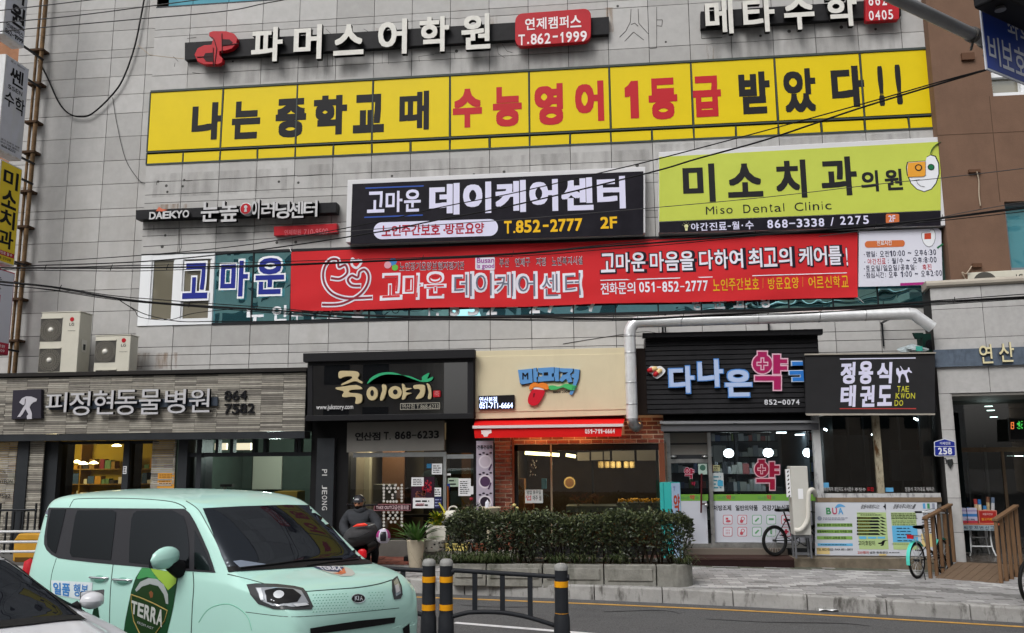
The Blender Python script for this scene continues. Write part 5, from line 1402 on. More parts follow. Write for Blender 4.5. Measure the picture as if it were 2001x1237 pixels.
sx0,sx1=W(1550,1090,YST).x,W(1835,1100,YST).x
st_z=W(1700,1091,YST).z
MB().box(sx0,sx1,YST,YTB+.1,-.3,st_z).build('step',STEPM,s,bevel=.01)
b=MB().tp('부산자격 개인지도 수시접수',YTB+.045,1610,952,1668,960,.004).tp('정용식 국가대표 체육관',YTB+.045,1768,952,1826,960,.004).tp('주짓수',YTB+.045,1670,953,1692,960,.01)
b.build('window_lettering',M('lettering_soft_white',(0.5,0.5,0.5)),s)
MB().pr(YTB+.044,1606,943,1620,953).pr(YTB+.044,1730,953,1746,961).build('window_sticker',M('sticker_lightblue',lin('5a9ac4'),.5),s)
MB().tp('모집',YTB+.045,1694,952,1707,960,.01).build('red_window_lettering',REDINK,s)
t=sign('taekwondo_sign','matt black box sign with white slanted syllables and yellow martial arts words',at=W(1700,750,YT2))
MB().pq(YT2,[(1574,694),(1827,691),(1827,808),(1574,808)],.03,-.03).build('face_panel',M('sign_matt_black',(0.024,0.024,0.026),.6,0,.1,3),t)
MB().box(W(1574,750,YT2).x,W(1827,750,YT2).x,YT2+.031,YT2+.14,W(1700,808,YT2).z,W(1700,694,YT2).z).build('box',VDARK,t)
MB().pq(YT2,[(1572,691.5),(1828,688.5),(1828,691),(1572,694.3)],.06,-.03).pq(YT2,[(1574,808),(1827,808),(1827,811),(1576,812)],.04,-.03).build('rim',M('rim_pale',lin('9a948a'),.6,0,.2,8),t)
SK=lambda u,v:((u*.86+v*.14),v)
b=MB()
for ch,x0_,y0_,x1_,y1_ in (('정',1639,708,1675,750),('용',1674,706,1710,750),('식',1710,708,1747,749),('태',1639,753,1676,795),('권',1677,753,1713,795),('도',1711,753,1747,793)):b.tp(ch,YT2,x0_,y0_,x1_,y1_,.045,warp=SK)
b.pq(YT2,[(1641,700.5),(1789,698.6),(1789,700.6),(1641,702.5)],0,.003)
fg=lambda pts:zpl(1500,600,3.99,3.99,pts)
blob(b,fg([(1002,485),(1012,475),(1022,480),(1028,500),(1045,490),(1032,462),(1040,465),(1060,492),(1090,488),(1095,472),(1105,475),(1108,490),(1125,508),(1118,514),(1098,505),(1085,520),(1092,550),(1102,585),(1082,585),(1078,555),(1062,525),(1045,525),(1035,555),(1032,588),(1018,588),(1022,555),(1012,530),(1004,520)]),.003,0,YT2)
b.build('white_lettering',LAV,t)
b=MB()
for ch,i in zip('TAE',range(3)):b.tp(ch,YT2,1752+i*8.2,754.5,1761+i*8.2,765.5,.01,warp=SK)
for ch,i in zip('KWON',range(4)):b.tp(ch,YT2,1749+i*9.9,767.8,1759.5+i*9.9,779,.01,warp=SK)
for ch,i in zip('DO',range(2)):b.tp(ch,YT2,1747+i*9.2,782,1756.5+i*9.2,793,.01,warp=SK)
b.build('yellow_lettering',M('lettering_lemon',lin('c3c03a'),.5),t)
MB().pq(YT2,[(1641,797.5),(1790,797.5),(1790,799.5),(1641,799.5)],0,.003).build('red_rule',M('rule_red',lin('a8403c'),.5),t)
t=sign('leisure_poster_board','wide poster board with green and blue bars and BUA letters below booth','board',at=W(1710,1030,YTB-.02))
YO=YTB-.045
BW_,BE=M('board_white',lin('c0c4cc'),.5),None
MB().pq(YO,[(1593,982),(1831,982),(1831,1087),(1593,1085)],.02,-.02).build('board',BW_,t)
LG,DG,SKB=M('board_green',lin('a9bf86'),.55),M('board_midgreen',lin('7da552'),.55),M('board_sky',lin('5fabd6'),.55)
pz=lambda x,y:(1580+x/7.696,970+y/7.694)
def bq(mb,x0,y0,x1,y1,c0=.003):a,c=pz(x0,y0),pz(x1,y1);mb.pr(YO,a[0],a[1],c[0],c[1],0,c0)
b=MB();bq(b,725,240,1205,795);bq(b,1235,240,1655,800);b.build('pale_green_columns',LG,t)
b=MB();bq(b,1690,560,1925,760);bq(b,120,770,320,870);bq(b,1060,865,1170,890);b.build('cream_patches',M('board_cream',lin('d3bd84'),.55),t)
b=MB()
for y in (405,500,597):bq(b,125,y,660,y+52)
b.build('green_bars',DG,t)
b=MB();bq(b,135,705,665,745);bq(b,1250,440,1650,690,.005);bq(b,760,600,870,640,.006);bq(b,890,605,1020,635,.006);bq(b,1035,605,1150,635,.006);b.build('blue_bars',SKB,t)
b=MB()
for i in range(6):
 y=310+i*48
 bq(b,725,y,980,y+30,.006)
 b.pq(YO,[pz(975,y),pz(1045,y),pz(1080,y+30),pz(975,y+30)],0,.0062);b.pq(YO,[pz(1065,y),pz(1110,y),pz(1170,y+30),pz(1110,y+26)],0,.006)
for txt,x0_,y0_,x1_,y1_ in (('학교 방과후 지도자 파견 문의',130,410,652,450),('생활체육지도자 실전 자격증 과정',125,508,655,545),('지도자 교육생 모집',228,603,560,640),('TEL 852-0053',122,782,370,815),('FAX 851-2835',395,782,665,812),('넓은 운동공간',920,825,1195,862),('연제센',1715,245,1905,285),('고마호랑이',742,665,1000,740)):
 a,c=pz(x0_,y0_),pz(x1_,y1_);b.tp(txt,YO,a[0],a[1],c[0],c[1],.014,c0=.006)
for txt,x0_,y0_,x1_,y1_ in (('정용식휘트니스',770,120,1085,185),('정용식주니어스쿨',1255,115,1625,185)):
 a,c=pz(x0_,y0_),pz(x1_,y1_);b.tp(txt,YO,a[0],a[1],c[0],c[1],.006,c0=.006,warp=lambda u,v:(u*.9+v*.1,v))
blob(b,[pz(x,y) for x,y in ((1040,700),(1090,690),(1120,662),(1195,658),(1150,675),(1125,735),(1095,742),(1080,735),(1105,715),(1060,715))],.006,0,YO)
blob(b,[pz(x,y) for x,y in ((1120,150),(1140,135),(1145,105),(1160,130),(1158,210),(1145,175))],.006,0,YO)
q=lambda*a:(pz(a[0],a[1])+pz(a[2],a[3]))
b.lines(YO-.006,*q(1240,250,1640,345),4,.4).lines(YO-.006,*q(1260,355,1640,440),3,.25).lines(YO-.007,*q(1320,455,1580,690),5,.22).lines(YO-.006,*q(730,245,1060,262),1,.3).lines(YO-.006,*q(780,268,1190,290),1,.5).lines(YO-.006,*q(1700,330,1900,560),6,.3).lines(YO-.006,*q(1250,705,1640,725),1,.3).lines(YO-.006,*q(180,715,620,738),1,.4).lines(YO-.006,*q(1690,640,1800,660),1,.4).lines(YO-.006,*q(1210,832,1375,855),1,.4)
b.build('dark_print',INK,t)
b=MB()
for i in range(6):b.lines(YO-.0075,*q(740,314+i*48,960,336+i*48),1,.35)
b.build('yellow_print',M('print_olive',lin('8a8a30'),.6),t)
b=MB();a,c=pz(735,820),pz(905,865);b.tp('250평의',YO,a[0],a[1],c[0],c[1],.014,c0=.006);b.build('red_print',M('print_red2',lin('b4504c'),.6),t)
b=MB()
for ch,x0_,x1_,mi in (('B',260,340,0),('U',350,430,1),('A',440,522,2)):
 a,c=pz(x0_,170),pz(x1_,270);b.mat(mi).tp(ch,YO,a[0],a[1],c[0],c[1],.03,c0=.005)
b.mat(2);blob(b,[pz(x,y) for x,y in ((400,160),(440,118),(500,120),(555,160),(500,155),(450,165),(400,180))],.004,0,YO)
for i,x in enumerate((1715,1780,1855)):b.mat((2,0,3)[i]);bq(b,x,105,x+45,185)
b.mat(3).lines(YO-.005,*q(215,310,660,360),2,.45);a=pz(165,330);p=W(*a,YO);b.extr(circ(p.x,p.z,.04,14),FR(YO-.004))
b.build('logo',[M('logo_green',lin('3f8a5a'),.5),M('logo_rose',lin('b0506a'),.5),M('logo_blue',lin('5a9acb'),.5),M('logo_grey',lin('8a90a0'),.5)],t)
t=thing('timber_deck','low dark brown timber deck along the pharmacy front','deck',(2.6,-.6,gz(2.6)))
YK=-.95
dz=W(1450,1091,YK).z;dx0,dx1=W(1250,1100,YK).x,sx0-.01
b=MB();y=YK
while y<YP_-.1:b.box(dx0,dx1,y,min(y+.135,YP_-.06),dz-.03,dz);y += .14
b.build('deck_boards',M('deck_brown',lin('3c2c28'),.75,0,.3,5,0,60,stretch=(1,8,8)),t)
MB().box(dx0,dx1,YK+.01,YP_-.08,-.25,dz-.031).build('skirt',M('deck_dark',lin('271a1a'),.8,0,.2,5),t)
MB().box(fx(1312),dx1,YP_-.25,YP_-.06,dz+.001,zb).build('door_sill',M('sill_grey',lin('6a625a'),.6),t)
# ================================================================ right hand building
yb_=-.25
s=thing('brown_building','brown rendered building at the right edge behind the granite entrance block','building',(9,0,0))
BRN=M('brown_render',lin('6f5748'),.85,0,.1,2.5,.25,50,dirt=.35,dcol=lin('5a4639'),dscale=.8)
xb0=W(1836,300,yb_).x
wx0,wz1,wz0=W(1937,150,yb_).x,W(1940,395,yb_).z,W(1940,530,yb_).z
ux0,uz1,uz0=W(1932,150,yb_).x,W(1940,45,yb_).z,W(1940,188,yb_).z
XE=14
b=MB().box(xb0,wx0,yb_,6,3,15).box(wx0,XE,yb_,6,3,wz0).box(wx0,XE,yb_,6,wz1,uz0).box(wx0,XE,yb_,6,uz1,15).box(wx0,XE,yb_+.3,6,wz0,wz1).box(wx0,XE,yb_+.3,6,uz0,uz1)
b.box(9.6,XE,.6,6,-.6,2.999);b.build('wall',BRN,s)
b=MB()
zj=[W(1900,262,yb_).z,W(1900,262,yb_).z-3.0,W(1900,262,yb_).z+3]
xj=W(1944,300,yb_).x
for z in zj:b.box(xb0,XE,yb_-.002,yb_+.01,z,z+.012)
b.box(xj,xj+.01,yb_-.002,yb_+.01,wz1,uz0)
b.build('render_joint',M('joint_brown',lin('4c3a2e'),.9),s)
w_=MB().box(wx0+.06,XE,yb_+.2,yb_+.22,wz0,wz1).build('window',TINT('glass_cyan_reflection',(0.10,.36,.43),(0.42,.78,.9),.5,.3),s)  # bright cyan base colour stands in for a reflection in the pane
b=MB().box(wx0,wx0+.06,yb_+.1,yb_+.26,wz0,wz1).box(wx0,XE,yb_+.1,yb_+.26,wz1-.06,wz1).box(wx0,XE,yb_-.02,yb_+.26,wz0,wz0+.05);b.build('window_frame',M('frame_grey',lin('7a7e84'),.4,.3),w_)
w_=MB().box(ux0+.05,XE,yb_+.2,yb_+.22,uz0,uz1).build('window',TINT('clear_window_glass',(0.16,0.15,0.11),(0.75,0.78,0.76),0.42),s)
b=MB().box(ux0,ux0+.07,yb_+.05,yb_+.26,uz0,uz1).box(ux0,XE,yb_+.05,yb_+.26,uz0,uz0+.08).box(ux0,XE,yb_+.05,yb_+.26,uz1-.1,uz1).box(ux0+.07,XE,yb_+.1,yb_+.26,uz0+.42,uz0+.52)
for k in range(1,6):b.box(ux0+k*.6,ux0+k*.6+.07,yb_+.08,yb_+.26,uz0,uz1)
b.build('window_frame',M('upvc_white',(0.74,0.76,0.78)),w_)
b=MB()
for x0,y0,x1,y1 in ((1877,106,1903,118),(1891,333,1914,338),(1898,516,1917,523)):b.pr(yb_,x0,y0,x1,y1,.06)
b.build('pipe_stub',M('stub_brown',lin('5a4030'),.7),s)
b=MB()
b.tube(spline([W(1909,335,yb_-.06),W(1913,355,yb_-.03),W(1913,380,yb_-.03),W(1916,402,yb_-.04)],4),.012,6)
b.tube(spline([W(1899,520,yb_-.05),W(1888,535,yb_-.04),W(1880,532,yb_-.08),W(1886,545,yb_-.05)],4),.012,6)
b.build('loose_wire',M('wire_pale',lin('a89a88'),.7),s)
PHI=radians(9)
YC=-.72
ox=W(1828,700,YC).x
RP=Plane((ox,YC,0),(cos(PHI),-sin(PHI),0))
s=thing('entrance_block','pale granite entrance block with rounded parapet and dark glazed doorway','building',(ox,YC,gz(ox)))
GR=[M('entrance_granite_%d'%i,(0.40+d,.395+d,.39+d),.6,0,.09,9,.08,120,dirt=.3,dcol=(.27,.26,.25),dscale=1.2) for i,d in enumerate((-.015,.0,.015))]
rb=lambda mb,a0,a1,b0,b1,c0,c1:mb.box(a0,a1,b0,b1,c0,c1,RP.fr)
def A(x,y=900):return RP.px(x,y)[0]
def B(y,x=1900):return RP.px(x,y)[1]
zcap0,zcap1=B(559),B(545)
EW,CI_=3.6,-.6
dl=A(1868)
ztop_d=B(768,1900)
b=MB();rg=random.Random(6)
rowsr=[zcap0,B(602),B(660),B(712,1900),B(768,1900)]
xs=[0,A(1927,680),A(1927,680)+1.05,A(1927,680)+2.1,EW]
for za,zb2 in zip(rowsr,rowsr[1:]):
 for a,c in zip(xs,xs[1:]):b.mat(rg.randrange(3));rb(b,a+.004,c-.004,zb2+.004,za-.004,0,.02)
zr=[ztop_d,B(840,1850),B(906,1850),B(973,1850),B(1040,1850),B(1140,1850)]
for za,zb2 in zip(zr,zr[1:]):b.mat(rg.randrange(3));rb(b,0,dl,zb2+.004,za-.004,0,.02);b.mat(rg.randrange(3));rb(b,dl+.006,dl+.025,zb2+.004,za-.004,CI_,0.0)
b.build('granite_cladding',GR,s)
b=MB();rb(b,0,EW,ztop_d,zcap0,-1.6,-.002);rb(b,0,dl-.002,-.4,ztop_d,-1.6,-.002);b.build('wall_core',JOINT,s)
b=MB();prof=[(0,.10),(.5,.105),(.9,.09),(1,.05)]
h=zcap1-zcap0
pts=[(-.4,zcap0),(.045,zcap0),(.085,zcap0+h*.25),(.09,zcap0+h*.6),(.06,zcap0+h*.95),(0,zcap1),(-.4,zcap1)]
n=len(pts)
vs=[RP.fr(a,z,c) for a in (-.06,EW) for c,z in pts]
b.add(vs,[(i,(i+1)%n,n+(i+1)%n,n+i) for i in range(n)]);b.add(vs[:n],[tuple(range(n))]).add(vs[n:],[tuple(range(n))[::-1]])
b.build('parapet_cap',M('cap_stone',lin('a49d92'),.6,0,.08,5,dirt=.3),s)
b=MB();rb(b,-.0,EW,zcap0-.9,zcap1-.15,-2.2,-1.4);b.build('roof',JOINT,s)
bb0,bb1=B(716,1900),B(682,1900)
b=MB();rb(b,-.03,EW,bb0,bb1,.021,.075);b.build('sign_band',M('band_blue_grey',lin('55606e'),.55,0,.25,5,dirt=.8,dcol=lin('1c2026'),dscale=2.5),s)
m=MB();m.tp('연',RP,1909,675,1938,711,.012,.035,.08);m.tp('산',RP,1947,671,1980,708,.012,.035,.08);m.tp('빌',RP,1998,668,2028,706,.012,.035,.08)
m.mat(1).tp('연',RP,1909,675,1938,711,.010,0,.118).tp('산',RP,1947,671,1980,708,.010,0,.118).tp('빌',RP,1998,668,2028,706,.01,0,.118)
m.build('letter',[M('letter_brown_side',lin('3a3024'),.5),M('letter_ivory',lin('cfc6a0'),.45)],s)
CI=-1.45
b=MB();rb(b,dl+.026,EW,ztop_d-.05,ztop_d-.002,-1.6,0.0);b.build('soffit',M('soffit_grey',lin('6c6a66'),.7),s)
zt_=B(877,1930)
b=MB()
rb(b,dl+.03,dl+.10,gz(6)-.1,ztop_d-.05,CI-.03,CI+.05);rb(b,dl+.14,EW,zt_-.05,zt_+.035,CI-.03,CI+.06)
for k in range(4):rb(b,dl+.12+k*.95,dl+.17+k*.95,gz(6),zt_-.05,CI-.03,CI+.03)
b.build('bronze_frame',M('frame_bronze',lin('5a4c3e'),.35,.6,.2,5),s)
fl=.06
b=MB();P_=[RP.fr(dl,fl-.1,CI),RP.fr(EW,fl-.1,CI),RP.fr(EW,ztop_d,CI),RP.fr(dl,ztop_d,CI)];b.quad(*P_);b.build('glass_pane',SHOPGLASS,s)
b=MB();rb(b,dl-.02,EW,fl-.5,fl,-4.6,-.02);b.build('threshold',M('threshold_stone',lin('504a44'),.25,0,.2,4),s)
b=MB()
for q in ([(dl,-4.6),(EW,-4.6)],[(dl+.027,-.61),(dl+.027,-4.6)]):
 (a0,c0),(a1,c1)=q;b.quad(RP.fr(a0,fl,c0),RP.fr(a1,fl,c1),RP.fr(a1,ztop_d,c1),RP.fr(a0,ztop_d,c0))
b.quad(RP.fr(dl,ztop_d-.052,CI-.02),RP.fr(EW,ztop_d-.052,CI-.02),RP.fr(EW,ztop_d-.052,-4.6),RP.fr(dl,ztop_d-.052,-4.6))
b.build('lobby',M('lobby_dark',lin('2a2724'),.6,0,.2,2),s)
b=MB()
for k in range(4):rb(b,dl+.35+k*.1,dl+.37+k*.1,fl+.6,fl+1.7,-2.3,-2.28)
rb(b,dl+1.0,dl+1.05,fl,fl+2.0,-2.5,-2.4);rb(b,dl+.3,dl+1.3,fl+.5,fl+.53,-2.3,-2.27)
b.build('lobby_rail',M('rail_grey',lin('5a5854'),.4,.5),s)
b=MB()
for x,y,c in ((1932,794,-1.9),(1936,802,-2.3),(1942,815,-2.9)):
 d=ray(x,y);PLq=Plane(RP.fr(0,0,c),RP.r);a,z=PLq.px(x,y);p=PLq.fr(a,z,0);b.lathe([(.07,-.006),(.07,.006)],p,14)
PLq=Plane(RP.fr(0,0,-1.2),RP.r);a,z=PLq.px(1991,891);b.lathe([(.07,-.006),(.07,.006)],PLq.fr(a,z,0),14)
point('lobby_light',RP.fr(dl+1.2,ztop_d-.5,-2.6),(.85,1,.95),9,.15,s)
b.build('downlight',M('lamp_mint',(0.75,1.0,.92),.5,emit=4),s)
t=sign('led_board','dark led board hanging in the doorway with red and green dot letters','display',at=RP.fr(A(1980),B(840),CI+.2))
P2=Plane(RP.fr(0,0,CI+.35),RP.r)
MB().pq(P2,[(1969,817),(2040,815),(2040,861),(1970,862)],.06).build('case',M('case_grey',lin('3c3a38'),.5),t)
MB().pq(P2,[(1972,820),(2038,818),(2038,858),(1973,859)],.004,.06).build('screen',VDARK,t)
b=MB()
rg=random.Random(2)
for (x,y,mi) in [(1974+i*1.6,826+j_*1.7,0) for i in range(4) for j_ in range(8) if (i in (0,3) or j_ in (0,3,7))]+[(1986+i*1.6,824+j_*1.7,1) for i in range(7) for j_ in range(9) if rg.random()<.55]:
 b.mat(mi).pr(P2,x-.55,y-.55,x+.55,y+.55,0,.066)
b.build('lit_dots',[M('led_orange',(1.0,.25,.06),.5,emit=1.6),M('led_green',(.1,1.0,.15),.5,emit=1.0)],t)
t=sign('address_plate','dark blue house shaped address plate with white number 258 on granite pillar',at=RP.fr(A(1846),B(876,1846),.03))
out=[(1824.5,864),(1826,862.5),(1845,857),(1865,862.5),(1866,864),(1867,889.5),(1865,891.5),(1827,891.5),(1825,889.5)]
MB().pq(RP,out,.012,.021).build('plate',M('plate_rim',lin('c4c6cc'),.4),t)
cx_,cy_=1846,876
MB().pq(RP,[(cx_+(x-cx_)*.93,cy_+(y-cy_)*.92) for x,y in out],.003,.033).build('blue_field',M('plate_blue',lin('1e2c84'),.4),t)
b=MB()
for i,ch in enumerate('258'):b.tp(ch,RP,1832+i*9.4,875,1841+i*9.4,888,.03,c0=.038)
b.tp('거제천로',RP,1835,863.5,1857,869,.01,c0=.038);b.pq(RP,[(1826.5,872.2),(1865,872.2),(1865,873),(1826.5,873)],0,.038)
b.build('lettering',M('plate_white',lin('d0d2da'),.4),t)
t=thing('shield_lock','small dark shield shaped lock cover below the blue address plate','lock',RP.fr(A(1855),B(905,1855),.03))
b=MB();b.pq(RP,[(1850,898),(1860,896.5),(1862,906),(1856,916),(1851,908)],.04,.021);b.build('cover',M('lock_dark',lin('3a3c3c'),.4,.5),t,bevel=.006)
b=MB().tube(spline([RP.fr(*RP.px(x,y),.04) for x,y in ((1844,910),(1843,897),(1848,897),(1849,906))],3),.008,6);b.build('wire_loop',DARKMETAL,t)
t=thing('air_conditioner','white outdoor unit half hidden behind the granite parapet','air conditioner',RP.fr(A(1940,540),zcap1-.3,-.8))
P3=Plane(RP.fr(0,0,-.6),RP.r);a0,z1=P3.px(1889,533);a1=P3.px(2005,530)[0]
b=MB().box(a0,a1,zcap1-.5,z1,-.5,0,P3.fr);b.build('case',M('ac_white',lin('c2bfb2'),.5,0,.05,4),t,bevel=.012)
c_=P3.px(1925,552);b=MB();b.extr(circ(c_[0],c_[1],.2,24),P3.fr,.006,.0);b.build('fan_grille',M('ac_grille_dark',lin('4a4844'),.6),t)
MB().tp('LG',P3,1985,536,1999,542,.02,c0=.004).build('lettering',INK,t)
# ================================================================ things on the wall: outdoor units, duct, cables
ACW=M('ac_white',lin('c2bfb2'),.5,0,.05,4,dirt=.25,dcol=lin('9a9484'),dscale=2)
ACG=M('ac_grille_dark',lin('4a4844'),.6)
def ac_unit(label,Yf,x0,x1,y0,fans,logo,depth,hide=0.0):
 zb=za1+.087;p0=W(x0,700,Yf).x;p1=W(x1,700,Yf).x;zt=W(x0,y0,Yf).z
 t=thing('air_conditioner',label,'air conditioner',((p0+p1)/2,Yf+depth/2,zb))
 MB().box(p0,p1,Yf,Yf+depth,zb,zt).build('case',ACW,t,bevel=.015)
 MB().box(p0-.01,p1+.01,Yf-.01,Yf+depth+.01,zt+.001,zt+.018).build('lid',ACW,t,bevel=.005)
 for fx_,fy_,r in fans:
  p=W(fx_,fy_,Yf)
  b=MB();b.box(p.x-r,p.x+r,Yf-.004,Yf-.001,max(zb,p.z-r),p.z+r)
  b.mat(1)
  for k in range(28):
   a=2*pi*k/28
   q0=Vector((p.x+cos(a)*.055,Yf-.012,p.z+sin(a)*.055));q1=Vector((p.x+cos(a+.3)*r*.95,Yf-.012,p.z+sin(a+.3)*r*.95))
   if q1.z>zb+.01:b.bar(q0,q1,.006,.006,(0,1,0))
  for rr in (.35,.6,.82,.97):
   pts=[Vector((p.x+cos(a_)*r*rr,Yf-.014,p.z+sin(a_)*r*rr)) for a_ in [2*pi*i/24 for i in range(25)]]
   pts=[q for q in pts if q.z>zb+.01]
   for u_,v_ in zip(pts,pts[1:]):
    if (u_-v_).length<.2:b.bar(u_,v_,.005,.005,(0,1,0))
  b.build('fan_grille',[ACG,M('grille_wire',lin('8a867c'),.5)],t)
  if p.z>zb+.1:MB().lathe([(.055,0),(.05,.02),(0,.025)],(p.x,Yf-.01,p.z),14,'Y').build('fan_hub',M('hub_pale',lin('d0cec6'),.4),t)
  f=MB().box(p.x-r,p.x+r,Yf-.02,Yf,p.z+r,p.z+r+.025);f.build('grille_rim',ACW,t)
 lx,ly=logo;p=W(lx,ly,Yf)
 MB().lathe([(.045,0),(.045,.006)],(p.x,Yf,p.z),16,'Y').build('red_emblem',SIGNRED,t)
 MB().tp('LG',Yf,lx-5,ly+7,lx+4,ly+12.5,.012,c0=.004).tp('Inverter',Yf,lx-8,ly+21,lx+7,ly+23,.0,c0=.004).build('lettering',M('print_dark_grey',lin('3a3a3c'),.5),t)
 return t,p0,p1,zb,zt
t,p0,p1,zb_,zt_=ac_unit('tall white outdoor unit with two fans on the clinic roof ledge',-.62,75,151,612,[(100,645,.235),(97,704,.235)],(141,624),.42)
b=MB();b.box(p1+.001,p1+.012,-.5,-.35,zt_-.8,zt_-.55);b.build('side_handle',M('hub_pale',lin('d0cec6')),t)
b=MB().box(p1+.013,p1+.02,-.47,-.4,zt_-.76,zt_-.64);b.build('valve_cover',DARKGREY,t)
ac_unit('short outdoor unit with wire fan guard beside the tall white one',-.62,184,253,657,[(206,687,.22),(206,745,.22)],(242,665),.3)
DUCT=M('duct_silver',(0.72,.73,.74),.34,.45,.08,10,.15,30)
t=thing('ventilation_duct','shiny silver duct rising beside cream sign then running right under the windows','duct',W(1232,735,-.98))
YV=-1.0
vx=W(1233,740,YV).x
zh=W(1400,619,YV).z
pv=[W(1234,818,YV),W(1232,660,YV)]
bend=[Vector((vx+.10*(1-cos(a))*1.6,YV,W(1232,655,YV).z+sin(a)*.24)) for a in [radians(q) for q in (0,15,30,45,60,75,90)]]
zt2=bend[-1].z
MB().tube([Vector((vx,YV,pv[0].z)),Vector((vx,YV,bend[0].z))],.105,18,False).build('riser',DUCT,t)
MB().tube(bend,.108,18,False).build('elbow',DUCT,t)
hx1=W(1775,610,YV).x
MB().tube([bend[-1],Vector((hx1,YV,W(1775,613,YV).z))],.105,18,False).build('run',DUCT,t)
e0=Vector((hx1,YV,W(1775,613,YV).z));e1=W(1822,640,YV)
MB().tube([e0,e0.lerp(e1,.15)+Vector((.03,0,.03)),e0.lerp(e1,.35)+Vector((.02,0,.02)),e1],[.107,.107,.105,.105],18).build('outlet',DUCT,t)
b=MB()
for z in [bend[0].z-.02,W(1232,690,YV).z,W(1232,748,YV).z,W(1232,790,YV).z]:b.lathe([(.108,-.012),(.112,0),(.108,.012)],(vx,YV,z),18)
for px_ in (1330,1480,1600,1690):
 u=(W(px_,617,YV).x-bend[-1].x)/(hx1-bend[-1].x);q=bend[-1].lerp(e0,u);b.lathe([(.108,-.012),(.112,0),(.108,.012)],q,18,'X')
b.build('joint_ring',STEEL,t)
b=MB();b.tube(spline([Vector((vx,YV,pv[0].z)),Vector((vx+.01,YV,pv[0].z-.08)),Vector((vx+.06,YV+.1,pv[0].z-.14)),Vector((vx+.1,YV+.3,pv[0].z-.12))],4),.1,16);b.build('flexible_end',M('duct_flex',(.3,.3,.31),.35,.8),t)
b=MB()
for px_ in (1300,1520,1755):q=W(px_,615,YV);b.bar((q.x,YV,q.z+.0),(q.x,-.02,q.z+.0),.03,.03);b.bar((q.x,-.05,q.z),(q.x,-.05,q.z-.45),.03,.02)
b.build('bracket',DARKMETAL,t)
t=thing('wall_speaker','dark green horn speaker and box tucked above the taekwondo sign','speaker',W(1810,675,-.5))
b=MB();b.box(W(1803,665,-.5).x,W(1826,665,-.5).x,-.5,-.2,W(1812,690,-.5).z,W(1812,652,-.5).z);b.build('box',M('speaker_green',lin('17322c'),.6),t)
q=W(1818,673,-.5);b=MB().lathe([(.09,0),(.09,.01)],(q.x,-.5,q.z),16,'Y').lathe([(.05,.01),(.05,.016)],(q.x,-.5,q.z),12,'Y');b.build('cone',INK,t)
MB().pq(-.45,[(1782,651),(1803,651),(1798,663),(1787,662)],.05).build('horn',M('speaker_green',lin('17322c')),t)
t=thing('plastic_bag','crumpled pale and teal plastic bag on top of the taekwondo sign','bag',W(1785,688,-.7))
rg=random.Random(3)
b=MB();p=W(1783,684,-.7)
def crump(u,v):
 a,h=2*pi*u,v;r=(.17*sin(pi*min(.97,h*.9+.1)))*(1+.25*sin(a*5+h*9)+.15*sin(a*11))
 return Vector((p.x+r*1.3*cos(a),p.y+r*.7*sin(a),p.z-.09+.2*h))
b.grid(crump,26,8,False).build('bag',M('bag_pale',lin('a9b4b8'),.4),t)
b=MB();b.pr(-.86,1789,677,1802,686,.03).build('teal_print',M('bag_teal',lin('3f9a8c'),.4),t)
t=thing('security_camera','small black security camera under the silver duct','camera',W(1303,637,-.3))
q=W(1300,634,-.3);b=MB().box(q.x-.09,q.x+.13,-.34,-.26,q.z-.04,q.z+.03);b.build('housing',INK,t,bevel=.008);MB().tube([(q.x,-.28,q.z),(q.x+.02,-.02,q.z-.1)],.012,6).build('bracket',DARKMETAL,t)
MB().tube(spline([W(1296,640,-.28),W(1290,652,-.2),W(1262,648,-.1),W(1200,656,-.03),W(1100,672,-.03)],4),.006,5).build('lead',INK,t)
CAB=M('cable_black',(0.012,0.012,0.013),.6)
CABG=M('cable_grey',(0.05,0.05,0.052),.6)
def cable(label,pts,Y,r,Y2=None,mat=CAB,lashed=0,ties=()):
 n=len(pts);ps=[]
 for i,(x,y) in enumerate(pts):
  yy=Y if Y2 is None else Y+(Y2-Y)*i/(n-1)
  ps.append(W(x,y,yy))
 sp=spline(ps,7)
 t=thing('cable',label,'cable',sp[len(sp) // 2],group='overhead cables')
 b=MB().tube(sp,r,6)
 b.build('wire',mat,t)
 if lashed:
  b=MB();rg=random.Random(int(pts[0][1]))
  for k in range(lashed):
   ph=rg.uniform(0,6)
   q=[s_+Vector((0,.015*cos(i*.5+ph),(.012+.02*(1+sin(i*.19+ph)))*(1 if k%2 else-1))) for i,s_ in enumerate(sp)]
   b.tube(q,r*.5,5)
  for k in range(0,len(sp)-1,5):
   if rg.random()<.6:q=sp[k];b.tube([q+Vector((0,0,-.04)),q+Vector((.02,-.02,.01)),q+Vector((.03,0,.06))],.006,4)
  b.build('lashing',mat,t)
 return t
cable('thick black cable bundle crossing the red banner and lime dental sign',[(-60,523),(150,524),(300,523),(500,519),(750,509),(1000,497),(1150,484),(1300,473),(1500,457),(1660,445),(1838,427),(2060,399)],-3.6,.014,lashed=2)
cable('thick black cable bundle sagging below the red banner',[(-60,546),(0,551),(100,561),(225,582),(325,593),(500,604),(713,617),(1000,620),(1225,623),(1400,615),(1500,610),(1650,601),(1830,590),(2060,577)],-3.6,.015,lashed=3)
cable('drooping branch cable parting from the lower bundle before white window frame',[(228,583),(255,600),(290,616),(350,628),(420,628),(520,628),(640,624),(800,621)],-3.55,.008)
cable('loose thin branch cable falling away left of the white window frame',[(230,584),(262,606),(275,620),(330,625),(380,612),(470,602)],-3.5,.006)
cable('thin cable at the upper left corner, topmost of three',[(-40,25),(83,11),(200,-3)],-3.6,.009,mat=CABG)
cable('thin cable at the upper left corner, middle of three',[(-40,47),(125,33),(300,11),(420,-5)],-3.6,.009,mat=CABG)
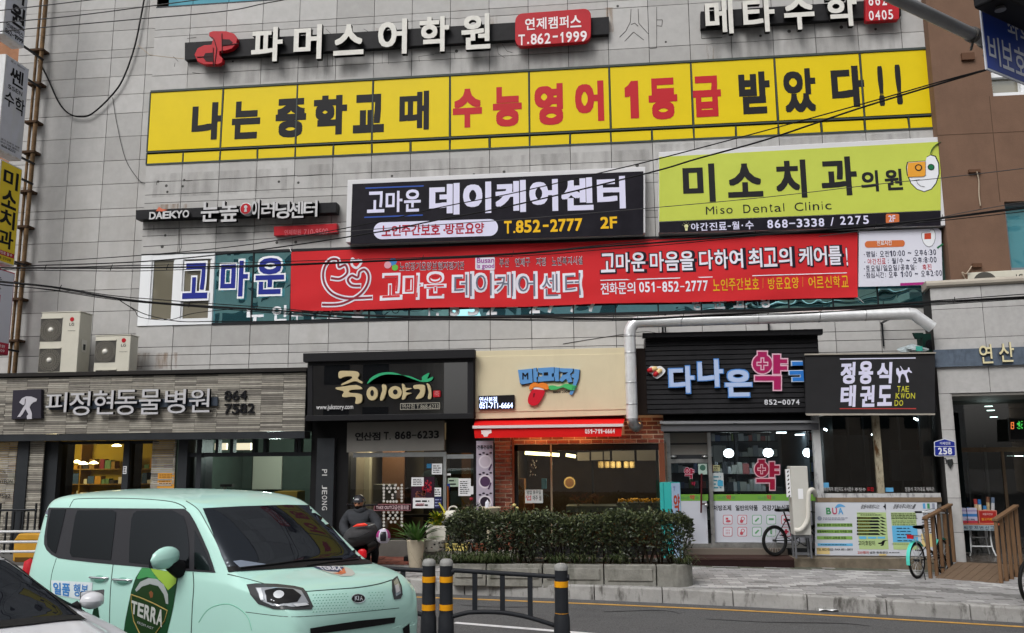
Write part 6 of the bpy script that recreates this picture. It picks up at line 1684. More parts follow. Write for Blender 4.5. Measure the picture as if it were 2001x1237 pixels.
cable('thin cable at upper left passing above the red academy emblem',[(-40,65),(125,50),(250,39),(438,22),(520,6),(600,-8)],-3.6,.009,mat=CABG)
cable('straight black cable rising from lower left to the blue road sign',[(60,519),(280,511),(500,489),(729,455),(850,431),(1000,402),(1263,339),(1363,310),(1500,272),(1675,213),(1832,165),(1926,137)],-3.6,.010,-8.6)
cable('thinner cable running just above the straight one to the blue road sign',[(75,512),(300,497),(500,476),(720,437),(866,404),(1000,378),(1185,335),(1288,310),(1500,254),(1700,199),(1832,161),(1926,136)],-3.6,.007,-8.6)
cable('very thin cable crossing middle of black and lime sign boxes',[(280,482),(500,468),(730,448),(1000,429),(1287,405),(1500,385),(1733,358),(1838,348),(2060,322)],-3.6,.006,mat=CABG)
cable('faint thin wire beside the thick bundle over brown building wall',[(1600,462),(1760,441),(1838,425),(1900,412),(2060,385)],-3.5,.006,mat=CABG)
cable('black cable looping down on the bare tiled wall at left',[(75,118),(92,150),(115,200),(135,222),(157,228),(180,222),(215,190),(240,155),(262,95),(275,35),(285,-20)],.2,.018)
cable('hair thin wire hanging on the tiled wall below the loop',[(220,190),(228,240),(245,310),(270,350),(284,359)],.25,.006,mat=CABG)
cable('pale frayed wire reaching to the end of the academy sign bar',[(270,88),(290,105),(298,108),(330,112),(360,115)],-.02,.008,mat=M('wire_pale',lin('a89a88'),.7))
# ================================================================ mast arm with signal head and blue sign, upper right
SR=Vector((.785,.62,0)).normalized()
po=W(1925,136,-8.7)
SP=Plane(po,SR)
t=thing('traffic_mast','grey steel mast arm entering from the top right corner with pole clamps','mast',(0,0,0))
a0=SP.px(1855,10);a1=SP.px(1940,52)
p0=SP.fr(a0[0]-2.6,a0[1],-.16);p1=SP.fr(a1[0],a0[1],-.16)
dd=(SP.fr(*a1)-SP.fr(*a0))
q0=SP.fr(*a0,-.2)-dd.normalized()*3.0;q1=SP.fr(*a0,-.2)+dd.normalized()*9.5
t.matrix_basis=Matrix.Translation((q1.x,q1.y,road_z(q1.x,q1.y)))
GALV=M('galvanised',(0.26,.265,.27),.4,.7,.12,5)
MB().tube([q0,q1],.062,14).build('arm',GALV,t)
MB().tube([(q1.x,q1.y,-.4),(q1.x,q1.y,q1.z+.3)],.12,16).build('post',GALV,t)
b=MB()
for k in (3.72,3.95,4.2):
 q=q0+dd.normalized()*k;b.tube([q-dd.normalized()*.025,q+dd.normalized()*.025],.078,14);b.bar(q+Vector((0,0,-.06)),q+Vector((-.03,0,-.16)),.02,.02)
b.build('clamp',M('clamp_dark',(0.1,.095,.09),.5,.6),t)
t=sign('road_sign','tilted blue rectangular road sign with white rim and white syllables',at=po)
w_,h_=1.15,SP.px(1946,34)[1]-0
b=MB().extr([(0,0),(w_,0),(w_,h_),(0,h_)],SP.fr,.015);b.build('rim',M('sign_rim_white',lin('c8ccd6'),.4),t)
MB().extr([(.02,.02),(w_-.02,.02),(w_-.02,h_-.02),(.02,h_-.02)],SP.fr,.003,.015).build('blue_face',M('sign_road_blue',lin('12368f'),.4),t)
b=MB()
for i,ch in enumerate('비보호'):b.text(ch,SP.fr,.06+i*.23,.08,.26+i*.23,.38,.012,0,.021)
for i,ch in enumerate('좌회전'):b.text(ch,SP.fr,.45+i*.23,.45,.65+i*.23,.7,.012,0,.021)
b.build('lettering',M('sign_rim_white',lin('c8ccd6')),t)
t=thing('traffic_signal','black horizontal signal head hanging over the blue sign','traffic light',SP.fr(.6,h_+.2,.2))
s0=SP.px(1893,20)
sa=SP.px(1868,20)[0];zb2=SP.px(1900,34)[1]
F2=lambda a,b_,c=0:SP.fr(a,b_,c)
MB().box(sa+.12,sa+1.5,zb2,zb2+.42,.1,.38,F2).build('housing',M('signal_black',(.016,.016,.018),.5),t,bevel=.02)
b=MB()
for k in range(4):
 ca,cb=sa+.3+k*.34,zb2+.21
 for i in range(9):
  a_=radians(-20+220*i/8);a2=radians(-20+220*(i+1)/8)
  b.quad(F2(ca+.15*cos(a_),cb+.15*sin(a_),.38),F2(ca+.15*cos(a2),cb+.15*sin(a2),.38),F2(ca+.15*cos(a2),cb+.15*sin(a2),.62),F2(ca+.15*cos(a_),cb+.15*sin(a_),.62))
b.build('visor',M('signal_black',(.016,.016,.018)),t)
b=MB()
for k,mi in zip(range(4),(0,1,2,2)):b.mat(mi).extr(circ(sa+.3+k*.34,zb2+.21,.135,20),F2,.012,.38)
b.build('lens',[M('lens_red',(.12,.01,.01),.2),M('lens_amber',(.12,.06,.01),.2),M('lens_green',(.01,.1,.06),.2)],t)
b=MB()
for k in (.3,1.2):b.lathe([(.05,-.03),(.04,0)],F2(sa+k,zb2-.005,.25),10)
b.build('bottom_fitting',GALV,t)
# ================================================================ median fence
YF=-7.55
FB=M('fence_black',lin('2a2c30'),.45,0,.15,6,.1,80)
FYEL=M('band_yellow',lin('e09a18'),.45,0,.1,8)
CAPG=M('cap_grey',lin('8a8a88'),.6,0,.2,10)
def zF(y,x):return W(x,y,YF).z
def fence(label,posts,balusters,rail_l,rail_r,low):
 x0=W(posts[0],1150,YF).x
 t=thing('median_fence',label,'fence',(x0,YF,road_z(x0,YF)),group='low black fences along the middle of the road')
 for px_ in posts:
  x=W(px_,1150,YF).x;zb=road_z(x,YF)-.02;zt=zF(1104 if px_<1000 else 1113,px_)
  p=MB().lathe([(.088,zb),(.088,zb+.04),(.083,zF(1200,px_)-.03),(.076,zF(1200,px_)-.015),(.072,zF(1195,px_)),(.069,zt),],(x,YF,0),18).build('post',FB,t)
  MB().lathe([(.073,zt-.004),(.074,zt+.02),(.066,zt+.045),(.045,zt+.062),(0,zt+.068)],(x,YF,0),18).build('cap',CAPG,p)
  for y in ((1131.5,1186) if px_<1000 else (1141,1203)):
   z=zF(y,px_);MB().lathe([(.0735,z-.03),(.0735,z+.03)],(x,YF,0),18).build('reflective_band',FYEL,p)
 b=MB();b.tube([W(*rail_l,YF),W(*rail_r,YF)],.024,10);b.build('top_rail',FB,t)
 b=MB();b.tube(spline([W(x,y,YF) for x,y in low],5),.024,10);b.build('lower_rail',FB,t)
 for px_ in balusters:
  x=W(px_,1160,YF).x
  u=(px_-rail_l[0])/(rail_r[0]-rail_l[0]);zt=W(px_,rail_l[1]+(rail_r[1]-rail_l[1])*u,YF).z
  k=min(range(len(low)),key=lambda i:abs(low[i][0]-px_));zb=W(px_,low[k][1],YF).z
  MB().box(x-.026,x+.026,YF-.012,YF+.012,zb,zt).build('baluster',FB,t)
 b=MB()
 for px_ in posts:
  for (x_,y_) in ((px_+(12 if px_>860 else-4),1117 if px_<1000 else 1128),(px_+(10 if px_>860 else-6),1206 if px_<1000 else 1222)):
   q=W(x_,y_,YF);b.lathe([(.03,-.02),(.034,0),(.03,.02)],q,10,'X')
 b.build('rail_socket',FB,t)
 return t
fence('low black fence section with two yellow banded posts in front of the planter',(872,1097),(928,982,1036),(880,1114),(1090,1127),[(880,1206),(905,1199),(928,1196),(982,1197),(1036,1207),(1090,1224)])
fence('low black fence section ending beside the mint car bonnet, one post visible',(838,560),(787,728,662,610),(560,1100),(832,1115),[(560,1190),(610,1180),(662,1176),(728,1180),(787,1189),(832,1204)])
YR2=-3.0
t=thing('guard_rail','three white pipe rails of a kerbside barrier behind the mint car','barrier',W(0,1080,YR2))
xl,xr=W(-120,1050,YR2).x,W(180,1050,YR2).x
WR=M('rail_white',lin('c4c6c8'),.5,0,.05,5)
for y in (1039,1059,1078):b=MB().tube([W(-120,y+1,YR2),W(180,y-1,YR2)],.022,10);b.build('rail',WR,t)
for px_ in (-60,120):q=W(px_,1050,YR2);MB().tube([(q.x,YR2+.03,gz(q.x)-.05),(q.x,YR2+.03,W(px_,1030,YR2).z)],.035,10).build('post',WR,t)
t=thing('grit_box','yellow ochre roadside grit box behind white pipe rails','box',G(45,1105))
YB3=-2.4;q0,q1=W(24,1090,YB3),W(95,1090,YB3);zt=W(40,1043,YB3).z
MB().box(q0.x,q1.x,YB3,YB3+.6,gz(q0.x),zt-.12).build('body',M('grit_yellow',lin('b88a30'),.6,0,.1,4),t,bevel=.03)
MB().extr([(q0.x-.01,zt-.118),(q1.x+.01,zt-.118),(q1.x-.08,zt),(q0.x+.08,zt)],FR(YB3+.6+.0),.0+.6).build('lid',M('grit_yellow',lin('b88a30')),t,bevel=.02)
MB().box(q0.x+.05,q1.x-.05,YB3-.004,YB3-.001,zt-.5,zt-.4).build('stripe',M('grit_dark',lin('5a4018'),.6),t)
t=thing('railing','black vertical bar railing before the stone pillars at lower left','railing',W(30,1030,-1.3))
YQ=-1.3;b=MB();b.tube([W(-80,999,YQ),W(72,996,YQ)],.02,8).tube([W(-80,1062,YQ),W(72,1059,YQ)],.02,8);b.build('rail',DARKMETAL,t)
for i in range(11):
 q=W(-70+i*14,1000,YQ);b=MB().box(q.x-.014,q.x+.014,YQ-.014,YQ+.014,gz(q.x),q.z+(.0 if i not in (5,10) else .16));b.build('bar',DARKMETAL,t)
# ================================================================ planter with hedge
pf=G(1150,1144);YPF=pf.y
ppx=lambda x,y=1120:W(x,y,YPF).x
hx0,hx1p=ppx(882),ppx(1357)
ptop=W(1150,1104,YPF).z;pdep=1.0
CONC=M('planter_concrete',lin('807f79'),.85,0,.25,5,.5,40,dirt=1.0,dcol=lin('3c3f32'),dscale=2.6)
t=thing('stone_planter','low weathered concrete planter with panelled blocks on the pavement edge','planter',((hx0+hx1p)/2,YPF+.5,gz((hx0+hx1p)/2)))
cuts=[882,950,1060,1180,1283]
for a,c in zip(cuts,cuts[1:]):
 x0,x1=ppx(a)+.008,ppx(c)-.008;g0=gz(x0)-.05
 b=MB().box(x0,x1,YPF,YPF+.16,g0,ptop)
 b.box(x0+.05,x1-.05,YPF-.018,YPF+.001,g0+.12,ptop-.05)
 b.build('block',CONC,t,bevel=.015)
prof=[(ppx(1284),YPF)]+[(ppx(1357)-.32+.32*sin(a),YPF+.32-.32*cos(a)) for a in [radians(q) for q in range(0,91,15)]]+[(ppx(1357),YPF+pdep)]+[(ppx(1357)-.16,YPF+pdep),(ppx(1357)-.16,YPF+.35),(ppx(1357)-.35,YPF+.16),(ppx(1284),YPF+.16)]
MB().extr(prof,lambda a,b_,c=0:Vector((a,b_,c)),ptop-(-.15),-.15).build('corner_block',CONC,t,bevel=.012)
MB().box(hx0,ppx(1357)-.16,YPF+pdep-.15,YPF+pdep,-.1,ptop).box(hx0,hx0+.15,YPF+.16,YPF+pdep-.15,-.1,ptop).build('back_block',CONC,t,bevel=.012)
MB().quad((hx0+.05,YPF+.1,ptop-.05),(hx1p-.1,YPF+.1,ptop-.05),(hx1p-.1,YPF+pdep-.1,ptop-.05),(hx0+.05,YPF+pdep-.1,ptop-.05)).build('soil',M('soil',lin('2c2620'),.95,0,.4,20,.6,60),t)
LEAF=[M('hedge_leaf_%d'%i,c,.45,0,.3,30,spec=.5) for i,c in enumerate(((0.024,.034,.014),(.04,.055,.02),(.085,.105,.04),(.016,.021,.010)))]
TWIG=M('twig',(.035,.028,.02),.9)
def leaf(b,p,d,L_,wd,nrm=None):
 d=d.normalized();n=nrm or Vector((random.uniform(-1,1),random.uniform(-1,1),random.uniform(-.2,1)))
 s_=d.cross(n)
 if s_.length<.05:s_=Vector((1,0,0))
 s_.normalize();m_=p+d*L_*.5+s_.cross(d)*L_*.06;tip=p+d*L_
 b.add([p,m_+s_*wd*.5,tip,m_-s_*wd*.5],[(0,1,2,3)],False)
random.seed(11)
hy0,hy1=YPF+.08,YPF+.95
hz0,hz1=ptop+.02,W(1100,1006,YPF+.45).z
hxa,hxb=W(874,1050,YPF+.4).x,W(1352,1050,YPF+.4).x
t=thing('hedge','long clipped dark green hedge growing in the concrete planter','hedge',((hxa+hxb)/2,(hy0+hy1)/2,ptop))
b=MB()
def hill(x):return .035*sin(x*2.3)+.03*sin(x*5.1+1)+.02*sin(x*11)
N_=15500
for i in range(N_):
 x=random.uniform(hxa,hxb);f=random.random()
 v=random.random() ** .75;top=hz1+hill(x)
 face=random.random()
 if face<.45:y=hy0+abs(random.gauss(0,.11));z=hz0+(top-hz0)*v
 elif face<.75:y=random.uniform(hy0,hy1);z=top-abs(random.gauss(0,.07))
 else:y=random.uniform(hy0,hy1);z=hz0+(top-hz0)*v
 if x-hxa<.25 or hxb-x<.25:
  e=min(x-hxa,hxb-x)/.25
  if y-hy0<.25*(1-e) ** 2:y += .25*(1-e) ** 2
  if z>top-.16*(1-e) ** 2:z -= .16*(1-e) ** 2
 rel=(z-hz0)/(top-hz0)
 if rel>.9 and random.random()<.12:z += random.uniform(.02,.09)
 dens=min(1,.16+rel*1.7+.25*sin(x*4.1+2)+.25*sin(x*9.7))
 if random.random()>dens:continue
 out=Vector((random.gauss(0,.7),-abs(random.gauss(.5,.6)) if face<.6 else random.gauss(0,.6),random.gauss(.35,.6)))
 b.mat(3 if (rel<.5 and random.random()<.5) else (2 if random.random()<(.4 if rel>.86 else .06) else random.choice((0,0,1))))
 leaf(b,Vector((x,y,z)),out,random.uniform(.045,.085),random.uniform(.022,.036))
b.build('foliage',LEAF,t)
b=MB()
for i in range(46):
 x=hxa+.15+(hxb-hxa-.3)*i/45+random.uniform(-.06,.06);y=random.uniform(hy0+.15,hy1-.15)
 p=Vector((x,y,ptop-.05));top=hz1-.1
 for k in range(3):
  q=Vector((x+random.uniform(-.22,.22),y+random.uniform(-.3,.25),ptop+(top-ptop)*random.uniform(.6,.95)))
  b.tube([p,p.lerp(q,.45)+Vector((random.uniform(-.05,.05),random.uniform(-.05,.05),.03)),q],[.013,.009,.004],5)
b.build('stems',TWIG,t)
b=MB();GRS=[M('grass_blade_%d'%i,c,.6) for i,c in enumerate(((.035,.055,.02),(.06,.085,.03),(.09,.1,.045)))]
def blade_(b,p,d,L_,wd):
 q=p+d*L_*.55+Vector((0,0,.03));r_=p+d*L_+Vector((0,0,-L_*.35));s_=Vector((-d.y,d.x,0));s_=s_.normalized()*wd if s_.length>.01 else Vector((wd,0,0))
 b.add([p-s_,p+s_,q+s_*.8,q-s_*.8,r_],[(0,1,2,3),(3,2,4)],False)
for (cx,n,sprd) in [(890,260,.2),(925,240,.15),(955,150,.12),(985,70,.1),(1090,60,.1),(1140,50,.12),(1210,50,.1),(1340,70,.07)]:
 for k in range(n):
  x=ppx(cx)+random.gauss(0,sprd);a=random.uniform(-pi,0)
  b.mat(random.choice((0,0,1,2)));blade_(b,Vector((x,YPF+.12+random.uniform(0,.12),ptop-.02)),Vector((cos(a)*.8,sin(a)*.9,random.uniform(.5,1.1))).normalized(),random.uniform(.2,.42),.005)
tag(b.build('grass',GRS),kind='stuff')
# ================================================================ pots by the porridge shop
STK=[M('stack_stone_%d'%i,lin(h),.9,0,.15,8,.3,40) for i,h in enumerate(('8c8a84','7a7872','98958e'))]
yw0=-1.75
t=thing('low_brick_wall','low wall of grey stacked bricks carrying potted plants','wall',W(870,1100,yw0))
b=MB();rg=random.Random(4)
x0,x1=W(819,1095,yw0).x,W(1010,1095,yw0).x;zt_w=W(860,1077,yw0).z;zb_w=gz(x0)-.03
n=4;hh=(zt_w-zb_w)/n
for r in range(n):
 x=x0-(.1 if r%2 else 0)
 while x<x1:
  a,c=max(x,x0),min(x+.2,x1)
  if c-a>.03:b.mat(rg.randrange(3)).box(a+.003,c-.003,yw0-rg.uniform(0,.008),yw0+.25,zb_w+r*hh+.003,zb_w+(r+1)*hh-.002)
  x += .2
b.build('bricks',STK,t)
PW=M('pot_white',lin('c9c6bc'),.4,0,.06,5)
def strap_plant(parent,c,n,L_,wd,mats,up=.9,seed=1,droop=.5,name='leaves'):
 rg=random.Random(seed);b=MB()
 for k in range(n):
  a=rg.uniform(0,2*pi);el=rg.uniform(up*.45,up*1.4);l=L_*rg.uniform(.6,1.1)
  d=Vector((cos(a)*cos(el),sin(a)*cos(el),sin(el)));s_=Vector((-sin(a),cos(a),0));p=Vector(c)+Vector((rg.uniform(-.04,.04),rg.uniform(-.04,.04),0))
  b.mat(rg.randrange(len(mats)));pts=[p+d*l*u+Vector((0,0,-droop*l*u*u*.6)) for u in (0,.25,.5,.75,1)]
  w_=[.35,.9,1,.65,.05];vs=[]
  for q,ww in zip(pts,w_):vs += [q-s_*wd*ww*.5,q+Vector((0,0,-wd*.12)),q+s_*wd*ww*.5]
  fs=[]
  for i in range(4):fs += [(i*3,i*3+1,i*3+4,i*3+3),(i*3+1,i*3+2,i*3+5,i*3+4)]
  b.add(vs,fs,True)
 return b.build(name,mats,parent)
GP=[M('palm_leaf_%d'%i,c,.4) for i,c in enumerate(((.09,.18,.045),(.13,.25,.07),(.05,.12,.03)))]
yp=-2.0
c=W(812,1100,yp);zt=W(812,1054,yp).z;zb=gz(c.x)
t=thing('potted_plant','green strap leaved plant in a tall beige pot, left of the white pot','potted plant',(c.x,yp,zb),group='potted plants by the porridge shop')
MB().lathe([(.105,zb),(.115,zb+.1),(.135,(zb+zt)/2),(.155,zt-.03),(.165,zt),(.14,zt),(.13,zt-.06),(0,zt-.06)],(c.x,yp,0),20).build('pot',M('pot_beige',lin('b5aa96'),.6,0,.1,5),t)
strap_plant(t,(c.x,yp,zt-.06),70,.58,.06,GP,.95,3)
yp=-1.6
c=W(855,1060,yp);zt=W(855,1026,yp).z;zb=zt_w
t=thing('potted_plant','yellow green croton in a square white pot on the brick wall','potted plant',(c.x,yp,zb),group='potted plants by the porridge shop')
b=MB();vs=[]
for z,r in ((zb,.135),(zt-.05,.18),(zt-.05,.19),(zt,.19),(zt,.17),(zt-.04,.165)):vs += [(c.x+r*i,yp+r*j_*.9,z) for i,j_ in ((-1,-1),(1,-1),(1,1),(-1,1))]
b.add(vs,[(k*4+i,k*4+(i+1)%4,k*4+4+(i+1)%4,k*4+4+i) for k in range(5) for i in range(4)]+[(20,21,22,23)]);b.build('pot',PW,t)
CR=[M('croton_%d'%i,lin(h),.4) for i,h in enumerate(('8a8a1c','a8a028','4a6a1c','6a7a1c'))]
strap_plant(t,(c.x,yp,zt-.02),50,.26,.05,CR,.8,5,.3)
strap_plant(t,(c.x,yp,zt+.1),36,.22,.05,CR,.9,6,.3,'upper_leaves')
yp=-1.85
c=W(843,1075,yp);zb=zt_w;zt=W(843,1055,yp).z
t=thing('potted_plant','wide white dish pot with black floral print holding bare red stems','potted plant',(c.x,yp+.12,zb),group='potted plants by the porridge shop')
MB().lathe([(.12,zb),(.19,zb+.06),(.215,zt-.02),(.225,zt),(.2,zt),(.19,zt-.03),(0,zt-.03)],(c.x,yp+.12,0),22).build('pot',PW,t)
b=MB();rg=random.Random(4)
for k in range(14):
 a=rg.uniform(-pi,0);z=rg.uniform(zb+.05,zt-.03);q=Vector((c.x+.218*cos(a),yp+.12+.218*sin(a),z));b.lathe([(0,.012),(.022,0),(0,-.012)],q,6)
b.build('floral_print',INK,t)
b=MB()
for k in range(7):x=c.x+rg.uniform(-.06,.06);b.tube([(x,yp+.12,zt-.03),(x+rg.uniform(-.06,.06),yp+.1,zt+rg.uniform(.1,.2))],.006,5)
b.build('stems',M('stem_red',lin('5a2a24'),.7),t)
yp=-1.75
q0,q1=W(868,1070,yp),W(912,1070,yp);zt=W(890,1062,yp).z
t=thing('flower_trough','pale yellow plastic trough on the brick wall beside the hedge','planter',((q0.x+q1.x)/2,yp,zt_w),group='troughs on the low wall')
MB().box(q0.x+.02,q1.x,yp,yp+.18,zt_w,zt-.02).box(q0.x,q1.x+.02,yp-.02,yp+.2,zt-.02,zt).build('trough',M('trough_yellow',lin('c6b66a'),.5),t,bevel=.008)
MB().box(q0.x+.03,q1.x-.01,yp+.005,yp+.17,zt,zt+.004).build('soil',M('soil',lin('2c2620')),t)
q0,q1=W(922,1070,yp),W(948,1070,yp)
t=thing('flower_trough','terracotta trough partly behind the hedge stems','planter',((q0.x+q1.x)/2,yp,zt_w),group='troughs on the low wall')
MB().box(q0.x,q1.x,yp,yp+.18,zt_w,zt-.02).box(q0.x-.02,q1.x+.02,yp-.02,yp+.2,zt-.02,zt).build('trough',M('terracotta',lin('7a4430'),.7),t,bevel=.008)
MB().box(q0.x+.02,q1.x-.02,yp+.005,yp+.17,zt,zt+.004).build('soil',M('soil',lin('2c2620')),t)
yp=-1.35
c=W(956,1010,yp);zt=W(956,991,yp).z
t=thing('stone_basin','cream pedestal basin behind the hedge with a white bottle on it','basin',(c.x,yp,gz(c.x)))
MB().lathe([(.14,gz(c.x)),(.12,.1),(.06,.25),(.06,zt-.18),(.14,zt-.1),(.2,zt-.02),(.215,zt),(.19,zt),(.1,zt-.05),(0,zt-.05)],(c.x,yp,0),20).build('bowl',M('basin_cream',lin('bfb8a0'),.6,0,.1,6),t)
t=thing('bottle','small white bottle standing on the cream basin','bottle',(c.x,yp-.1,zt))
q=W(954,985,yp);MB().lathe([(.038,zt-.06),(.04,zt-.02),(.04,zt+.08),(.03,zt+.1),(.012,zt+.11),(.012,zt+.13),(0,zt+.13)],(q.x,yp-.1,0),14).build('body',M('bottle_white',lin('c6c8d4'),.35),t)
c=W(886,1006,-1.55)
t=thing('watering_can','white watering can with long yellow spout behind the hedge corner','watering can',c)
b=MB();b.lathe([(.0,-.10),(.09,-.1),(.13,-.06),(.13,.02),(.1,.07),(0,.08)],c,18,'Z',True,1.25);b.build('body',PW,t)
MB().tube([c+Vector((-.14,0,-.05)),W(868,998,-1.55),W(858,983,-1.55)],[.03,.02,.014],8).build('spout',M('spout_yellow',lin('b8b03a'),.5),t)
MB().tube(spline([c+Vector((.1,0,.05)),c+Vector((.04,0,.14)),c+Vector((-.06,0,.13)),c+Vector((-.09,0,.06))],4),.013,8).build('handle',PW,t)
MB().tube([(c.x,-1.55,gz(c.x)),(c.x,-1.55,c.z-.1)],.03,8).box(c.x-.18,c.x+.18,-1.7,-1.4,c.z-.125,c.z-.101).build('stand',M('stand_grey',lin('6a6a66'),.7),t)
t=thing('rose_bush','leggy rose bush with red and pale blooms beside the brick pillar','shrub',(W(930,1000,-1.3).x,-1.3,0))
b=MB();fl_=MB();lf=MB();rg=random.Random(21);random.seed(5)
for (x,y) in ((921,975),(925,985),(932,992),(940,996),(996,985),(1005,987),(1010,993),(1002,1000),(928,1000)):
 q=W(x,y,-1.3);r_=Vector((W(935 if x<960 else 1000,1010,-1.3).x,-1.3,ptop));b.tube([r_,r_.lerp(q,.6)+Vector((rg.uniform(-.05,.05),0,0)),q],.005,5)
 for k in range(9):p=r_.lerp(q,rg.uniform(.4,1));leaf(lf.mat(rg.choice((0,1))),p,Vector((rg.uniform(-1,1),rg.uniform(-1,1),rg.uniform(-.3,.8))),.06,.03)
 if (x,y) in ((921,975),(1005,987),(1010,993)):fl_.mat(0 if x<960 else 1).lathe([(0,.03),(.035,.015),(.03,-.02),(0,-.03)],q,8)
b.build('stems',TWIG,t);lf.build('leaves',LEAF[:2],t);fl_.build('blooms',[M('bloom_red',lin('8a2430'),.6),M('bloom_yellow',lin('c0b478'),.6)],t)
b=MB();rg=random.Random(9);RB=[M('red_paver_%d'%i,lin(h),.85,0,.15,9,.3,50) for i,h in enumerate(('6e4238','7c4c40','5f3a32'))]
xs0,xs1=W(600,1080,-1).x,W(835,1080,-1).x;y=-1.7
while y<-.5:
 x=xs0
 while x<xs1:b.mat(rg.randrange(3)).box(x+.003,x+.2,y+.003,y+.1,gz(x)-.01,gz(x)+.014+rg.uniform(0,.003));x += .203
 y += .103
tag(b.build('path_red_brick',RB),kind='structure')
t=thing('step','grey stone entrance step under the porridge shop glass','step',(W(760,1065,-.6).x,-.6,0))
MB().box(xs0,W(930,1060,-.6).x,-.62,-.36,-.1,W(760,1056,-.6).z).build('slab',M('step_grey',lin('5c5a56'),.6,0,.1,4),t,bevel=.01)
t=thing('sign_post','short black post with square foot before the porridge shop step','post',W(800,1085,-1.2))
q=W(801,1085,-1.2);b=MB().box(q.x-.02,q.x+.02,-1.22,-1.18,gz(q.x),gz(q.x)+.6).box(q.x-.09,q.x+.06,-1.3,-1.1,gz(q.x)+.005,gz(q.x)+.1);b.build('post',VDARK,t)
# ================================================================ pharmacy side: light box, cabinet unit, bicycles
q=G(1312,1092)
t=thing('pharmacy_light_box','teal and pale blue standing box sign with red letter behind hedge end','sign',(q.x,-1.15,gz(q.x)))
YX=-1.3;e0,e1,e2=W(1289,945,YX+.28),W(1311,945,YX),W(1329,944,YX+.18)
zt=W(1311,943,YX).z;zb=gz(q.x)+.02
e3=e0+(e2-e1);pts=[(p.x,p.y) for p in (e0,e1,e2,e3)]
b=MB();b.extr(pts,lambda a,b_,c=0:Vector((a,b_,c)),zt-zb,zb);b.build('body',M('lightbox_teal',lin('2fa0a0'),.4,0,.04,2),t)
LP=Plane((e1.x,e1.y,0),(e2.x-e1.x,e2.y-e1.y,0));wd=(Vector((e2.x,e2.y))-Vector((e1.x,e1.y))).length
MB().extr([(.01,zb+.05),(wd-.01,zb+.05),(wd-.01,zt-.01),(.01,zt-.01)],LP.fr,.003).build('pale_face',M('lightbox_face',lin('b4cdea'),.4),t)
hz=zt-zb;b=MB();b.text('약',LP.fr,wd*.2,zb+hz*.63,wd*.85,zb+hz*.86,.03,0,.006);b.build('red_lettering',M('print_orange_red',lin('c04a2c'),.5),t)
MB().text('T',LP.fr,wd*.2,zb+hz*.9,wd*.42,zb+hz*.95,.01,0,.006).build('violet_mark',M('print_violet',lin('7a6ab8'),.5),t)
LS=Plane((e0.x,e0.y,0),(e1.x-e0.x,e1.y-e0.y,0));ws=(Vector((e1.x,e1.y))-Vector((e0.x,e0.y))).length
MB().extr([(ws*.32,zb+.02),(ws*.36,zb+.02),(ws*.36,zt-.01),(ws*.32,zt-.01)],LS.fr,.004).build('side_seam',M('lightbox_seam',lin('1c7a7c'),.4),t)
YC2=-.95
t=thing('standing_air_conditioner','tall white cabinet on a steel stand with thick white hose','air conditioner',W(1568,1083,YC2))
x0,x1=W(1548,980,YC2).x,W(1582,980,YC2).x;zt=W(1565,911,YC2).z;zb=W(1565,1046,YC2).z
MB().box(x0,x1,YC2,YC2+.3,zb,zt).build('cabinet',M('cabinet_white',lin('b7b6b0'),.5,0,.04,3),t,bevel=.015)
b=MB().box(x1+.0005,x1+.006,YC2+.03,YC2+.28,zb+.04,zt-.03);b.build('side_panel',M('cabinet_side',lin('6a6660'),.6),t)
b=MB().box(x0-.07,x0-.001,YC2+.05,YC2+.12,W(1545,972,YC2).z,W(1545,917,YC2).z);b.build('slotted_strip',PAPER,t)
b=MB()
for k in range(7):
 z=W(1545,920+k*8,YC2).z;b.extr([(x0-.055,z-.035),(x0-.03,z-.03),(x0-.015,z+.005),(x0-.04,z)],FR(YC2+.048),.001)
b.build('slots',INK,t)
MB().pr(YC2-.002,1559,955,1570,975).build('label_sheet',PAPER,t)
b=MB();z0=W(1565,1083,YC2).z;z0=max(z0,dz)
for x in (x0+.02,x1-.02):
 for y in (YC2+.03,YC2+.27):b.bar((x,y,dz),(x,y,zb-.001),.03,.03)
for z in (dz+.08,zb-.02):b.box(x0,x1,YC2+.02,YC2+.05,z-.02,z).box(x0,x1,YC2+.25,YC2+.28,z-.02,z)
b.build('stand',M('stand_steel',lin('6e7074'),.45,.5),t)
b=MB().tube(spline([W(1594,968,YC2+.1),W(1588,957,YC2-.02),W(1581,962,YC2-.04),W(1579,985,YC2-.04),W(1578,1015,YC2-.04),W(1566,1034,YC2-.04),W(1553,1036,YC2-.02)],6),.04,10);b.build('hose',M('hose_white',lin('c4c2ba'),.5),t)
TYRE=M('tyre_rubber',(.012,.012,.012),.7);RIMM=M('rim_alloy',(.4,.4,.41),.3,.8);FRB=M('bike_black',(.014,.014,.016),.35)
def wheel(parent,c,d,R_,w=.02,rim=RIMM,name='wheel'):
 d=d.normalized();pts=lambda r:[c+d*r*cos(a)+Vector((0,0,1))*r*sin(a) for a in [2*pi*i/36 for i in range(37)]]
 wh=MB().tube(pts(R_-w),w,8,False).build('tyre' if name == 'tyre' else name,TYRE,parent)
 b=MB().tube(pts(R_-w*2.3),w*.45,6,False);b.build('rim',rim,wh)
 b=MB();nrm=d.cross(Vector((0,0,1)))
 for k in range(20):
  a=2*pi*k/20;b.bar(c+nrm*(.025 if k%2 else-.025),c+(d*cos(a)+Vector((0,0,sin(a))))*(R_-w*2.3),.0035,.0035,nrm)
 b.build('spokes',STEEL,wh)
 MB().tube([c-nrm*.04,c+nrm*.04],.022,10).build('hub',DARKMETAL,wh)
 return wh
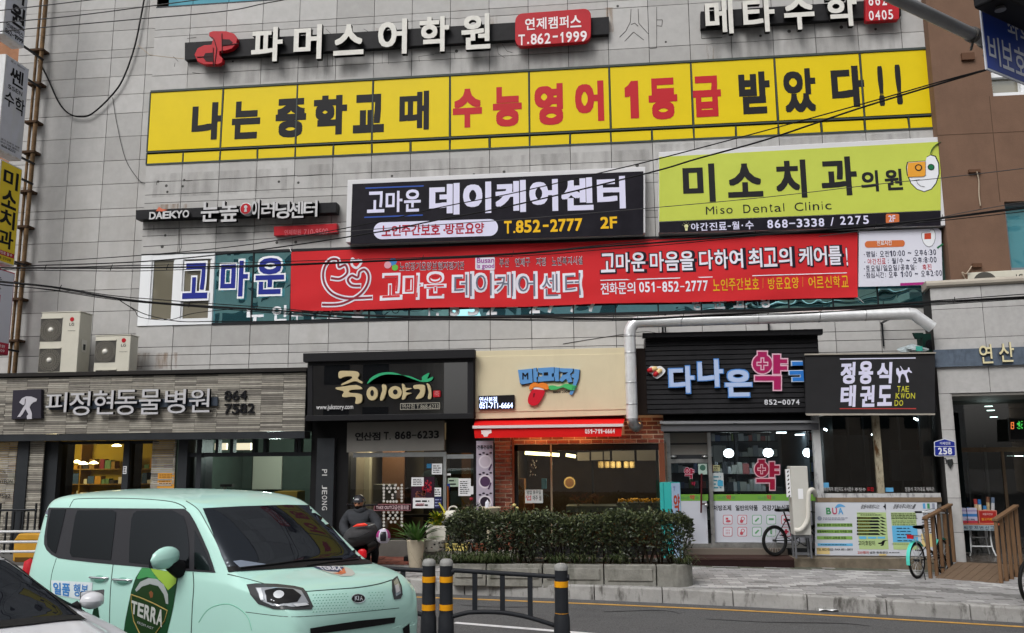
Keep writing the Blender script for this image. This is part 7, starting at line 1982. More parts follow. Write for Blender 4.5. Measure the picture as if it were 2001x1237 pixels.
def bicycle(label,pr,pf_,R_,style):
 pr,pf_=Vector(pr),Vector(pf_);d=(pf_-pr);d.z=0;Lw=d.length;d.normalize();n=d.cross(Vector((0,0,1)));U=Vector((0,0,1))
 t=thing('bicycle',label,'bicycle',(pr+pf_)/2)
 cr,cf=pr+U*R_,pf_+U*R_
 rimm=RIMM if style == 'folding' else DARKMETAL
 wheel(t,cr,d,R_,.021 if style == 'folding' else .024,rimm);wheel(t,cf,d,R_,.021 if style == 'folding' else .024,rimm)
 bb=pr+d*(.42*R_/.25 if style == 'folding' else .42)*1+U*(R_*.95)
 b=MB()
 if style == 'folding':
  st=bb+d*(-.07)+U*.22;hd=cf-d*.1+U*.28;saddle=st+d*-.12+U*.30
  b.tube([st,bb],.018,8);b.tube([st-U*.05,bb+d*.15+U*.08,hd-U*.1],.024,10);b.tube([hd,hd-U*.14],.02,8);b.tube([bb,cr],.011,6);b.tube([st,cr],.009,6)
  b.tube([hd-U*.14,cf+n*.05],.012,6);b.tube([hd-U*.14,cf-n*.05],.012,6)
  b.build('frame',FRB,t)
  MB().tube([st,saddle-U*.03],.015,8).build('seat_post',STEEL,t)
  stem=hd+d*-.05+U*.44;MB().tube([hd,stem],.016,8).build('stem',FRB,t)
  h=MB().tube(spline([stem+n*.27-d*.12,stem+n*.18-d*.02,stem,stem-n*.18-d*.02,stem-n*.27-d*.12],4),.012,8).build('handlebar',STEEL,t)
  for s_ in (-1,1):MB().tube([stem+n*s_*.27-d*.12,stem+n*s_*.2-d*.03],.017,8).build('grip',INK,h)
  AQ=M('mudguard_aqua',lin('4fc0b0'),.4)
  for c_,a0_,a1_ in ((cr,40,190),(cf,30,150)):
   b=MB();k=12
   ps=[(c_+(d*cos(radians(a0_+(a1_-a0_)*i/k))+U*sin(radians(a0_+(a1_-a0_)*i/k)))*(R_+.02)) for i in range(k+1)]
   for p,q_ in zip(ps,ps[1:]):b.quad(p-n*.028,p+n*.028,q_+n*.028,q_-n*.028)
   b.build('mudguard',AQ,t)
  b=MB();rk=cr+U*(R_+.09);b.tube([rk+d*.14,rk-d*.14],.008,6).tube([rk+d*.14+n*.05,rk-d*.14+n*.05,rk-d*.14-n*.05,rk+d*.14-n*.05],.007,6).tube([rk-d*.1+n*.05,cr+n*.06],.006,6);b.build('rack',STEEL,t)
  MB().box(-.05,.05,-.012,.012,-.03,.03,lambda a,b_,c=0:rk-d*.16+n*a+d*b_+U*c).build('red_reflector',SIGNRED,t)
  b=MB().tube([cr+n*.05+d*.05,cr+n*.16-d*.1-U*(R_-.01)],.008,6);b.build('kickstand',FRB,t)
  for s_,a_ in ((1,-60),(-1,120)):
   e=bb+n*s_*.09+(d*cos(radians(a_))+U*sin(radians(a_)))*.15;pd=MB().bar(bb+n*s_*.07,e,.018,.012).box(-.04,.04,-.03,.03,-.01,.01,lambda a,b_,c=0:e+n*(s_*.05+a)+d*b_+U*c);pd.build('pedal',FRB,t)
  b=MB().tube([bb+n*.045+(d*cos(x)+U*sin(x))*.075 for x in [2*pi*i/18 for i in range(19)]],.006,5,False).bar(bb+n*.045+U*.07,cr+n*.045+U*.03,.006,.006).bar(bb+n*.045-U*.07,cr+n*.045-U*.03,.006,.006);b.build('chainset',DARKMETAL,t)
  b=MB().tube(spline([stem+n*.2,stem+d*.1+U*.05,hd+d*.12,cf+U*.1],5),.004,5).tube(spline([stem-n*.2,stem+d*.12+U*.02,hd+d*.1-U*.1,bb],5),.004,5);b.build('brake_cable',INK,t)
 else:
  st=bb-d*.14+U*.38;hd=cf-d*.16+U*.36;saddle=st-d*.05+U*.16
  b.tube([st,bb],.017,8);b.tube([bb,hd-U*.12],.021,8);b.tube([st-U*.02,hd],.017,8);b.tube([bb,cr],.01,6);b.tube([st,cr],.009,6);b.tube([hd+U*.03,hd-U*.14],.02,8)
  for s_ in (-1,1):b.tube([hd-U*.14,hd-U*.16+n*.05*s_,cf+n*.055*s_],.013,6)
  b.build('frame',FRB,t)
  MB().tube([st,saddle-U*.03],.014,8).build('seat_post',DARKMETAL,t)
  stem=hd+U*.12;MB().tube([hd,stem],.016,8).build('stem',FRB,t)
  h=MB().tube([stem+n*.3,stem+d*.05,stem-n*.3],.012,8).build('handlebar',FRB,t)
  for s_ in (-1,1):MB().tube([stem+n*s_*.3,stem+n*s_*.2+d*.017],.017,8).build('grip',INK,h)
  b=MB().tube([bb+n*.045+(d*cos(x)+U*sin(x))*.09 for x in [2*pi*i/18 for i in range(19)]],.007,5,False).bar(bb+n*.045+U*.08,cr+n*.045+U*.04,.006,.006).bar(bb+n*.045-U*.08,cr+n*.045-U*.04,.006,.006);b.build('chainset',DARKMETAL,t)
  for s_,a_ in ((1,-30),(-1,150)):
   e=bb+n*s_*.09+(d*cos(radians(a_))+U*sin(radians(a_)))*.17;pd=MB().bar(bb+n*s_*.07,e,.018,.012).box(-.04,.04,-.03,.03,-.01,.01,lambda a,b_,c=0:e+n*(s_*.05+a)+d*b_+U*c);pd.build('pedal',FRB,t)
 b=MB()
 def sad(u,v):
  a=2*pi*v;L2=.27;x=(u-.5)*L2;wd_=.03+.055*max(0,(.62-u))*2
  return saddle+d*x+n*(wd_*cos(a))+U*(.028*sin(a)-.02*(u>.9))
 b.grid(sad,8,10);b.build('saddle',M('saddle_black',(.012,.012,.012),.5),t)
 return t
pr,pf2=G(1794,1131),G(1856,1119)
dd2=(pf2-pr);dd2.z=0;dd2=dd2.normalized()
pf2=pr+dd2*.95;pf2.z=gz(pf2.x)
bicycle('small folding bicycle with aqua mudguards and red rear reflector beside the ramp',pr,pf2,.285,'folding')
pr=W(1515,1077,-.62);pr.z=dz+.002;d_=Vector((cos(radians(33)),sin(radians(33))*.0-.12,0)).normalized()
d_=Vector((.82,.42,0)).normalized()
bicycle('black bicycle leaning behind the white cabinet on the timber deck',pr,pr+d_*.95,.27,'road')
pr=G(2020,1184);bicycle('dark bicycle at the right edge of the pavement, only tyre in view',pr,pr+Vector((.75,.6,0)),.3,'road')
# ================================================================ timber ramp with rails, folding table
WOOD=M('ramp_wood',lin('6c5a4a'),.75,0,.25,6,.2,60,stretch=(1,8,8));WOODR=M('rail_wood',lin('70563f'),.7,0,.2,7,stretch=(6,6,1))
f0,f1=G(1822,1131),G(1952,1140)
ax=(f1-f0);ax.z=0;rw=ax.length;ax.normalize();rr_=ray(1870,1099);bk=CAM+rr_*((fl-CAM.z)/rr_.z);ay=bk-f0;ay.z=0;RL=ay.length;ay.normalize()
zf_=fl
t=thing('timber_ramp','short sloping timber ramp with wooden railings up to the dark doorway','ramp',((f0+f1)/2))
rz_=lambda v:gz(f0.x)-.01+(zf_-gz(f0.x)+.02)*min(1,v/RL) 
b=MB();v=0.0;k=0
bw=.125
u=0.0
while u<rw-.01:
 p=lambda uu,vv,dz_=0:f0+ax*uu+ay*vv+Vector((0,0,rz_(vv)-f0.z+dz_))
 e=min(u+bw,rw);b.add([p(u+.003,0),p(e-.003,0),p(e-.003,RL),p(u+.003,RL),p(u+.003,0,-.03),p(e-.003,0,-.03),p(e-.003,RL,-.03),p(u+.003,RL,-.03)],[(0,1,2,3),(0,4,5,1),(1,5,6,2),(3,7,4,0)]);u += bw
b.build('ramp_boards',WOOD,t)
b=MB().add([p(0,0,-.032),p(rw,0,-.032),p(rw,RL,-.032),p(0,RL,-.032),p(0,0,-.06),p(rw,0,-.06),p(rw,RL,-.3),p(0,RL,-.3)],[(0,1,5,4),(1,2,6,5),(3,0,4,7)]);b.build('ramp_side',M('ramp_side_brown',lin('4a3a2c'),.8,0,.2,5),t)
for u_,nm in ((-.03,'l'),(rw+.03,'r')):
 tops=[]
 for k in range(5):
  vv=.02+(RL-.05)*k/4;base=f0+ax*u_+ay*vv;zb=gz(base.x) if k<4 else rz_(vv);top=rz_(vv)+.93
  MB().box(-.024,.024,-.024,.024,zb,top,lambda a,b_,c=0:Vector((base.x,base.y,0))+ax*a+ay*b_+Vector((0,0,c))).build('railing_post',WOODR,t,bevel=.003)
  tops.append(Vector((base.x,base.y,top)))
 MB().bar(tops[0]-ay*.05+Vector((0,0,.02)),tops[-1]+ay*.05+Vector((0,0,.03)),.085,.035).build('handrail',WOODR,t,bevel=.004)
tr_=ray(1921,1088);tb=CAM+tr_*((fl-CAM.z)/tr_.z);ax_r,ay_r=ax,ay;ax=RP.r.copy();ay=Vector((-ax.y,ax.x,0));tb += ay*.2
t=thing('folding_table','folding table with white tube legs and lettered cloth strip in the doorway','table',tb)
sc_=W(1960,1020,tb.y).x-W(1883,1020,tb.y).x
hw,hd_=sc_/2,.26;th=W(1920,1021,tb.y).z-fl
T=lambda a,b_,c=0:tb+ax*a+ay*b_+Vector((0,0,c))
MB().box(-hw,hw,-hd_,hd_,th-.03,th,T).build('tabletop',M('table_orange',lin('a8583a'),.5,0,.1,4),t,bevel=.006)
MB().box(-hw-.004,hw-.07,-hd_-.012,-hd_-.002,th-.12,th-.025,T).build('cloth_strip',M('strip_grey_blue',lin('8a98a0'),.7),t)
TP=Plane(T(-hw,-hd_-.013,0),ax)
b=MB()
for i,ch in enumerate('씨앗저변신고'):b.text(ch,TP.fr,.05+i*(2*hw-.16)/6,th-.105,.05+(i+.72)*(2*hw-.16)/6,th-.04,.01,0,.003)
b.build('lettering',M('print_slate',lin('2c3c50'),.6),t)
for s_ in (-1,1):
 b=MB().tube(spline([T(s_*hw*.5,-hd_*.5,th-.03),T(s_*hw*.5,-hd_*.55,th*.35),T(s_*hw*.62,-hd_*.8,.015)],5),.014,8);b.build('leg',WR,t)
 b=MB().tube(spline([T(s_*hw*.4,hd_*.4,th-.03),T(s_*hw*.45,hd_*.5,th*.35),T(s_*hw*.58,hd_*.8,.015)],5),.014,8);b.build('leg',WR,t)
MB().tube([T(-hw*.53,-hd_*.6,th*.3),T(hw*.53,-hd_*.6,th*.3)],.013,8).tube(spline([T(-hw*.4,-.05,th-.03),T(-hw*.38,-.05,th*.62),T(-hw*.3,-.05,th*.56),T(hw*.3,-.05,th*.56),T(hw*.38,-.05,th*.62),T(hw*.4,-.05,th-.03)],3),.012,8).build('brace',WR,t)
t=thing('brochure_stack','stack of blue and white brochures standing on the folding table','brochures',T(-hw*.45,-.1,th))
b=MB();rg=random.Random(3);z=th
for i,(hgt,mi) in enumerate(((.045,1),(.04,0),(.03,0),(.05,2),(.04,0),(.03,3),(.03,0))):b.mat(mi).box(-hw*.82+rg.uniform(0,.01),-hw*.1,-.2,.0,z+.001,z+hgt,T);z += hgt
b.build('brochures',[M('brochure_white',lin('b4b4cc'),.6),M('brochure_red',lin('a83a4a'),.6),M('brochure_blue',lin('3a78b8'),.6),M('brochure_lilac',lin('9a92b8'),.6)],t)
BP2=Plane(T(-hw*.8,-.202,0),ax);MB().text('교육',BP2.fr,.03,th+.05,.2,th+.08,.015,0,.003).build('print',M('print_navy2',lin('26305a'),.6),t)
t=thing('red_notice_box','red box with yellow lettering at the front of the folding table','box',T(hw*.3,-.2,th))
MB().box(-.02,hw*.82,-.24,-.1,th+.001,th+.23,T).build('rim',M('box_rim',lin('c07a6a'),.6),t)
NP=Plane(T(-.02,-.24,0),ax);wn=hw*.82+.02
MB().extr([(.012,th+.012),(wn-.012,th+.012),(wn-.012,th+.218),(.012,th+.218)],NP.fr,.003).build('red_face',M('box_red',lin('96231f'),.55),t)
MB().text('불교카페요',NP.fr,.04,th+.05,wn-.04,th+.10,.02,0,.006).build('yellow_lettering',M('print_gold',lin('d0902c'),.6),t)
MB().text('배움의전당',NP.fr,.07,th+.145,wn-.07,th+.185,.015,0,.006).build('pink_lettering',M('print_pink',lin('d0a0a0'),.6),t)
cols=(('c2b89a','3a6fb0'),('c8bfa0','3a6fb0'),('b8a888','a04040'),('d0c8b0','2f6aa8'),('c0a868','3878b0'),('a89878','6a4a3a'),('b0b4b8','5a6a80'))
for i,(c0_,c1_) in enumerate(cols):
 a=-.12+i*.062;hh_=(.27,.25,.42,.41,.3,.46,.45)[i];lab=('cream poster roll at left end of the rolls, dark tip','pale roll second from the left, plain white','tan poster roll with red tip behind brochure stack','tall cream roll with blue cap among the rolled posters','short gold poster roll between two taller rolls','tallest poster roll, brown patterned with dark tip','grey blue poster roll at the right end')[i]
 t=thing('poster_roll',lab,'poster roll',T(a,-.02,th),group='rolled posters on the table')
 q=T(a,-.03+.04*(i%2),th+.002);q2=q+ax*((i-3)*.012)+Vector((0,0,hh_))
 MB().tube([q,q.lerp(q2,.78)],.03,12).build('paper',M('roll_'+c0_,lin(c0_),.6,0,.2,20),t)
 MB().tube([q.lerp(q2,.78)+Vector((0,0,.0005)),q2],.0305,12).build('printed_end',M('roll_'+c1_,lin(c1_),.5),t)
for lab,(x,y),sz in (('crumpled white paper scrap lying on the road by the yellow line',(1617,1196),.16),):
 q=G(x,y,-.2);t=thing('paper_scrap',lab,'litter',(q.x,q.y,road_z(q.x,q.y)))
 rg=random.Random(1);b=MB().grid(lambda u,v:Vector((q.x+(u-.5)*sz*1.6+.03*v,q.y+(v-.5)*sz,road_z(q.x,q.y)+.012+.02*abs(sin(u*5+v*3)))),6,5,False);b.build('sheet',PAPER,t)
# ================================================================ other side of the street (seen only in the glass)
def opposite(label,x0,x1,y,h,col,wc,seed):
 t=thing('opposite_building',label,'building',((x0+x1)/2,y,0),group='buildings across the street')
 MB().box(x0,x1,y-8,y,-.5,h).build('wall',M('opp_'+col,lin(col),.8,0,.1,1),t)
 g=MB();z=3.5;rg=random.Random(seed)
 while z+2<h:
  x=x0+.8
  while x+2<x1:g.box(x,x+1.7,y,y+.05,z,z+1.7);x += 2.6
  z += 3.2
 g.build('window',TINT('opp_glass_'+wc,(.015,.022,.025),(.5,.6,.65),.12),t)
 return t
opposite('beige office block across the street, mirrored in the glass',-40,-12,-40,26,'e0dcd4','a',1)
opposite('grey apartment block across the street, mirrored in the glass',-9,9,-42,30,'dcdfe0','b',2)
opposite('brown brick block across the street, mirrored in the glass',12,40,-40,24,'d2c4b4','c',3)
# ================================================================ vehicles
MINT=M('car_paint_mint',lin('b0dbd0'),.32,0,.02,1.5,coat=.7)
CWHITE=M('car_paint_white',lin('d2d3d8'),.3,0,.02,1.5,coat=.7)
CBLK=M('car_trim_black',(.012,.012,.013),.5)
CGLASS=TINT('car_glass',(.003,.0035,.004),(.85,.92,1.0),.04)
CGLASS2=TINT('car_windscreen',(.008,.009,.012),(.8,.9,1.0),.055)
CHROME=M('chrome',(.75,.76,.78),.08,1.0)
TYREM=M('tyre_rubber',(.012,.012,.012),.7)
def loft(stations,n_side=0):
 """stations: list of (x, [(y, z)...]) half sections from sill to roof centre, same count; mirrored into a closed skin"""
 vs,fs=[],[]
 m=len(stations[0][1]);full=2*m-1
 for x,sec in stations:
  ring=[(x+(q[2] if len(q)>2 else 0),-q[0],q[1]) for q in sec]+[(x+(q[2] if len(q)>2 else 0),q[0],q[1]) for q in reversed(sec[:-1])]
  vs += ring
 for i in range(len(stations)-1):
  for k in range(full-1):
   fs.append((i*full+k,i*full+k+1,(i+1)*full+k+1,(i+1)*full+k))
 fs.append(tuple(range(full))[::-1]);nn=(len(stations)-1)*full;fs.append(tuple(nn+k for k in range(full)))
 for i in range(len(stations)-1):fs.append((i*full,(i+1)*full,(i+1)*full+full-1,i*full+full-1))
 return vs,fs
class Car:
 def __init__(s,name,label,pos,yaw,paint,stations,cat='car',sub=2):
  s.t=thing(name,label,cat,pos,yaw)
  s.mw=Matrix.Translation(Vector(pos)) @ Matrix.Rotation(yaw,4,'Z');s.inv=s.mw.inverted();s.rot=s.mw.to_3x3()
  vs,fs=loft(stations)
  me=bpy.data.meshes.new('body');me.from_pydata(vs,[],fs);me.materials.append(paint)
  for p in me.polygons:p.use_smooth=True
  b=bmesh.new();b.from_mesh(me);bmesh.ops.recalc_face_normals(b,faces=b.faces);b.to_mesh(me);b.free()
  o=bpy.data.objects.new('body',me);COL.objects.link(o);o.parent=s.t
  md=o.modifiers.new('sub','SUBSURF');md.levels=md.render_levels=sub
  s.body=o
  dg=bpy.context.evaluated_depsgraph_get();dg.update()
  ev=o.evaluated_get(dg);em=ev.to_mesh()
  s.bvh=BVHTree.FromPolygons([v.co.copy() for v in em.vertices],[tuple(p.vertices) for p in em.polygons]);ev.to_mesh_clear()
 def hit(s,px,py):
  o=s.inv @ CAM;d=(s.rot.inverted() @ ray(px,py)).normalized()
  h=s.bvh.ray_cast(o,d)
  if h[0] is None:return None,None
  return h[0],(h[1] if h[1].dot(d)<0 else-h[1])
 def place(s,mb,name,mat,mirror=False,parent=None,label=None,smooth=True):
  o=mb.build(name,mat);o.parent=parent or s.t
  if label:o['label']=label
  return o
 def patch(s,name,mat,pts,off=.004,seg=.035,mirror=False,parent=None,closed=True,sp=0,th=0.0,label=None):
  if sp:pts=[(p.x,p.y) for p in spline([(x,y,0) for x,y in pts],sp,True)]
  b=bmesh.new();f=b.faces.new([b.verts.new((x,y,0)) for x,y in pts])
  bmesh.ops.triangulate(b,faces=b.faces[:])
  for _ in range(6):
   es=[e for e in b.edges if e.calc_length()>9]
   if not es:break
   bmesh.ops.subdivide_edges(b,edges=es,cuts=1);bmesh.ops.triangulate(b,faces=b.faces[:])
  b.verts.index_update();vs=[]
  for v in b.verts:
   p,n=s.hit(v.co.x,v.co.y)
   if p is None:vs.append(None);continue
   o=s.inv @ CAM
   if n.dot(o-p)<0:n=-n
   vs.append(p+n*off)
  idx={};out=[]
  for i,v in enumerate(vs):
   if v is not None:idx[i]=len(out);out.append(v)
  fs=[tuple(idx[v.index] for v in f.verts) for f in b.faces if all(v.index in idx for v in f.verts)];b.free()
  mb=MB().add(out,fs,True)
  if mirror:s.place(MB().add([(p[0],-p[1],p[2]) for p in out],[f[::-1] for f in fs],True),name,mat,parent=parent)
  return s.place(mb,name,mat,parent=parent,label=label)
 def line(s,name,mat,pts,r=.004,off=.0,sp=6,parent=None,mirror=False):
  q=spline([(x,y,0) for x,y in pts],sp) if sp else [Vector((x,y,0)) for x,y in pts]
  ps=[]
  for p in q:
   h,n=s.hit(p.x,p.y)
   if h is not None:ps.append(h+n*off)
  if len(ps)<2:return None
  mb=MB().tube(ps,r,6)
  if mirror:s.place(MB().tube([Vector((p[0],-p[1],p[2])) for p in ps],r,6),name,mat,parent=parent)
  return s.place(mb,name,mat,parent=parent)
 def tx(s,mb,t,box,bold=.0,off=.006,warp=None):
  v,f=glyphs(t,bold);vs=[]
  (ax,ay),(bx_,by),(cx,cy),(dx,dy)=box
  for x,y,z,i_ in v:
   if warp:x,y=warp(x,y)
   tx_,ty=ax+(bx_-ax)*x,ay+(by-ay)*x;lx,ly=dx+(cx-dx)*x,dy+(cy-dy)*x
   p,n=s.hit(lx+(tx_-lx)*y,ly+(ty-ly)*y)
   if p is None:p,n=Vector((0,0,.5)),Vector((0,-1,0))
   vs.append(p+n*(off+i_))
  mb.add(vs,f,False)
 def wheels(s,xs,y,R_,w=.17,rimc=None):
  for x in xs:
   for sg in (-1,1):
    yc=sg*y
    b=MB().lathe([(R_*.62,-w/2),(R_*.95,-w/2),(R_,-w/2+.03),(R_,w/2-.03),(R_*.95,w/2),(R_*.62,w/2)],(x,yc,R_),32,'Y')
    o=s.place(b,'wheel',TYREM)
    b=MB().lathe([(R_*.63,-.04),(R_*.6,0),(R_*.56,.02)],(x,yc-sg*0+(-.05 if sg<0 else .05),R_),32,'Y')
    for k in range(5):
     a=2*pi*k/5;b.bar((x,yc+sg*.06,R_),(x+cos(a)*R_*.6,yc+sg*.06,R_+sin(a)*R_*.6),.05,.02,(0,1,0))
    b.lathe([(.05,-.07),(.05,.07)],(x,yc,R_),14,'Y')
    s.place(b,'rim',M('wheel_rim',(.45,.45,.46),.35,.7),parent=o)
def sec(x,w,sill,belt,top,wtop,r=.1,bulge=1.0,dx=0):
 """half section: sill, flank, shoulder, belt, tumblehome to roof edge, roof crown"""
 h=top-belt
 out=[(w*.90,sill),(w*.985,sill+.12),(w,sill+.3),(w*1.005,belt-.17),(w*.985,belt-.015)]
 for f in (.12,.5,.85):out.append((w*.985+(wtop+.05-w*.985)*f,belt+(h-r)*f))
 out += [(wtop+.035,top-r*.55),(wtop-.03,top-r*.12),(wtop*.62,top+.012),(0,top+.03)]
 return (x,out)
ST=[sec(.03,.62,.42,.90,1.02,.44,.05),sec(.035,.72,.34,.92,1.42,.55,.08),sec(.055,.765,.27,.95,1.58,.59,.09),sec(.11,.787,.22,.97,1.635,.61,.08),sec(.35,.795,.2,.985,1.66,.62,.075),
      sec(.9,.797,.2,1.0,1.672,.625,.075),sec(1.5,.797,.2,1.005,1.672,.625,.075),sec(1.95,.797,.2,1.01,1.655,.62,.075),sec(2.20,.797,.2,1.015,1.615,.615,.07),sec(2.35,.797,.2,1.015,1.52,.62,.06),
      sec(2.60,.797,.2,1.015,1.33,.65,.055),sec(2.84,.797,.2,1.01,1.13,.69,.045),sec(2.93,.797,.2,.985,1.062,.705,.04),sec(3.10,.796,.2,.965,1.03,.71,.045),sec(3.30,.788,.21,.925,.995,.70,.05),
      sec(3.43,.772,.24,.875,.95,.67,.06),sec(3.505,.745,.27,.80,.885,.63,.06),sec(3.545,.70,.31,.71,.79,.57,.055),sec(3.565,.64,.36,.62,.69,.50,.05)]
cY=radians(-25.3)
car=Car('compact_car','pale mint green boxy compact car with green bottle advert on its doors',(-5.2,-8.37,-.09),cY,MINT,ST)
c=car
TRIM=M('car_window_band',(.035,.035,.04),.35)
def side_px(zx):
 return [(x/3.67,900+y/3.67) for x,y in zx]
band=side_px([(352,338),(600,341),(900,343),(1200,345),(1325,347),(1360,375),(1400,440),(1450,545),(1500,660),(1548,805),(1300,790),(1000,762),(700,735),(500,712),(420,700),(370,675),(335,640),(318,600),(320,540),(335,450)])
bandO=c.patch('window_band',TRIM,band,.004,mirror=True)
for nm,pts in (('rear',[(372,350),(478,350),(440,520),(405,668),(375,650),(345,610),(340,540),(352,440)]),('mid',[(560,358),(810,356),(838,372),(820,540),(800,715),(520,690),(505,660),(525,520),(545,400)]),
    ('front',[(985,362),(1240,358),(1320,400),(1345,480),(1360,600),(1362,775),(930,730),(935,560),(948,420),(962,380)]),('quarter',[(1400,500),(1450,600),(1490,690),(1525,790),(1398,780)])):
 c.patch('side_window',CGLASS,side_px(pts),.008,mirror=True,parent=bandO)
SEAM=M('car_seam',(.05,.08,.07),.6)
c.line('door_seam',SEAM,side_px([(500,335),(520,295),(560,275),(800,270),(1000,275),(1150,285),(1250,300),(1310,325),(1335,350)]),.0045,mirror=True)
c.line('door_seam',SEAM,side_px([(812,745),(800,850),(790,1000),(785,1237)]),.0045,mirror=True)
c.line('door_seam',SEAM,side_px([(1385,800),(1390,900),(1380,1050),(1372,1237)]),.0045,mirror=True)
c.line('door_seam',SEAM,side_px([(405,702),(375,800),(362,900),(365,1000)]),.0035,mirror=True)
c.line('door_seam',SEAM,side_px([(290,400),(345,402)]),.004,mirror=True)
c.line('drip_rail',SEAM,side_px([(1335,290),(1420,350),(1480,450),(1545,570),(1600,690),(1640,800)]),.004,mirror=True)
ws=[(396,994),(470,990),(560,987),(618,988),(640,1002),(668,1036),(700,1072),(736,1101),(700,1103),(600,1108),(520,1113),(448,1118),(435,1090),(415,1040)]
wo_=c.patch('windscreen',CGLASS2,ws,.005)
c.patch('windscreen_border',CBLK,[(448,1118),(445,1108),(520,1104),(600,1099),(700,1094),(728,1094),(738,1101),(700,1104),(600,1109),(520,1114)],.008,parent=wo_)
c.line('wiper',CBLK,[(470,1112),(540,1104),(600,1096),(668,1093)],.008,.012,parent=wo_);c.line('wiper',CBLK,[(600,1108),(640,1102),(700,1095)],.007,.012,parent=wo_)
c.patch('dash_card',M('dash_pale',lin('7a8494'),.6),[(455,1098),(470,1096),(520,1104),(500,1109),(468,1110)],.009,parent=wo_)
c.line('bonnet_seam',SEAM,[(598,1156),(650,1152),(700,1148),(740,1141),(766,1133)],.005)
c.line('bonnet_seam',SEAM,[(445,1122),(470,1128),(500,1136),(520,1142)],.004)
def refl_dots():
 b=MB();rg=random.Random(2)
 for r in range(7):
  for k in range(24):
   x=612+k*6.4+(3.2 if r%2 else 0);y=1164+r*5.5-(x-612)*.045
   if x>752 or abs(x-699)<19 and abs(y-1170)<14:continue
   p,n=c.hit(x,y)
   if p is None:continue
   s_=n.cross(Vector((0,0,1))).normalized();b.add([p+n*.002-s_*.008,p+n*.002+s_*.008,p+n*.002+s_*.005+Vector((0,0,.006)),p+n*.002-s_*.005+Vector((0,0,.006))],[(0,1,2,3)])
 c.place(b,'fascia_dimples',M('car_paint_mint_shaded',lin('86c2ae'),.35))  # darker copy of the body paint standing for shade in the dimples
refl_dots()
c.line('wheel_arch',M('car_paint_mint_shaded',lin('86c2ae'),.35),side_px([(1425,1160),(1480,1080),(1550,1040),(1640,1030),(1720,1065),(1780,1130),(1805,1220)]),.006,-.003)  # arch crease drawn in shaded body paint
def hl(pts_out,pts_lens,bulbs):
 o=c.patch('headlight',M('lamp_housing',(.05,.052,.055),.25),pts_out,.006)
 c.patch('lens',M('lamp_lens_silver',(.42,.44,.47),.18,.6),pts_lens,.011,parent=o)
 for q in bulbs[1:2]:c.patch('reflector',CBLK,q,.0145,parent=o)
 for q in bulbs[:1]+bulbs[2:]:c.patch('reflector',M('lamp_bright',(.75,.77,.8),.15,.5),q,.016,parent=o)
 return o
hl([(482,1143),(500,1141),(540,1142),(575,1146),(592,1150),(600,1160),(611,1185),(608,1191),(575,1192),(535,1190),(505,1180),(490,1162)],
   [(500,1150),(540,1150),(572,1152),(588,1156),(602,1180),(575,1187),(535,1184),(512,1174)],[[(p.x,p.y) for p in (Vector((545+10*cos(a),1164+7*sin(a))) for a in [2*pi*i/14 for i in range(14)])],[(518,1156),(540,1152),(572,1154),(588,1166),(580,1178),(545,1182),(524,1176)],[(503,1152),(511,1152),(518,1172),(512,1172)],[(572,1182),(596,1180),(602,1184),(578,1187)]])
hl([(765,1134),(776,1126),(784,1145),(786,1162),(782,1170),(769,1172),(765,1155)],[(768,1138),(775,1131),(781,1148),(782,1160),(772,1166)],[[(770,1146),(776,1142),(779,1156),(772,1160)]])
def oval(cx,cy,rx,ry,n=20):return [(cx+rx*cos(2*pi*i/n),cy+ry*sin(2*pi*i/n)) for i in range(n)]
em=c.patch('emblem',CHROME,oval(699,1170,13.5,8.8),.008)
c.patch('emblem_field',CBLK,oval(699,1170,12.2,7.6),.011,parent=em)
b=MB()
for ch,x in (('K',691),('I',697.5),('A',701)):c.tx(b,ch,[(x,1166),(x+(6 if ch != 'I' else 1.6),1165.5),(x+(6 if ch != 'I' else 1.6),1174),(x,1174.5)],.03,.014)
c.place(b,'emblem_lettering',CHROME,parent=em)
c.patch('grille',CBLK,[(605,1228),(640,1222),(700,1213),(772,1206),(770,1217),(740,1222),(700,1228),(640,1236),(606,1239)],.006)
c.patch('grille',CBLK,[(786,1228),(799,1218),(800,1237),(788,1243)],.006)
c.line('bumper_crease',SEAM,[(480,1196),(560,1205),(620,1203),(700,1196),(780,1188)],.003,-.001)
for x0,x1,y in ((177,212,1128),(222,258,1132)):
 p0,n0=c.hit(x0,y);p1,n1=c.hit(x1,y+2)
 b=MB();
 for sg in (1,-1):
  q=[Vector((p.x,p.y*sg,p.z))+Vector((n.x,n.y*sg,n.z))*d for p,n,d in ((p0,n0,.0),(p0.lerp(p1,.15),n0,.03),(p0.lerp(p1,.5),n0,.036),(p0.lerp(p1,.85),n1,.03),(p1,n1,.0))]
  b.tube(spline(q,4),.011,8)
 c.place(b,'door_handle',CHROME)
 c.patch('handle_recess',M('car_paint_mint_recess_shade',lin('7fb8a6'),.4),oval((x0+x1)/2,y+4,11,8),.002,mirror=True)  # flat oval in darker body paint, the recess shade painted in
pm,nm=c.hit(352,1112)
def mirror(sg):
 base=Vector((pm.x,pm.y*sg,pm.z));sg=-sg
 def cap(u,v):
  a=2*pi*u;w_=sin(pi*v) ** .45 if 0<v<1 else 0
  y=-(.03+.27*v)
  hz=.088*w_;hx=.06*w_
  return base+Vector((.02+hx*cos(a)*(1.0 if cos(a)>0 else .35),sg*-y,.115+hz*sin(a)-.02*v))
 b=MB().grid(cap,20,12);o=c.place(b,'door_mirror',MINT)
 b=MB().box(-.03,.02,0,.2,-.045,.03,lambda a,b_,c_=0:base+Vector((a-.005,sg*(b_+.07),.10+c_-.02)));c.place(b,'mirror_glass',CHROME,parent=o)
 b=MB().tube([base,base+Vector((.01,sg*.05,.02)),base+Vector((.015,sg*.12,.055))],[.075,.065,.05],10);c.place(b,'mirror_foot',CBLK,parent=o)
for sg in (-1,1):
 mirror(sg)
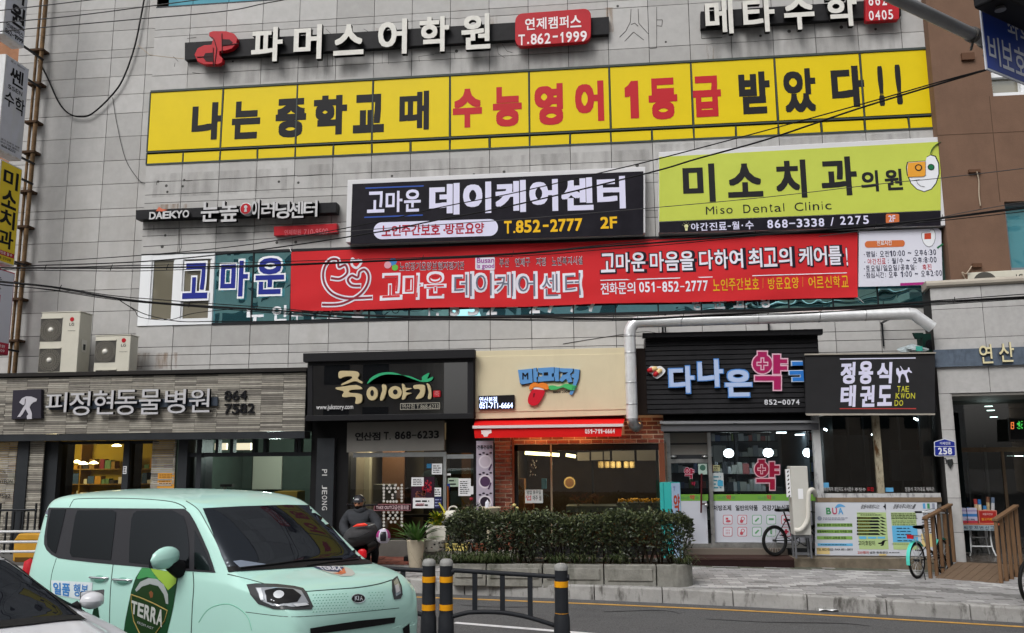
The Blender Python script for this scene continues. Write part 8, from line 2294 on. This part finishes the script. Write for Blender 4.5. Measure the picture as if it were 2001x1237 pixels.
for sg in (-1,1):b=MB().lathe([(0,-.13),(.05,-.1),(.062,0),(.05,.1),(0,.13)],(.02,sg*.73,.93),14);c.place(b,'tail_light',M('tail_red',lin('b01c28')))
b=MB().quad((.028,.52,1.06),(.028,-.52,1.06),(.045,-.46,1.45),(.045,.46,1.45));c.place(b,'rear_window',CGLASS)
c.patch('rear_quarter_glass',M('quarter_blue_grey',(.12,.13,.17),.15),side_px([(318,335),(352,338),(345,400),(290,398)]),.003,mirror=True)
gpts=side_px([(1020,768),(1090,772),(1180,790),(1280,800),(1275,860),(1262,940),(1245,1050),(1222,1150),(1195,1260),(885,1260),(900,1150),(920,1050),(945,930),(975,840)])
GB=M('advert_green',lin('1c4428'),.4);bt_=c.patch('bottle_print',GB,gpts,.004)
c.patch('bottle_highlight',M('advert_lime',lin('8fb040'),.4),side_px([(1085,774),(1180,792),(1278,802),(1265,880),(1210,930),(1170,880),(1110,820)]),.006,parent=bt_)
c.patch('bottle_highlight',M('advert_midgreen',lin('3f8a50'),.4),side_px([(1020,770),(1080,773),(1105,822),(1160,875),(1205,930),(1190,915),(1130,855),(1060,835),(1000,850),(985,845)]),.0065,parent=bt_)
c.patch('label_rim',M('advert_silver',lin('9aa0a0'),.4),side_px([(975,925),(1010,870),(1070,843),(1130,850),(1180,890),(1210,960),(1212,1030),(1195,1025),(1180,960),(1140,900),(1080,885),(1020,905),(985,945)]),.007,parent=bt_)
c.patch('label_field',M('advert_deepgreen',lin('22391e'),.4),side_px([(955,960),(990,935),(1030,900),(1090,890),(1140,905),(1175,960),(1195,1030),(1205,1075),(1180,1140),(1150,1210),(1120,1260),(1010,1260),(960,1150),(945,1050)]),.0075,parent=bt_)
GOLD=M('advert_gold',lin('a08c50'),.4,.3)
c.line('label_gold_line',GOLD,side_px([(945,960),(1030,990),(1120,1030),(1205,1075),(1185,1150),(1120,1240)]),.006,.006,0,parent=bt_);c.line('label_gold_line',GOLD,side_px([(945,962),(950,1060),(965,1150),(1010,1245)]),.006,.006,0,parent=bt_)
b=MB()
lt=side_px([(950,1000),(1185,1075),(1170,1195),(945,1090)])
for i,ch in enumerate('TERRA'):
 f=lambda q,r_:tuple((lt[q[0]][k]+(lt[q[1]][k]-lt[q[0]][k])*r_) for k in (0,1))
 c.tx(b,ch,[f((0,1),i/5+.01),f((0,1),(i+1)/5-.01),f((3,2),(i+1)/5-.01),f((3,2),i/5+.01)],.035,.0105)
c.place(b,'advert_lettering',M('advert_white',lin('b9bcb8'),.4),parent=bt_)
b=MB();q=side_px([(995,1150),(1110,1195),(1105,1212),(990,1168)]);c.tx(b,'FROM AGT',q,.01,.0105);c.place(b,'advert_small_lettering',M('advert_silver',lin('9aa0a0')),parent=bt_)
c.patch('label_mark',M('advert_rust',lin('7a4a2a'),.5),side_px([(1075,945),(1090,932),(1105,950),(1100,980),(1085,985)]),.0085,parent=bt_)
c.patch('door_letter',M('advert_darkgreen',lin('173222'),.4),side_px([(655,1140),(688,1010),(700,1010),(722,1170),(705,1165),(700,1130),(680,1128),(672,1150)]),.005)
c.patch('door_letter',M('advert_darkgreen',lin('173222')),side_px([(668,972),(742,974),(715,1040),(705,1035),(722,990),(668,985)]),.005)
st_=c.patch('rear_sticker',M('sticker_pale',lin('d2dade'),.5),side_px([(370,858),(520,866),(668,875),(655,1010),(520,985),(380,960)]),.0045)
b=MB()
c.tx(b,'일품',side_px([(385,872),(510,880),(505,975),(392,955)]),.03,.008);c.tx(b,'행복',side_px([(535,882),(640,890),(630,985),(530,970)]),.015,.008)
c.place(b,'sticker_lettering',M('sticker_blue2',lin('3f7fc0'),.5),parent=st_)
dc=c.patch('bonnet_decal',M('decal_pale',lin('b4b4ac'),.5),[(611,1108),(640,1106),(672,1107),(688,1114),(694,1122),(688,1126),(668,1127),(648,1122),(628,1115)],.004)
c.patch('decal_dark',M('decal_navy',lin('3c4460'),.5),[(613,1109),(640,1107),(670,1109),(674,1117),(665,1119),(640,1117),(622,1113)],.006,parent=dc)
c.patch('decal_orange',M('decal_orange',lin('c0704a'),.5),[(672,1110),(676,1121),(666,1124),(650,1121),(660,1120),(669,1119)],.0065,parent=dc)
b=MB();c.tx(b,'TERRA',[(618,1108.5),(668,1109),(668,1117),(628,1115)],.03,.009);c.place(b,'decal_lettering',M('decal_white',lin('c8c8cc'),.5),parent=dc)
c.wheels((.42+.12,2.98),.70,.285)
for x in (.54,2.98):
 for sg in (-1,1):
  ps=[]
  for i in range(17):
   a=pi*i/16;h=c.bvh.ray_cast(Vector((x+.35*cos(a),sg*1.5,max(.21,.285+.36*sin(a)))),Vector((0,-sg,0)))
   if h[0] is not None:ps.append(h[0])
  if len(ps)>3:c.place(MB().tube(ps,.018,8),'wheel_arch',M('car_paint_mint_shaded',lin('86c2ae')))  # arch edge in the same shaded copy of the body paint
c.place(MB().box(.25,3.3,-.62,.62,.17,.24),'underbody',CBLK)
def sec2(x,w,sill,belt,top,wtop,r=.08):return sec(x,w,sill,belt,top,wtop,r)
S2=[sec2(.02,.70,.45,.75,.85,.5,.05),sec2(.10,.82,.3,.88,.98,.62,.06),sec2(.45,.88,.22,.93,1.06,.64,.06),sec2(.80,.90,.2,.94,1.10,.60,.06),sec2(1.2,.905,.2,.95,1.26,.55,.09),sec2(1.6,.91,.2,.95,1.32,.56,.1),sec2(2.0,.91,.2,.95,1.325,.57,.1),sec2(2.3,.91,.2,.95,1.285,.57,.1),
      sec2(2.65,.91,.2,.95,1.205,.58,.09),sec2(3.0,.91,.2,.94,1.12,.61,.07),sec2(3.3,.905,.2,.93,1.01,.66,.05),sec2(3.45,.90,.2,.92,.985,.68,.04),sec2(3.9,.89,.2,.88,.935,.68,.05),sec2(4.3,.86,.22,.80,.86,.62,.06),sec2(4.5,.80,.26,.70,.77,.54,.06),sec2(4.56,.72,.34,.6,.68,.45,.05)]
wyaw=radians(-38)
_r=ray(160,1217);_p=CAM+_r*((.88-CAM.z)/_r.z);_l=Matrix.Rotation(wyaw,3,'Z') @ Vector((3.36,.665,0));wpos=(_p.x-_l.x,_p.y-_l.y,-.09)
car2=Car('saloon_car','white saloon car cut off by the lower left corner of the picture',wpos,wyaw,CWHITE,S2)
c2=car2
def drop(car_,name,mat,poly,axis,off=.005,mirror=False,parent=None):
 b=bmesh.new();b.faces.new([b.verts.new((x,y,0)) for x,y in poly]);bmesh.ops.triangulate(b,faces=b.faces[:])
 for _ in range(6):
  es=[e for e in b.edges if e.calc_length()>.12]
  if not es:break
  bmesh.ops.subdivide_edges(b,edges=es,cuts=1);bmesh.ops.triangulate(b,faces=b.faces[:])
 b.verts.index_update();vs=[]
 for v in b.verts:
  if axis == 'side':h=car_.bvh.ray_cast(Vector((v.co.x,-3,v.co.y)),Vector((0,1,0)))
  elif axis == 'front':h=car_.bvh.ray_cast(Vector((8,v.co.x,v.co.y)),Vector((-1,0,0)))
  elif axis == 'rear':h=car_.bvh.ray_cast(Vector((-4,v.co.x,v.co.y)),Vector((1,0,0)))
  else:h=car_.bvh.ray_cast(Vector((v.co.x,v.co.y,4)),Vector((0,0,-1)))
  p,n=h[0],h[1]
  d={'side':Vector((0,-1,0)),'front':Vector((1,0,0)),'rear':Vector((-1,0,0)),'top':Vector((0,0,1))}[axis]
  vs.append(None if p is None else p+(n if n.dot(d)>0 else-n)*off)
 idx,out={},[]
 for i,v in enumerate(vs):
  if v is not None:idx[i]=len(out);out.append(v)
 fs=[tuple(idx[v.index] for v in f.verts) for f in b.faces if all(v.index in idx for v in f.verts)];b.free()
 mb=MB().add(out,fs,True)
 if mirror:car_.place(MB().add([(p[0],-p[1],p[2]) for p in out],[f[::-1] for f in fs],True),name,mat,parent=parent)
 return car_.place(mb,name,mat,parent=parent)
wsc=drop(c2,'windscreen',CGLASS2,[(2.25,-.52),(2.15,0),(2.25,.52),(2.95,.615),(3.36,.675),(3.40,.35),(3.43,0),(3.40,-.35),(3.36,-.675),(2.95,-.615)],'top',.006)
drop(c2,'windscreen_border',CBLK,[(3.30,-.66),(3.34,0),(3.30,.66),(3.375,.675),(3.43,.35),(3.455,0),(3.43,-.35),(3.375,-.675)],'top',.01,parent=wsc)
for pts in ([(2.25,.525),(2.26,.54),(2.95,.63),(3.38,.69),(3.36,.66),(2.95,.60)],[(2.25,-.525),(2.26,-.54),(2.95,-.63),(3.38,-.69),(3.36,-.66),(2.95,-.60)]):drop(c2,'pillar_trim',CBLK,pts,'top',.009,parent=wsc)
drop(c2,'side_window',CGLASS,[(2.05,.98),(3.05,.98),(2.7,1.22),(2.45,1.30),(2.05,1.33)],'side',.006,True)
drop(c2,'side_window',CGLASS,[(1.2,1.0),(1.97,.98),(1.97,1.33),(1.55,1.31),(1.25,1.2)],'side',.006,True)
drop(c2,'rear_window',CGLASS,[(.85,-.5),(.85,.5),(1.3,.45),(1.3,-.45)],'top',.006)
for sg in (-1,1):
 base=Vector((2.6,sg*.87,.91))
 def cap(u,v):
  a=2*pi*u;w_=sin(pi*v) ** .45 if 0<v<1 else 0
  return base+Vector((.02+.08*w_*cos(a)*(1.0 if cos(a)>0 else .3),sg*(.04+.17*v),.08+.06*w_*sin(a)))
 o=c2.place(MB().grid(cap,18,10),'door_mirror',CWHITE)
 c2.place(MB().tube([base+Vector((0,-sg*.06,0)),base+Vector((0,sg*.05,.05))],.04,8),'mirror_foot',CBLK,parent=o)
 c2.place(MB().box(-.028,-.012,.06,.22,.04,.14,lambda a,b_,c_=0:base+Vector((a,sg*b_,c_))),'mirror_glass',CHROME,parent=o)
drop(c2,'headlight',M('lamp_lens',(.48,.5,.53)),[(-.82,.66),(-.5,.64),(-.45,.72),(-.75,.8)],'front',.008);drop(c2,'headlight',M('lamp_lens',(.48,.5,.53)),[(.82,.66),(.5,.64),(.45,.72),(.75,.8)],'front',.008)
drop(c2,'grille',CBLK,[(-.4,.42),(.4,.42),(.42,.62),(-.42,.62)],'front',.008)
drop(c2,'tail_light',M('tail_red',lin('b01c28')),[(-.75,.75),(-.45,.75),(-.45,.86),(-.72,.88)],'rear',.01);drop(c2,'tail_light',M('tail_red',lin('b01c28')),[(.75,.75),(.45,.75),(.45,.86),(.72,.88)],'rear',.01)
for x in (2.0,3.05):drop(c2,'door_seam',M('seam_grey',(.12,.12,.12),.6),[(x,.3),(x+.008,.3),(x+.008,.95),(x,.95)],'side',.002,True)
c2.place(MB().tube([(2.5,-.3,1.0),(3.35,-.2,1.06)],.001,4),'wiper_arm',CBLK,parent=wsc)
c2.wheels((.85,3.62),.80,.32)
c2.place(MB().box(.3,4.3,-.75,.75,.17,.25),'underbody',CBLK)
# ================================================================ rider standing behind the scooter
HX=lambda x,Y=-2.35:W(x,1080,Y).x
YPn=-2.15
foot=G(720,1112);gzp=gz(HX(712))
def skin_obj(name,verts,edges,radii,root,mat,parent,sub=2,smooth=True):
 me=bpy.data.meshes.new(name);me.from_pydata([tuple(v) for v in verts],edges,[])
 o=bpy.data.objects.new(name,me);COL.objects.link(o);me.materials.append(mat)
 sk=o.modifiers.new('skin','SKIN');sk.use_smooth_shade=True
 for i,d in enumerate(me.skin_vertices[0].data):
  r=radii[i];d.radius=r if isinstance(r,tuple) else (r,r);d.use_root=(i == root)
 sm=o.modifiers.new('sub','SUBSURF');sm.levels=sm.render_levels=sub
 if parent:
  o.parent=parent
  if parent.parent is None:o.matrix_parent_inverse=parent.matrix_basis.inverted()
 return o
P_=lambda x,y,dy=0:W(x,y,YPn+dy)
person=thing('person','person in black helmet and dark grey puffer jacket standing behind the scooter','person',(HX(715),YPn,gzp))
PANTS=M('trousers_black',(.014,.014,.016),.8,0,.3,12);JACK=M('puffer_jacket_grey',lin('36383c'),.75,0,.15,10,1.0,2.2,stretch=(2,2,9));SKINM=M('skin',lin('b88468'),.6)
pel=P_(722,1054);chest=P_(704,1018,-.03);neck=P_(704,1000,-.07)
gf=lambda p:Vector((p.x,p.y,gzp+.06))
kn1,kn2=P_(717,1082,-.02),P_(733,1082,-.04)
an1,an2=gf(P_(716,1108)),gf(P_(732,1108,.02))
v=[pel,chest,neck,P_(715,1062),kn1,an1,an1+Vector((.0,-.16,-.03)),P_(730,1062),kn2,an2,an2+Vector((.03,-.16,-.03)),P_(682,1008,-.02),P_(671,1030,-.08),P_(680,1046,-.28),P_(727,1006,-.02),P_(739,1026,-.08),P_(735,1040,-.28),P_(701,990,-.1)]
e=[(0,1),(1,2),(0,3),(3,4),(4,5),(5,6),(0,7),(7,8),(8,9),(9,10),(2,11),(11,12),(12,13),(2,14),(14,15),(15,16),(2,17)]
r=[(.16,.12),(.18,.13),(.09,.09),.10,.075,.05,.045,.10,.075,.05,.045,.075,.055,.038,.075,.055,.038,.055]
body=skin_obj('body',v,e,r,0,PANTS,person)
vj=[P_(718,1058),P_(712,1042,-.01),P_(704,1022,-.03),P_(704,1006,-.06),P_(704,998,-.08),P_(684,1008,-.03),P_(674,1020,-.05),P_(671,1032,-.1),P_(679,1045,-.26),P_(724,1006,-.03),P_(734,1016,-.05),P_(739,1028,-.1),P_(735,1039,-.26)]
ej=[(0,1),(1,2),(2,3),(3,4),(3,5),(5,6),(6,7),(7,8),(3,9),(9,10),(10,11),(11,12)]
rj=[(.22,.17),(.235,.175),(.245,.18),(.19,.15),(.12,.12),.12,.105,.095,.065,.12,.105,.095,.065]
jk=skin_obj('jacket',vj,ej,rj,0,JACK,person)
b=MB()
ck=P_(704,999,-.09)
b.lathe([(.10,-.02),(.115,.02),(.105,.06),(.08,.07)],ck,18);b.build('collar',JACK,person)
hc=P_(701,983,-.12)
def head(u,v):
 a=2*pi*u;t_=pi*v;x,y,z=sin(t_)*cos(a),sin(t_)*sin(a),cos(t_)
 f=1+.10*max(0,-y)*max(0,-z)
 nose=.018*math.exp(-((x/.16) ** 2+((z+.12)/.2) ** 2)) if y<0 else 0
 return hc+Vector((.075*x*(1-.25*max(0,-z)),.095*y*f-nose,.115*z))
h_=MB().grid(head,28,20).build('head',SKINM,person)
b=MB()
for s_ in (-1,1):b.lathe([(0,.008),(.013,.004),(.013,-.004),(0,-.008)],hc+Vector((s_*.03,-.086,-.005)),8,'Y')
b.build('eye',M('eye_dark',(.02,.016,.014),.3),h_)
b=MB();b.tube([hc+Vector((-.04,-.079,.018)),hc+Vector((-.015,-.09,.02))],.006,6).tube([hc+Vector((.04,-.079,.018)),hc+Vector((.015,-.09,.02))],.006,6);b.build('eyebrow',INK,h_)
def mask(u,v):
 a=-pi/2+(u-.5)*2.6;z=-.045-.07*v;k=sqrt(max(.05,1-(z/.125) ** 2))
 return hc+Vector((.083*cos(a)*k,.108*sin(a)*k-.008,z))
MB().grid(mask,16,8).build('face_mask',M('mask_black',(.014,.014,.015),.8),h_)
def hel(u,v):
 a=2*pi*u;t_=v*pi*.5
 cut=1.0
 return hc+Vector((.108*sin(t_)*cos(a),.125*sin(t_)*sin(a)+.012,.03+.108*cos(t_)))
HELM=M('helmet_black',(.016,.016,.02),.22,0,0,1,coat=.6)
hm=MB().grid(hel,32,14).build('helmet',HELM,person)
def peak(u,v):
 a=-pi/2+(u-.5)*1.9;k=1+.16*v
 return hc+Vector((.102*cos(a)*k,.12*sin(a)*k+.012,.035-.02*v))
MB().grid(peak,14,4).build('helmet_peak',HELM,hm)
b=MB();b.box(-.035,.035,-.004,0,-.012,.012,lambda a,b_,c_=0:hc+Vector((a,-.114+b_,.065+c_)));b.build('helmet_badge',M('badge_white',lin('b4b4b8'),.4),hm)
b=MB()
for s_ in (-1,1):b.tube([hc+Vector((s_*.115,-.01,.02)),hc+Vector((s_*.09,-.03,-.07)),hc+Vector((s_*.02,-.05,-.13))],.008,6)
b.build('chin_strap',INK,hm)
GLV=M('glove_black',(.018,.018,.02),.7)
def hand(w_,s_,fwd):
 fwd=fwd.normalized();side=fwd.cross(Vector((0,0,1))).normalized()*s_;dn=Vector((0,0,-1))
 vs=[w_,w_+fwd*.045,w_+fwd*.085];es=[(0,1),(1,2)];rs=[(.026,.022),(.036,.018),(.036,.015)]
 for k,l in enumerate((.068,.078,.072,.056)):
  b0=w_+fwd*.085+side*(.027-.018*k);i=len(vs)
  vs += [b0,b0+fwd*l*.45+dn*.004,b0+fwd*l*.75+dn*l*.3,b0+fwd*l*.82+dn*l*.62];es += [(2,i),(i,i+1),(i+1,i+2),(i+2,i+3)];rs += [.0095,.009,.0085,.0075]
 i=len(vs);vs += [w_+fwd*.035+side*.038,w_+fwd*.065+side*.058+dn*.012,w_+fwd*.085+side*.06+dn*.03];es += [(1,i),(i,i+1),(i+1,i+2)];rs += [.012,.0105,.0095]
 return skin_obj('glove',vs,es,rs,0,GLV,person,1)
hand(v[13]+Vector((.0,-.02,0)),1,Vector((.25,-1,-.25)));hand(v[16]+Vector((0,-.02,0)),-1,Vector((-.2,-1,-.2)))
b=MB()
for an,dx_ in ((an1,0),(an2,.03)):
 def shoe(u,v_):
  a=2*pi*v_;L2=.29;x=u;wd_=.045*sin(pi*min(.96,max(.04,u))) ** .4
  hgt=.05-.02*u
  return Vector((an.x+dx_*u+wd_*cos(a),an.y+.07-L2*u,gzp+.012+hgt+hgt*sin(a)))
 b.grid(shoe,12,12)
b.build('shoe',M('shoe_black',(.015,.015,.016),.6),person)
YSc=-2.75
sc0=G(706,1116)
t=thing('motor_scooter','black motor scooter with large sloping seat box and red rear lamp','scooter',(HX(706,YSc),YSc,gz(HX(706,YSc))))
BK1=M('scooter_black',(.014,.014,.016),.35,0,.2,8);BKM=M('scooter_matt',(.045,.045,.048),.7,0,.2,12)
S=lambda x,y,dy=0:W(x,y,YSc+dy)
def shell(u,v):
 a=2*pi*u
 x=-1+2*v;w_=max(0.0,1-abs(x) ** 3.2) ** .5
 cxp=S(704+33*x,1045-8*x+1.5*x*x)
 return cxp+Vector((0,.23*w_*cos(a),.175*w_*sin(a)*(1 if sin(a)>0 else 1.05)))
bx_=MB().grid(shell,24,22).build('seat_box',BKM,t)
b=MB();q=[S(690,1029,-.21),S(698,1026.5,-.225),S(712,1025,-.225),S(718,1026,-.22)]
b.tube(q,[.006,.022,.026,.008],8);b.build('red_reflector',M('reflector_red_glow',lin('d0382a'),.25,emit=.25),bx_)  # faint emission put into the reflector, which is no lamp
b=MB();b.tube([S(680,1052,-.235),S(700,1050,-.25),S(722,1040,-.24)],.006,6);b.build('box_seam',INK,bx_)
b=MB().tube([S(720,1028,-.19),S(732,1024,-.16)],[.016,.008],8);b.build('grey_reflector',M('reflector_grey',lin('7a7c7a'),.3),bx_)
hc2=S(748,1048,-.08)
t2=thing('motorcycle_helmet','white and pink helmet hanging at the right side of the scooter','helmet',hc2)
def hel2(u,v_):a=2*pi*u;t_=v_*pi*.8;return hc2+Vector((.115*sin(t_)*cos(a)+.01,.13*sin(t_)*sin(a),.125*cos(t_)))
MB().grid(hel2,24,14).build('shell',M('helmet_white',lin('b8b4c4'),.25,coat=.5),t2)
b=MB();m_=lambda u,v_:hc2+(hel2(u,v_)-hc2)*1.012
b.grid(lambda u,v_:m_(.56+.12*u,.3+.35*v_),6,6);b.build('pink_panel',M('helmet_pink',lin('9a3a78'),.3),t2)
b=MB().grid(lambda u,v_:m_(.72+.14*u,.35+.5*v_),8,6);b.build('visor',M('visor_dark',(.02,.02,.025),.1),t2)
b=MB().grid(lambda u,v_:m_(.90+.1*u,.2+.5*v_),6,6);b.build('pink_panel',M('helmet_pink',lin('9a3a78')),t2)
b=MB()
tl=S(708,1084,-.12)
def tailsh(u,v_):a=2*pi*u;k=.13-.03*v_;return S(706,1072,0)+Vector((k*cos(a)*1.1,-.1+.9*v_,k*.9*sin(a)))
b.grid(tailsh,18,6);b.build('tail_fairing',BK1,t)
b=MB();
def lampsh(u,v_):a=2*pi*u;w_=max(0,1-(1-v_) ** 4) ** .5;k=1/max(abs(cos(a)),abs(sin(a))) ** .6;return tl+Vector((.075*w_*k*cos(a),-.05+.05*v_,(.075+.02*sin(a))*w_*k*sin(a)))
b.grid(lampsh,18,7);b.build('tail_lamp',M('tail_lamp_red',lin('b81c24'),.15,0,.35,60,emit=.12),t)
b=MB().box(-.08,.08,-.006,.006,-.08,.08,lambda a,b_,c_=0:S(703,1104,-.1)+Vector((a,b_,c_)));b.build('number_plate',M('plate_yellowish',lin('8a8250'),.5),t)
gy=gz(tl.x);R_=.23
HX_=lambda q:tl.x-.02-.32*(q-YSc)
for yy in (YSc+.25,YSc+1.45):
 wh=MB().lathe([(R_*.55,-.05),(R_*.9,-.055),(R_,-.03),(R_,.03),(R_*.9,.055),(R_*.55,.05)],(HX_(yy),yy,gy+R_),26,'X').build('wheel',TYREM,t)
 MB().lathe([(R_*.55,-.03),(.05,-.035),(.05,.035),(R_*.55,.03)],(HX_(yy),yy,gy+R_),16,'X').build('rim',M('wheel_rim',(.45,.45,.46)),wh)
b=MB().tube([(HX_(YSc+.5),YSc+.5,gy+.42),(HX_(YSc+.75),YSc+.75,gy+.3),(HX_(YSc+1.1),YSc+1.1,gy+.32),(HX_(YSc+1.3),YSc+1.3,gy+.75),(HX_(YSc+1.25),YSc+1.25,gy+1.0)],[.13,.12,.13,.1,.06],12);b.build('body',BK1,t)
b=MB().tube([(HX_(YSc+1.1)-.28,YSc+1.1,gy+1.02),(HX_(YSc+1.22),YSc+1.22,gy+1.0),(HX_(YSc+1.1)+.28,YSc+1.1,gy+1.02)],.016,8);b.build('handlebar',BK1,t)
b=MB().tube([(HX_(YSc+1.3),YSc+1.3,gy+.7),(HX_(YSc+1.45),YSc+1.45,gy+R_)],.03,8);b.build('fork',STEEL,t)
b=MB().tube([(tl.x-.1,YSc+.45,gy+.3),(tl.x-.14,YSc+.5,gy+.02)],.012,6);b.build('side_stand',STEEL,t)
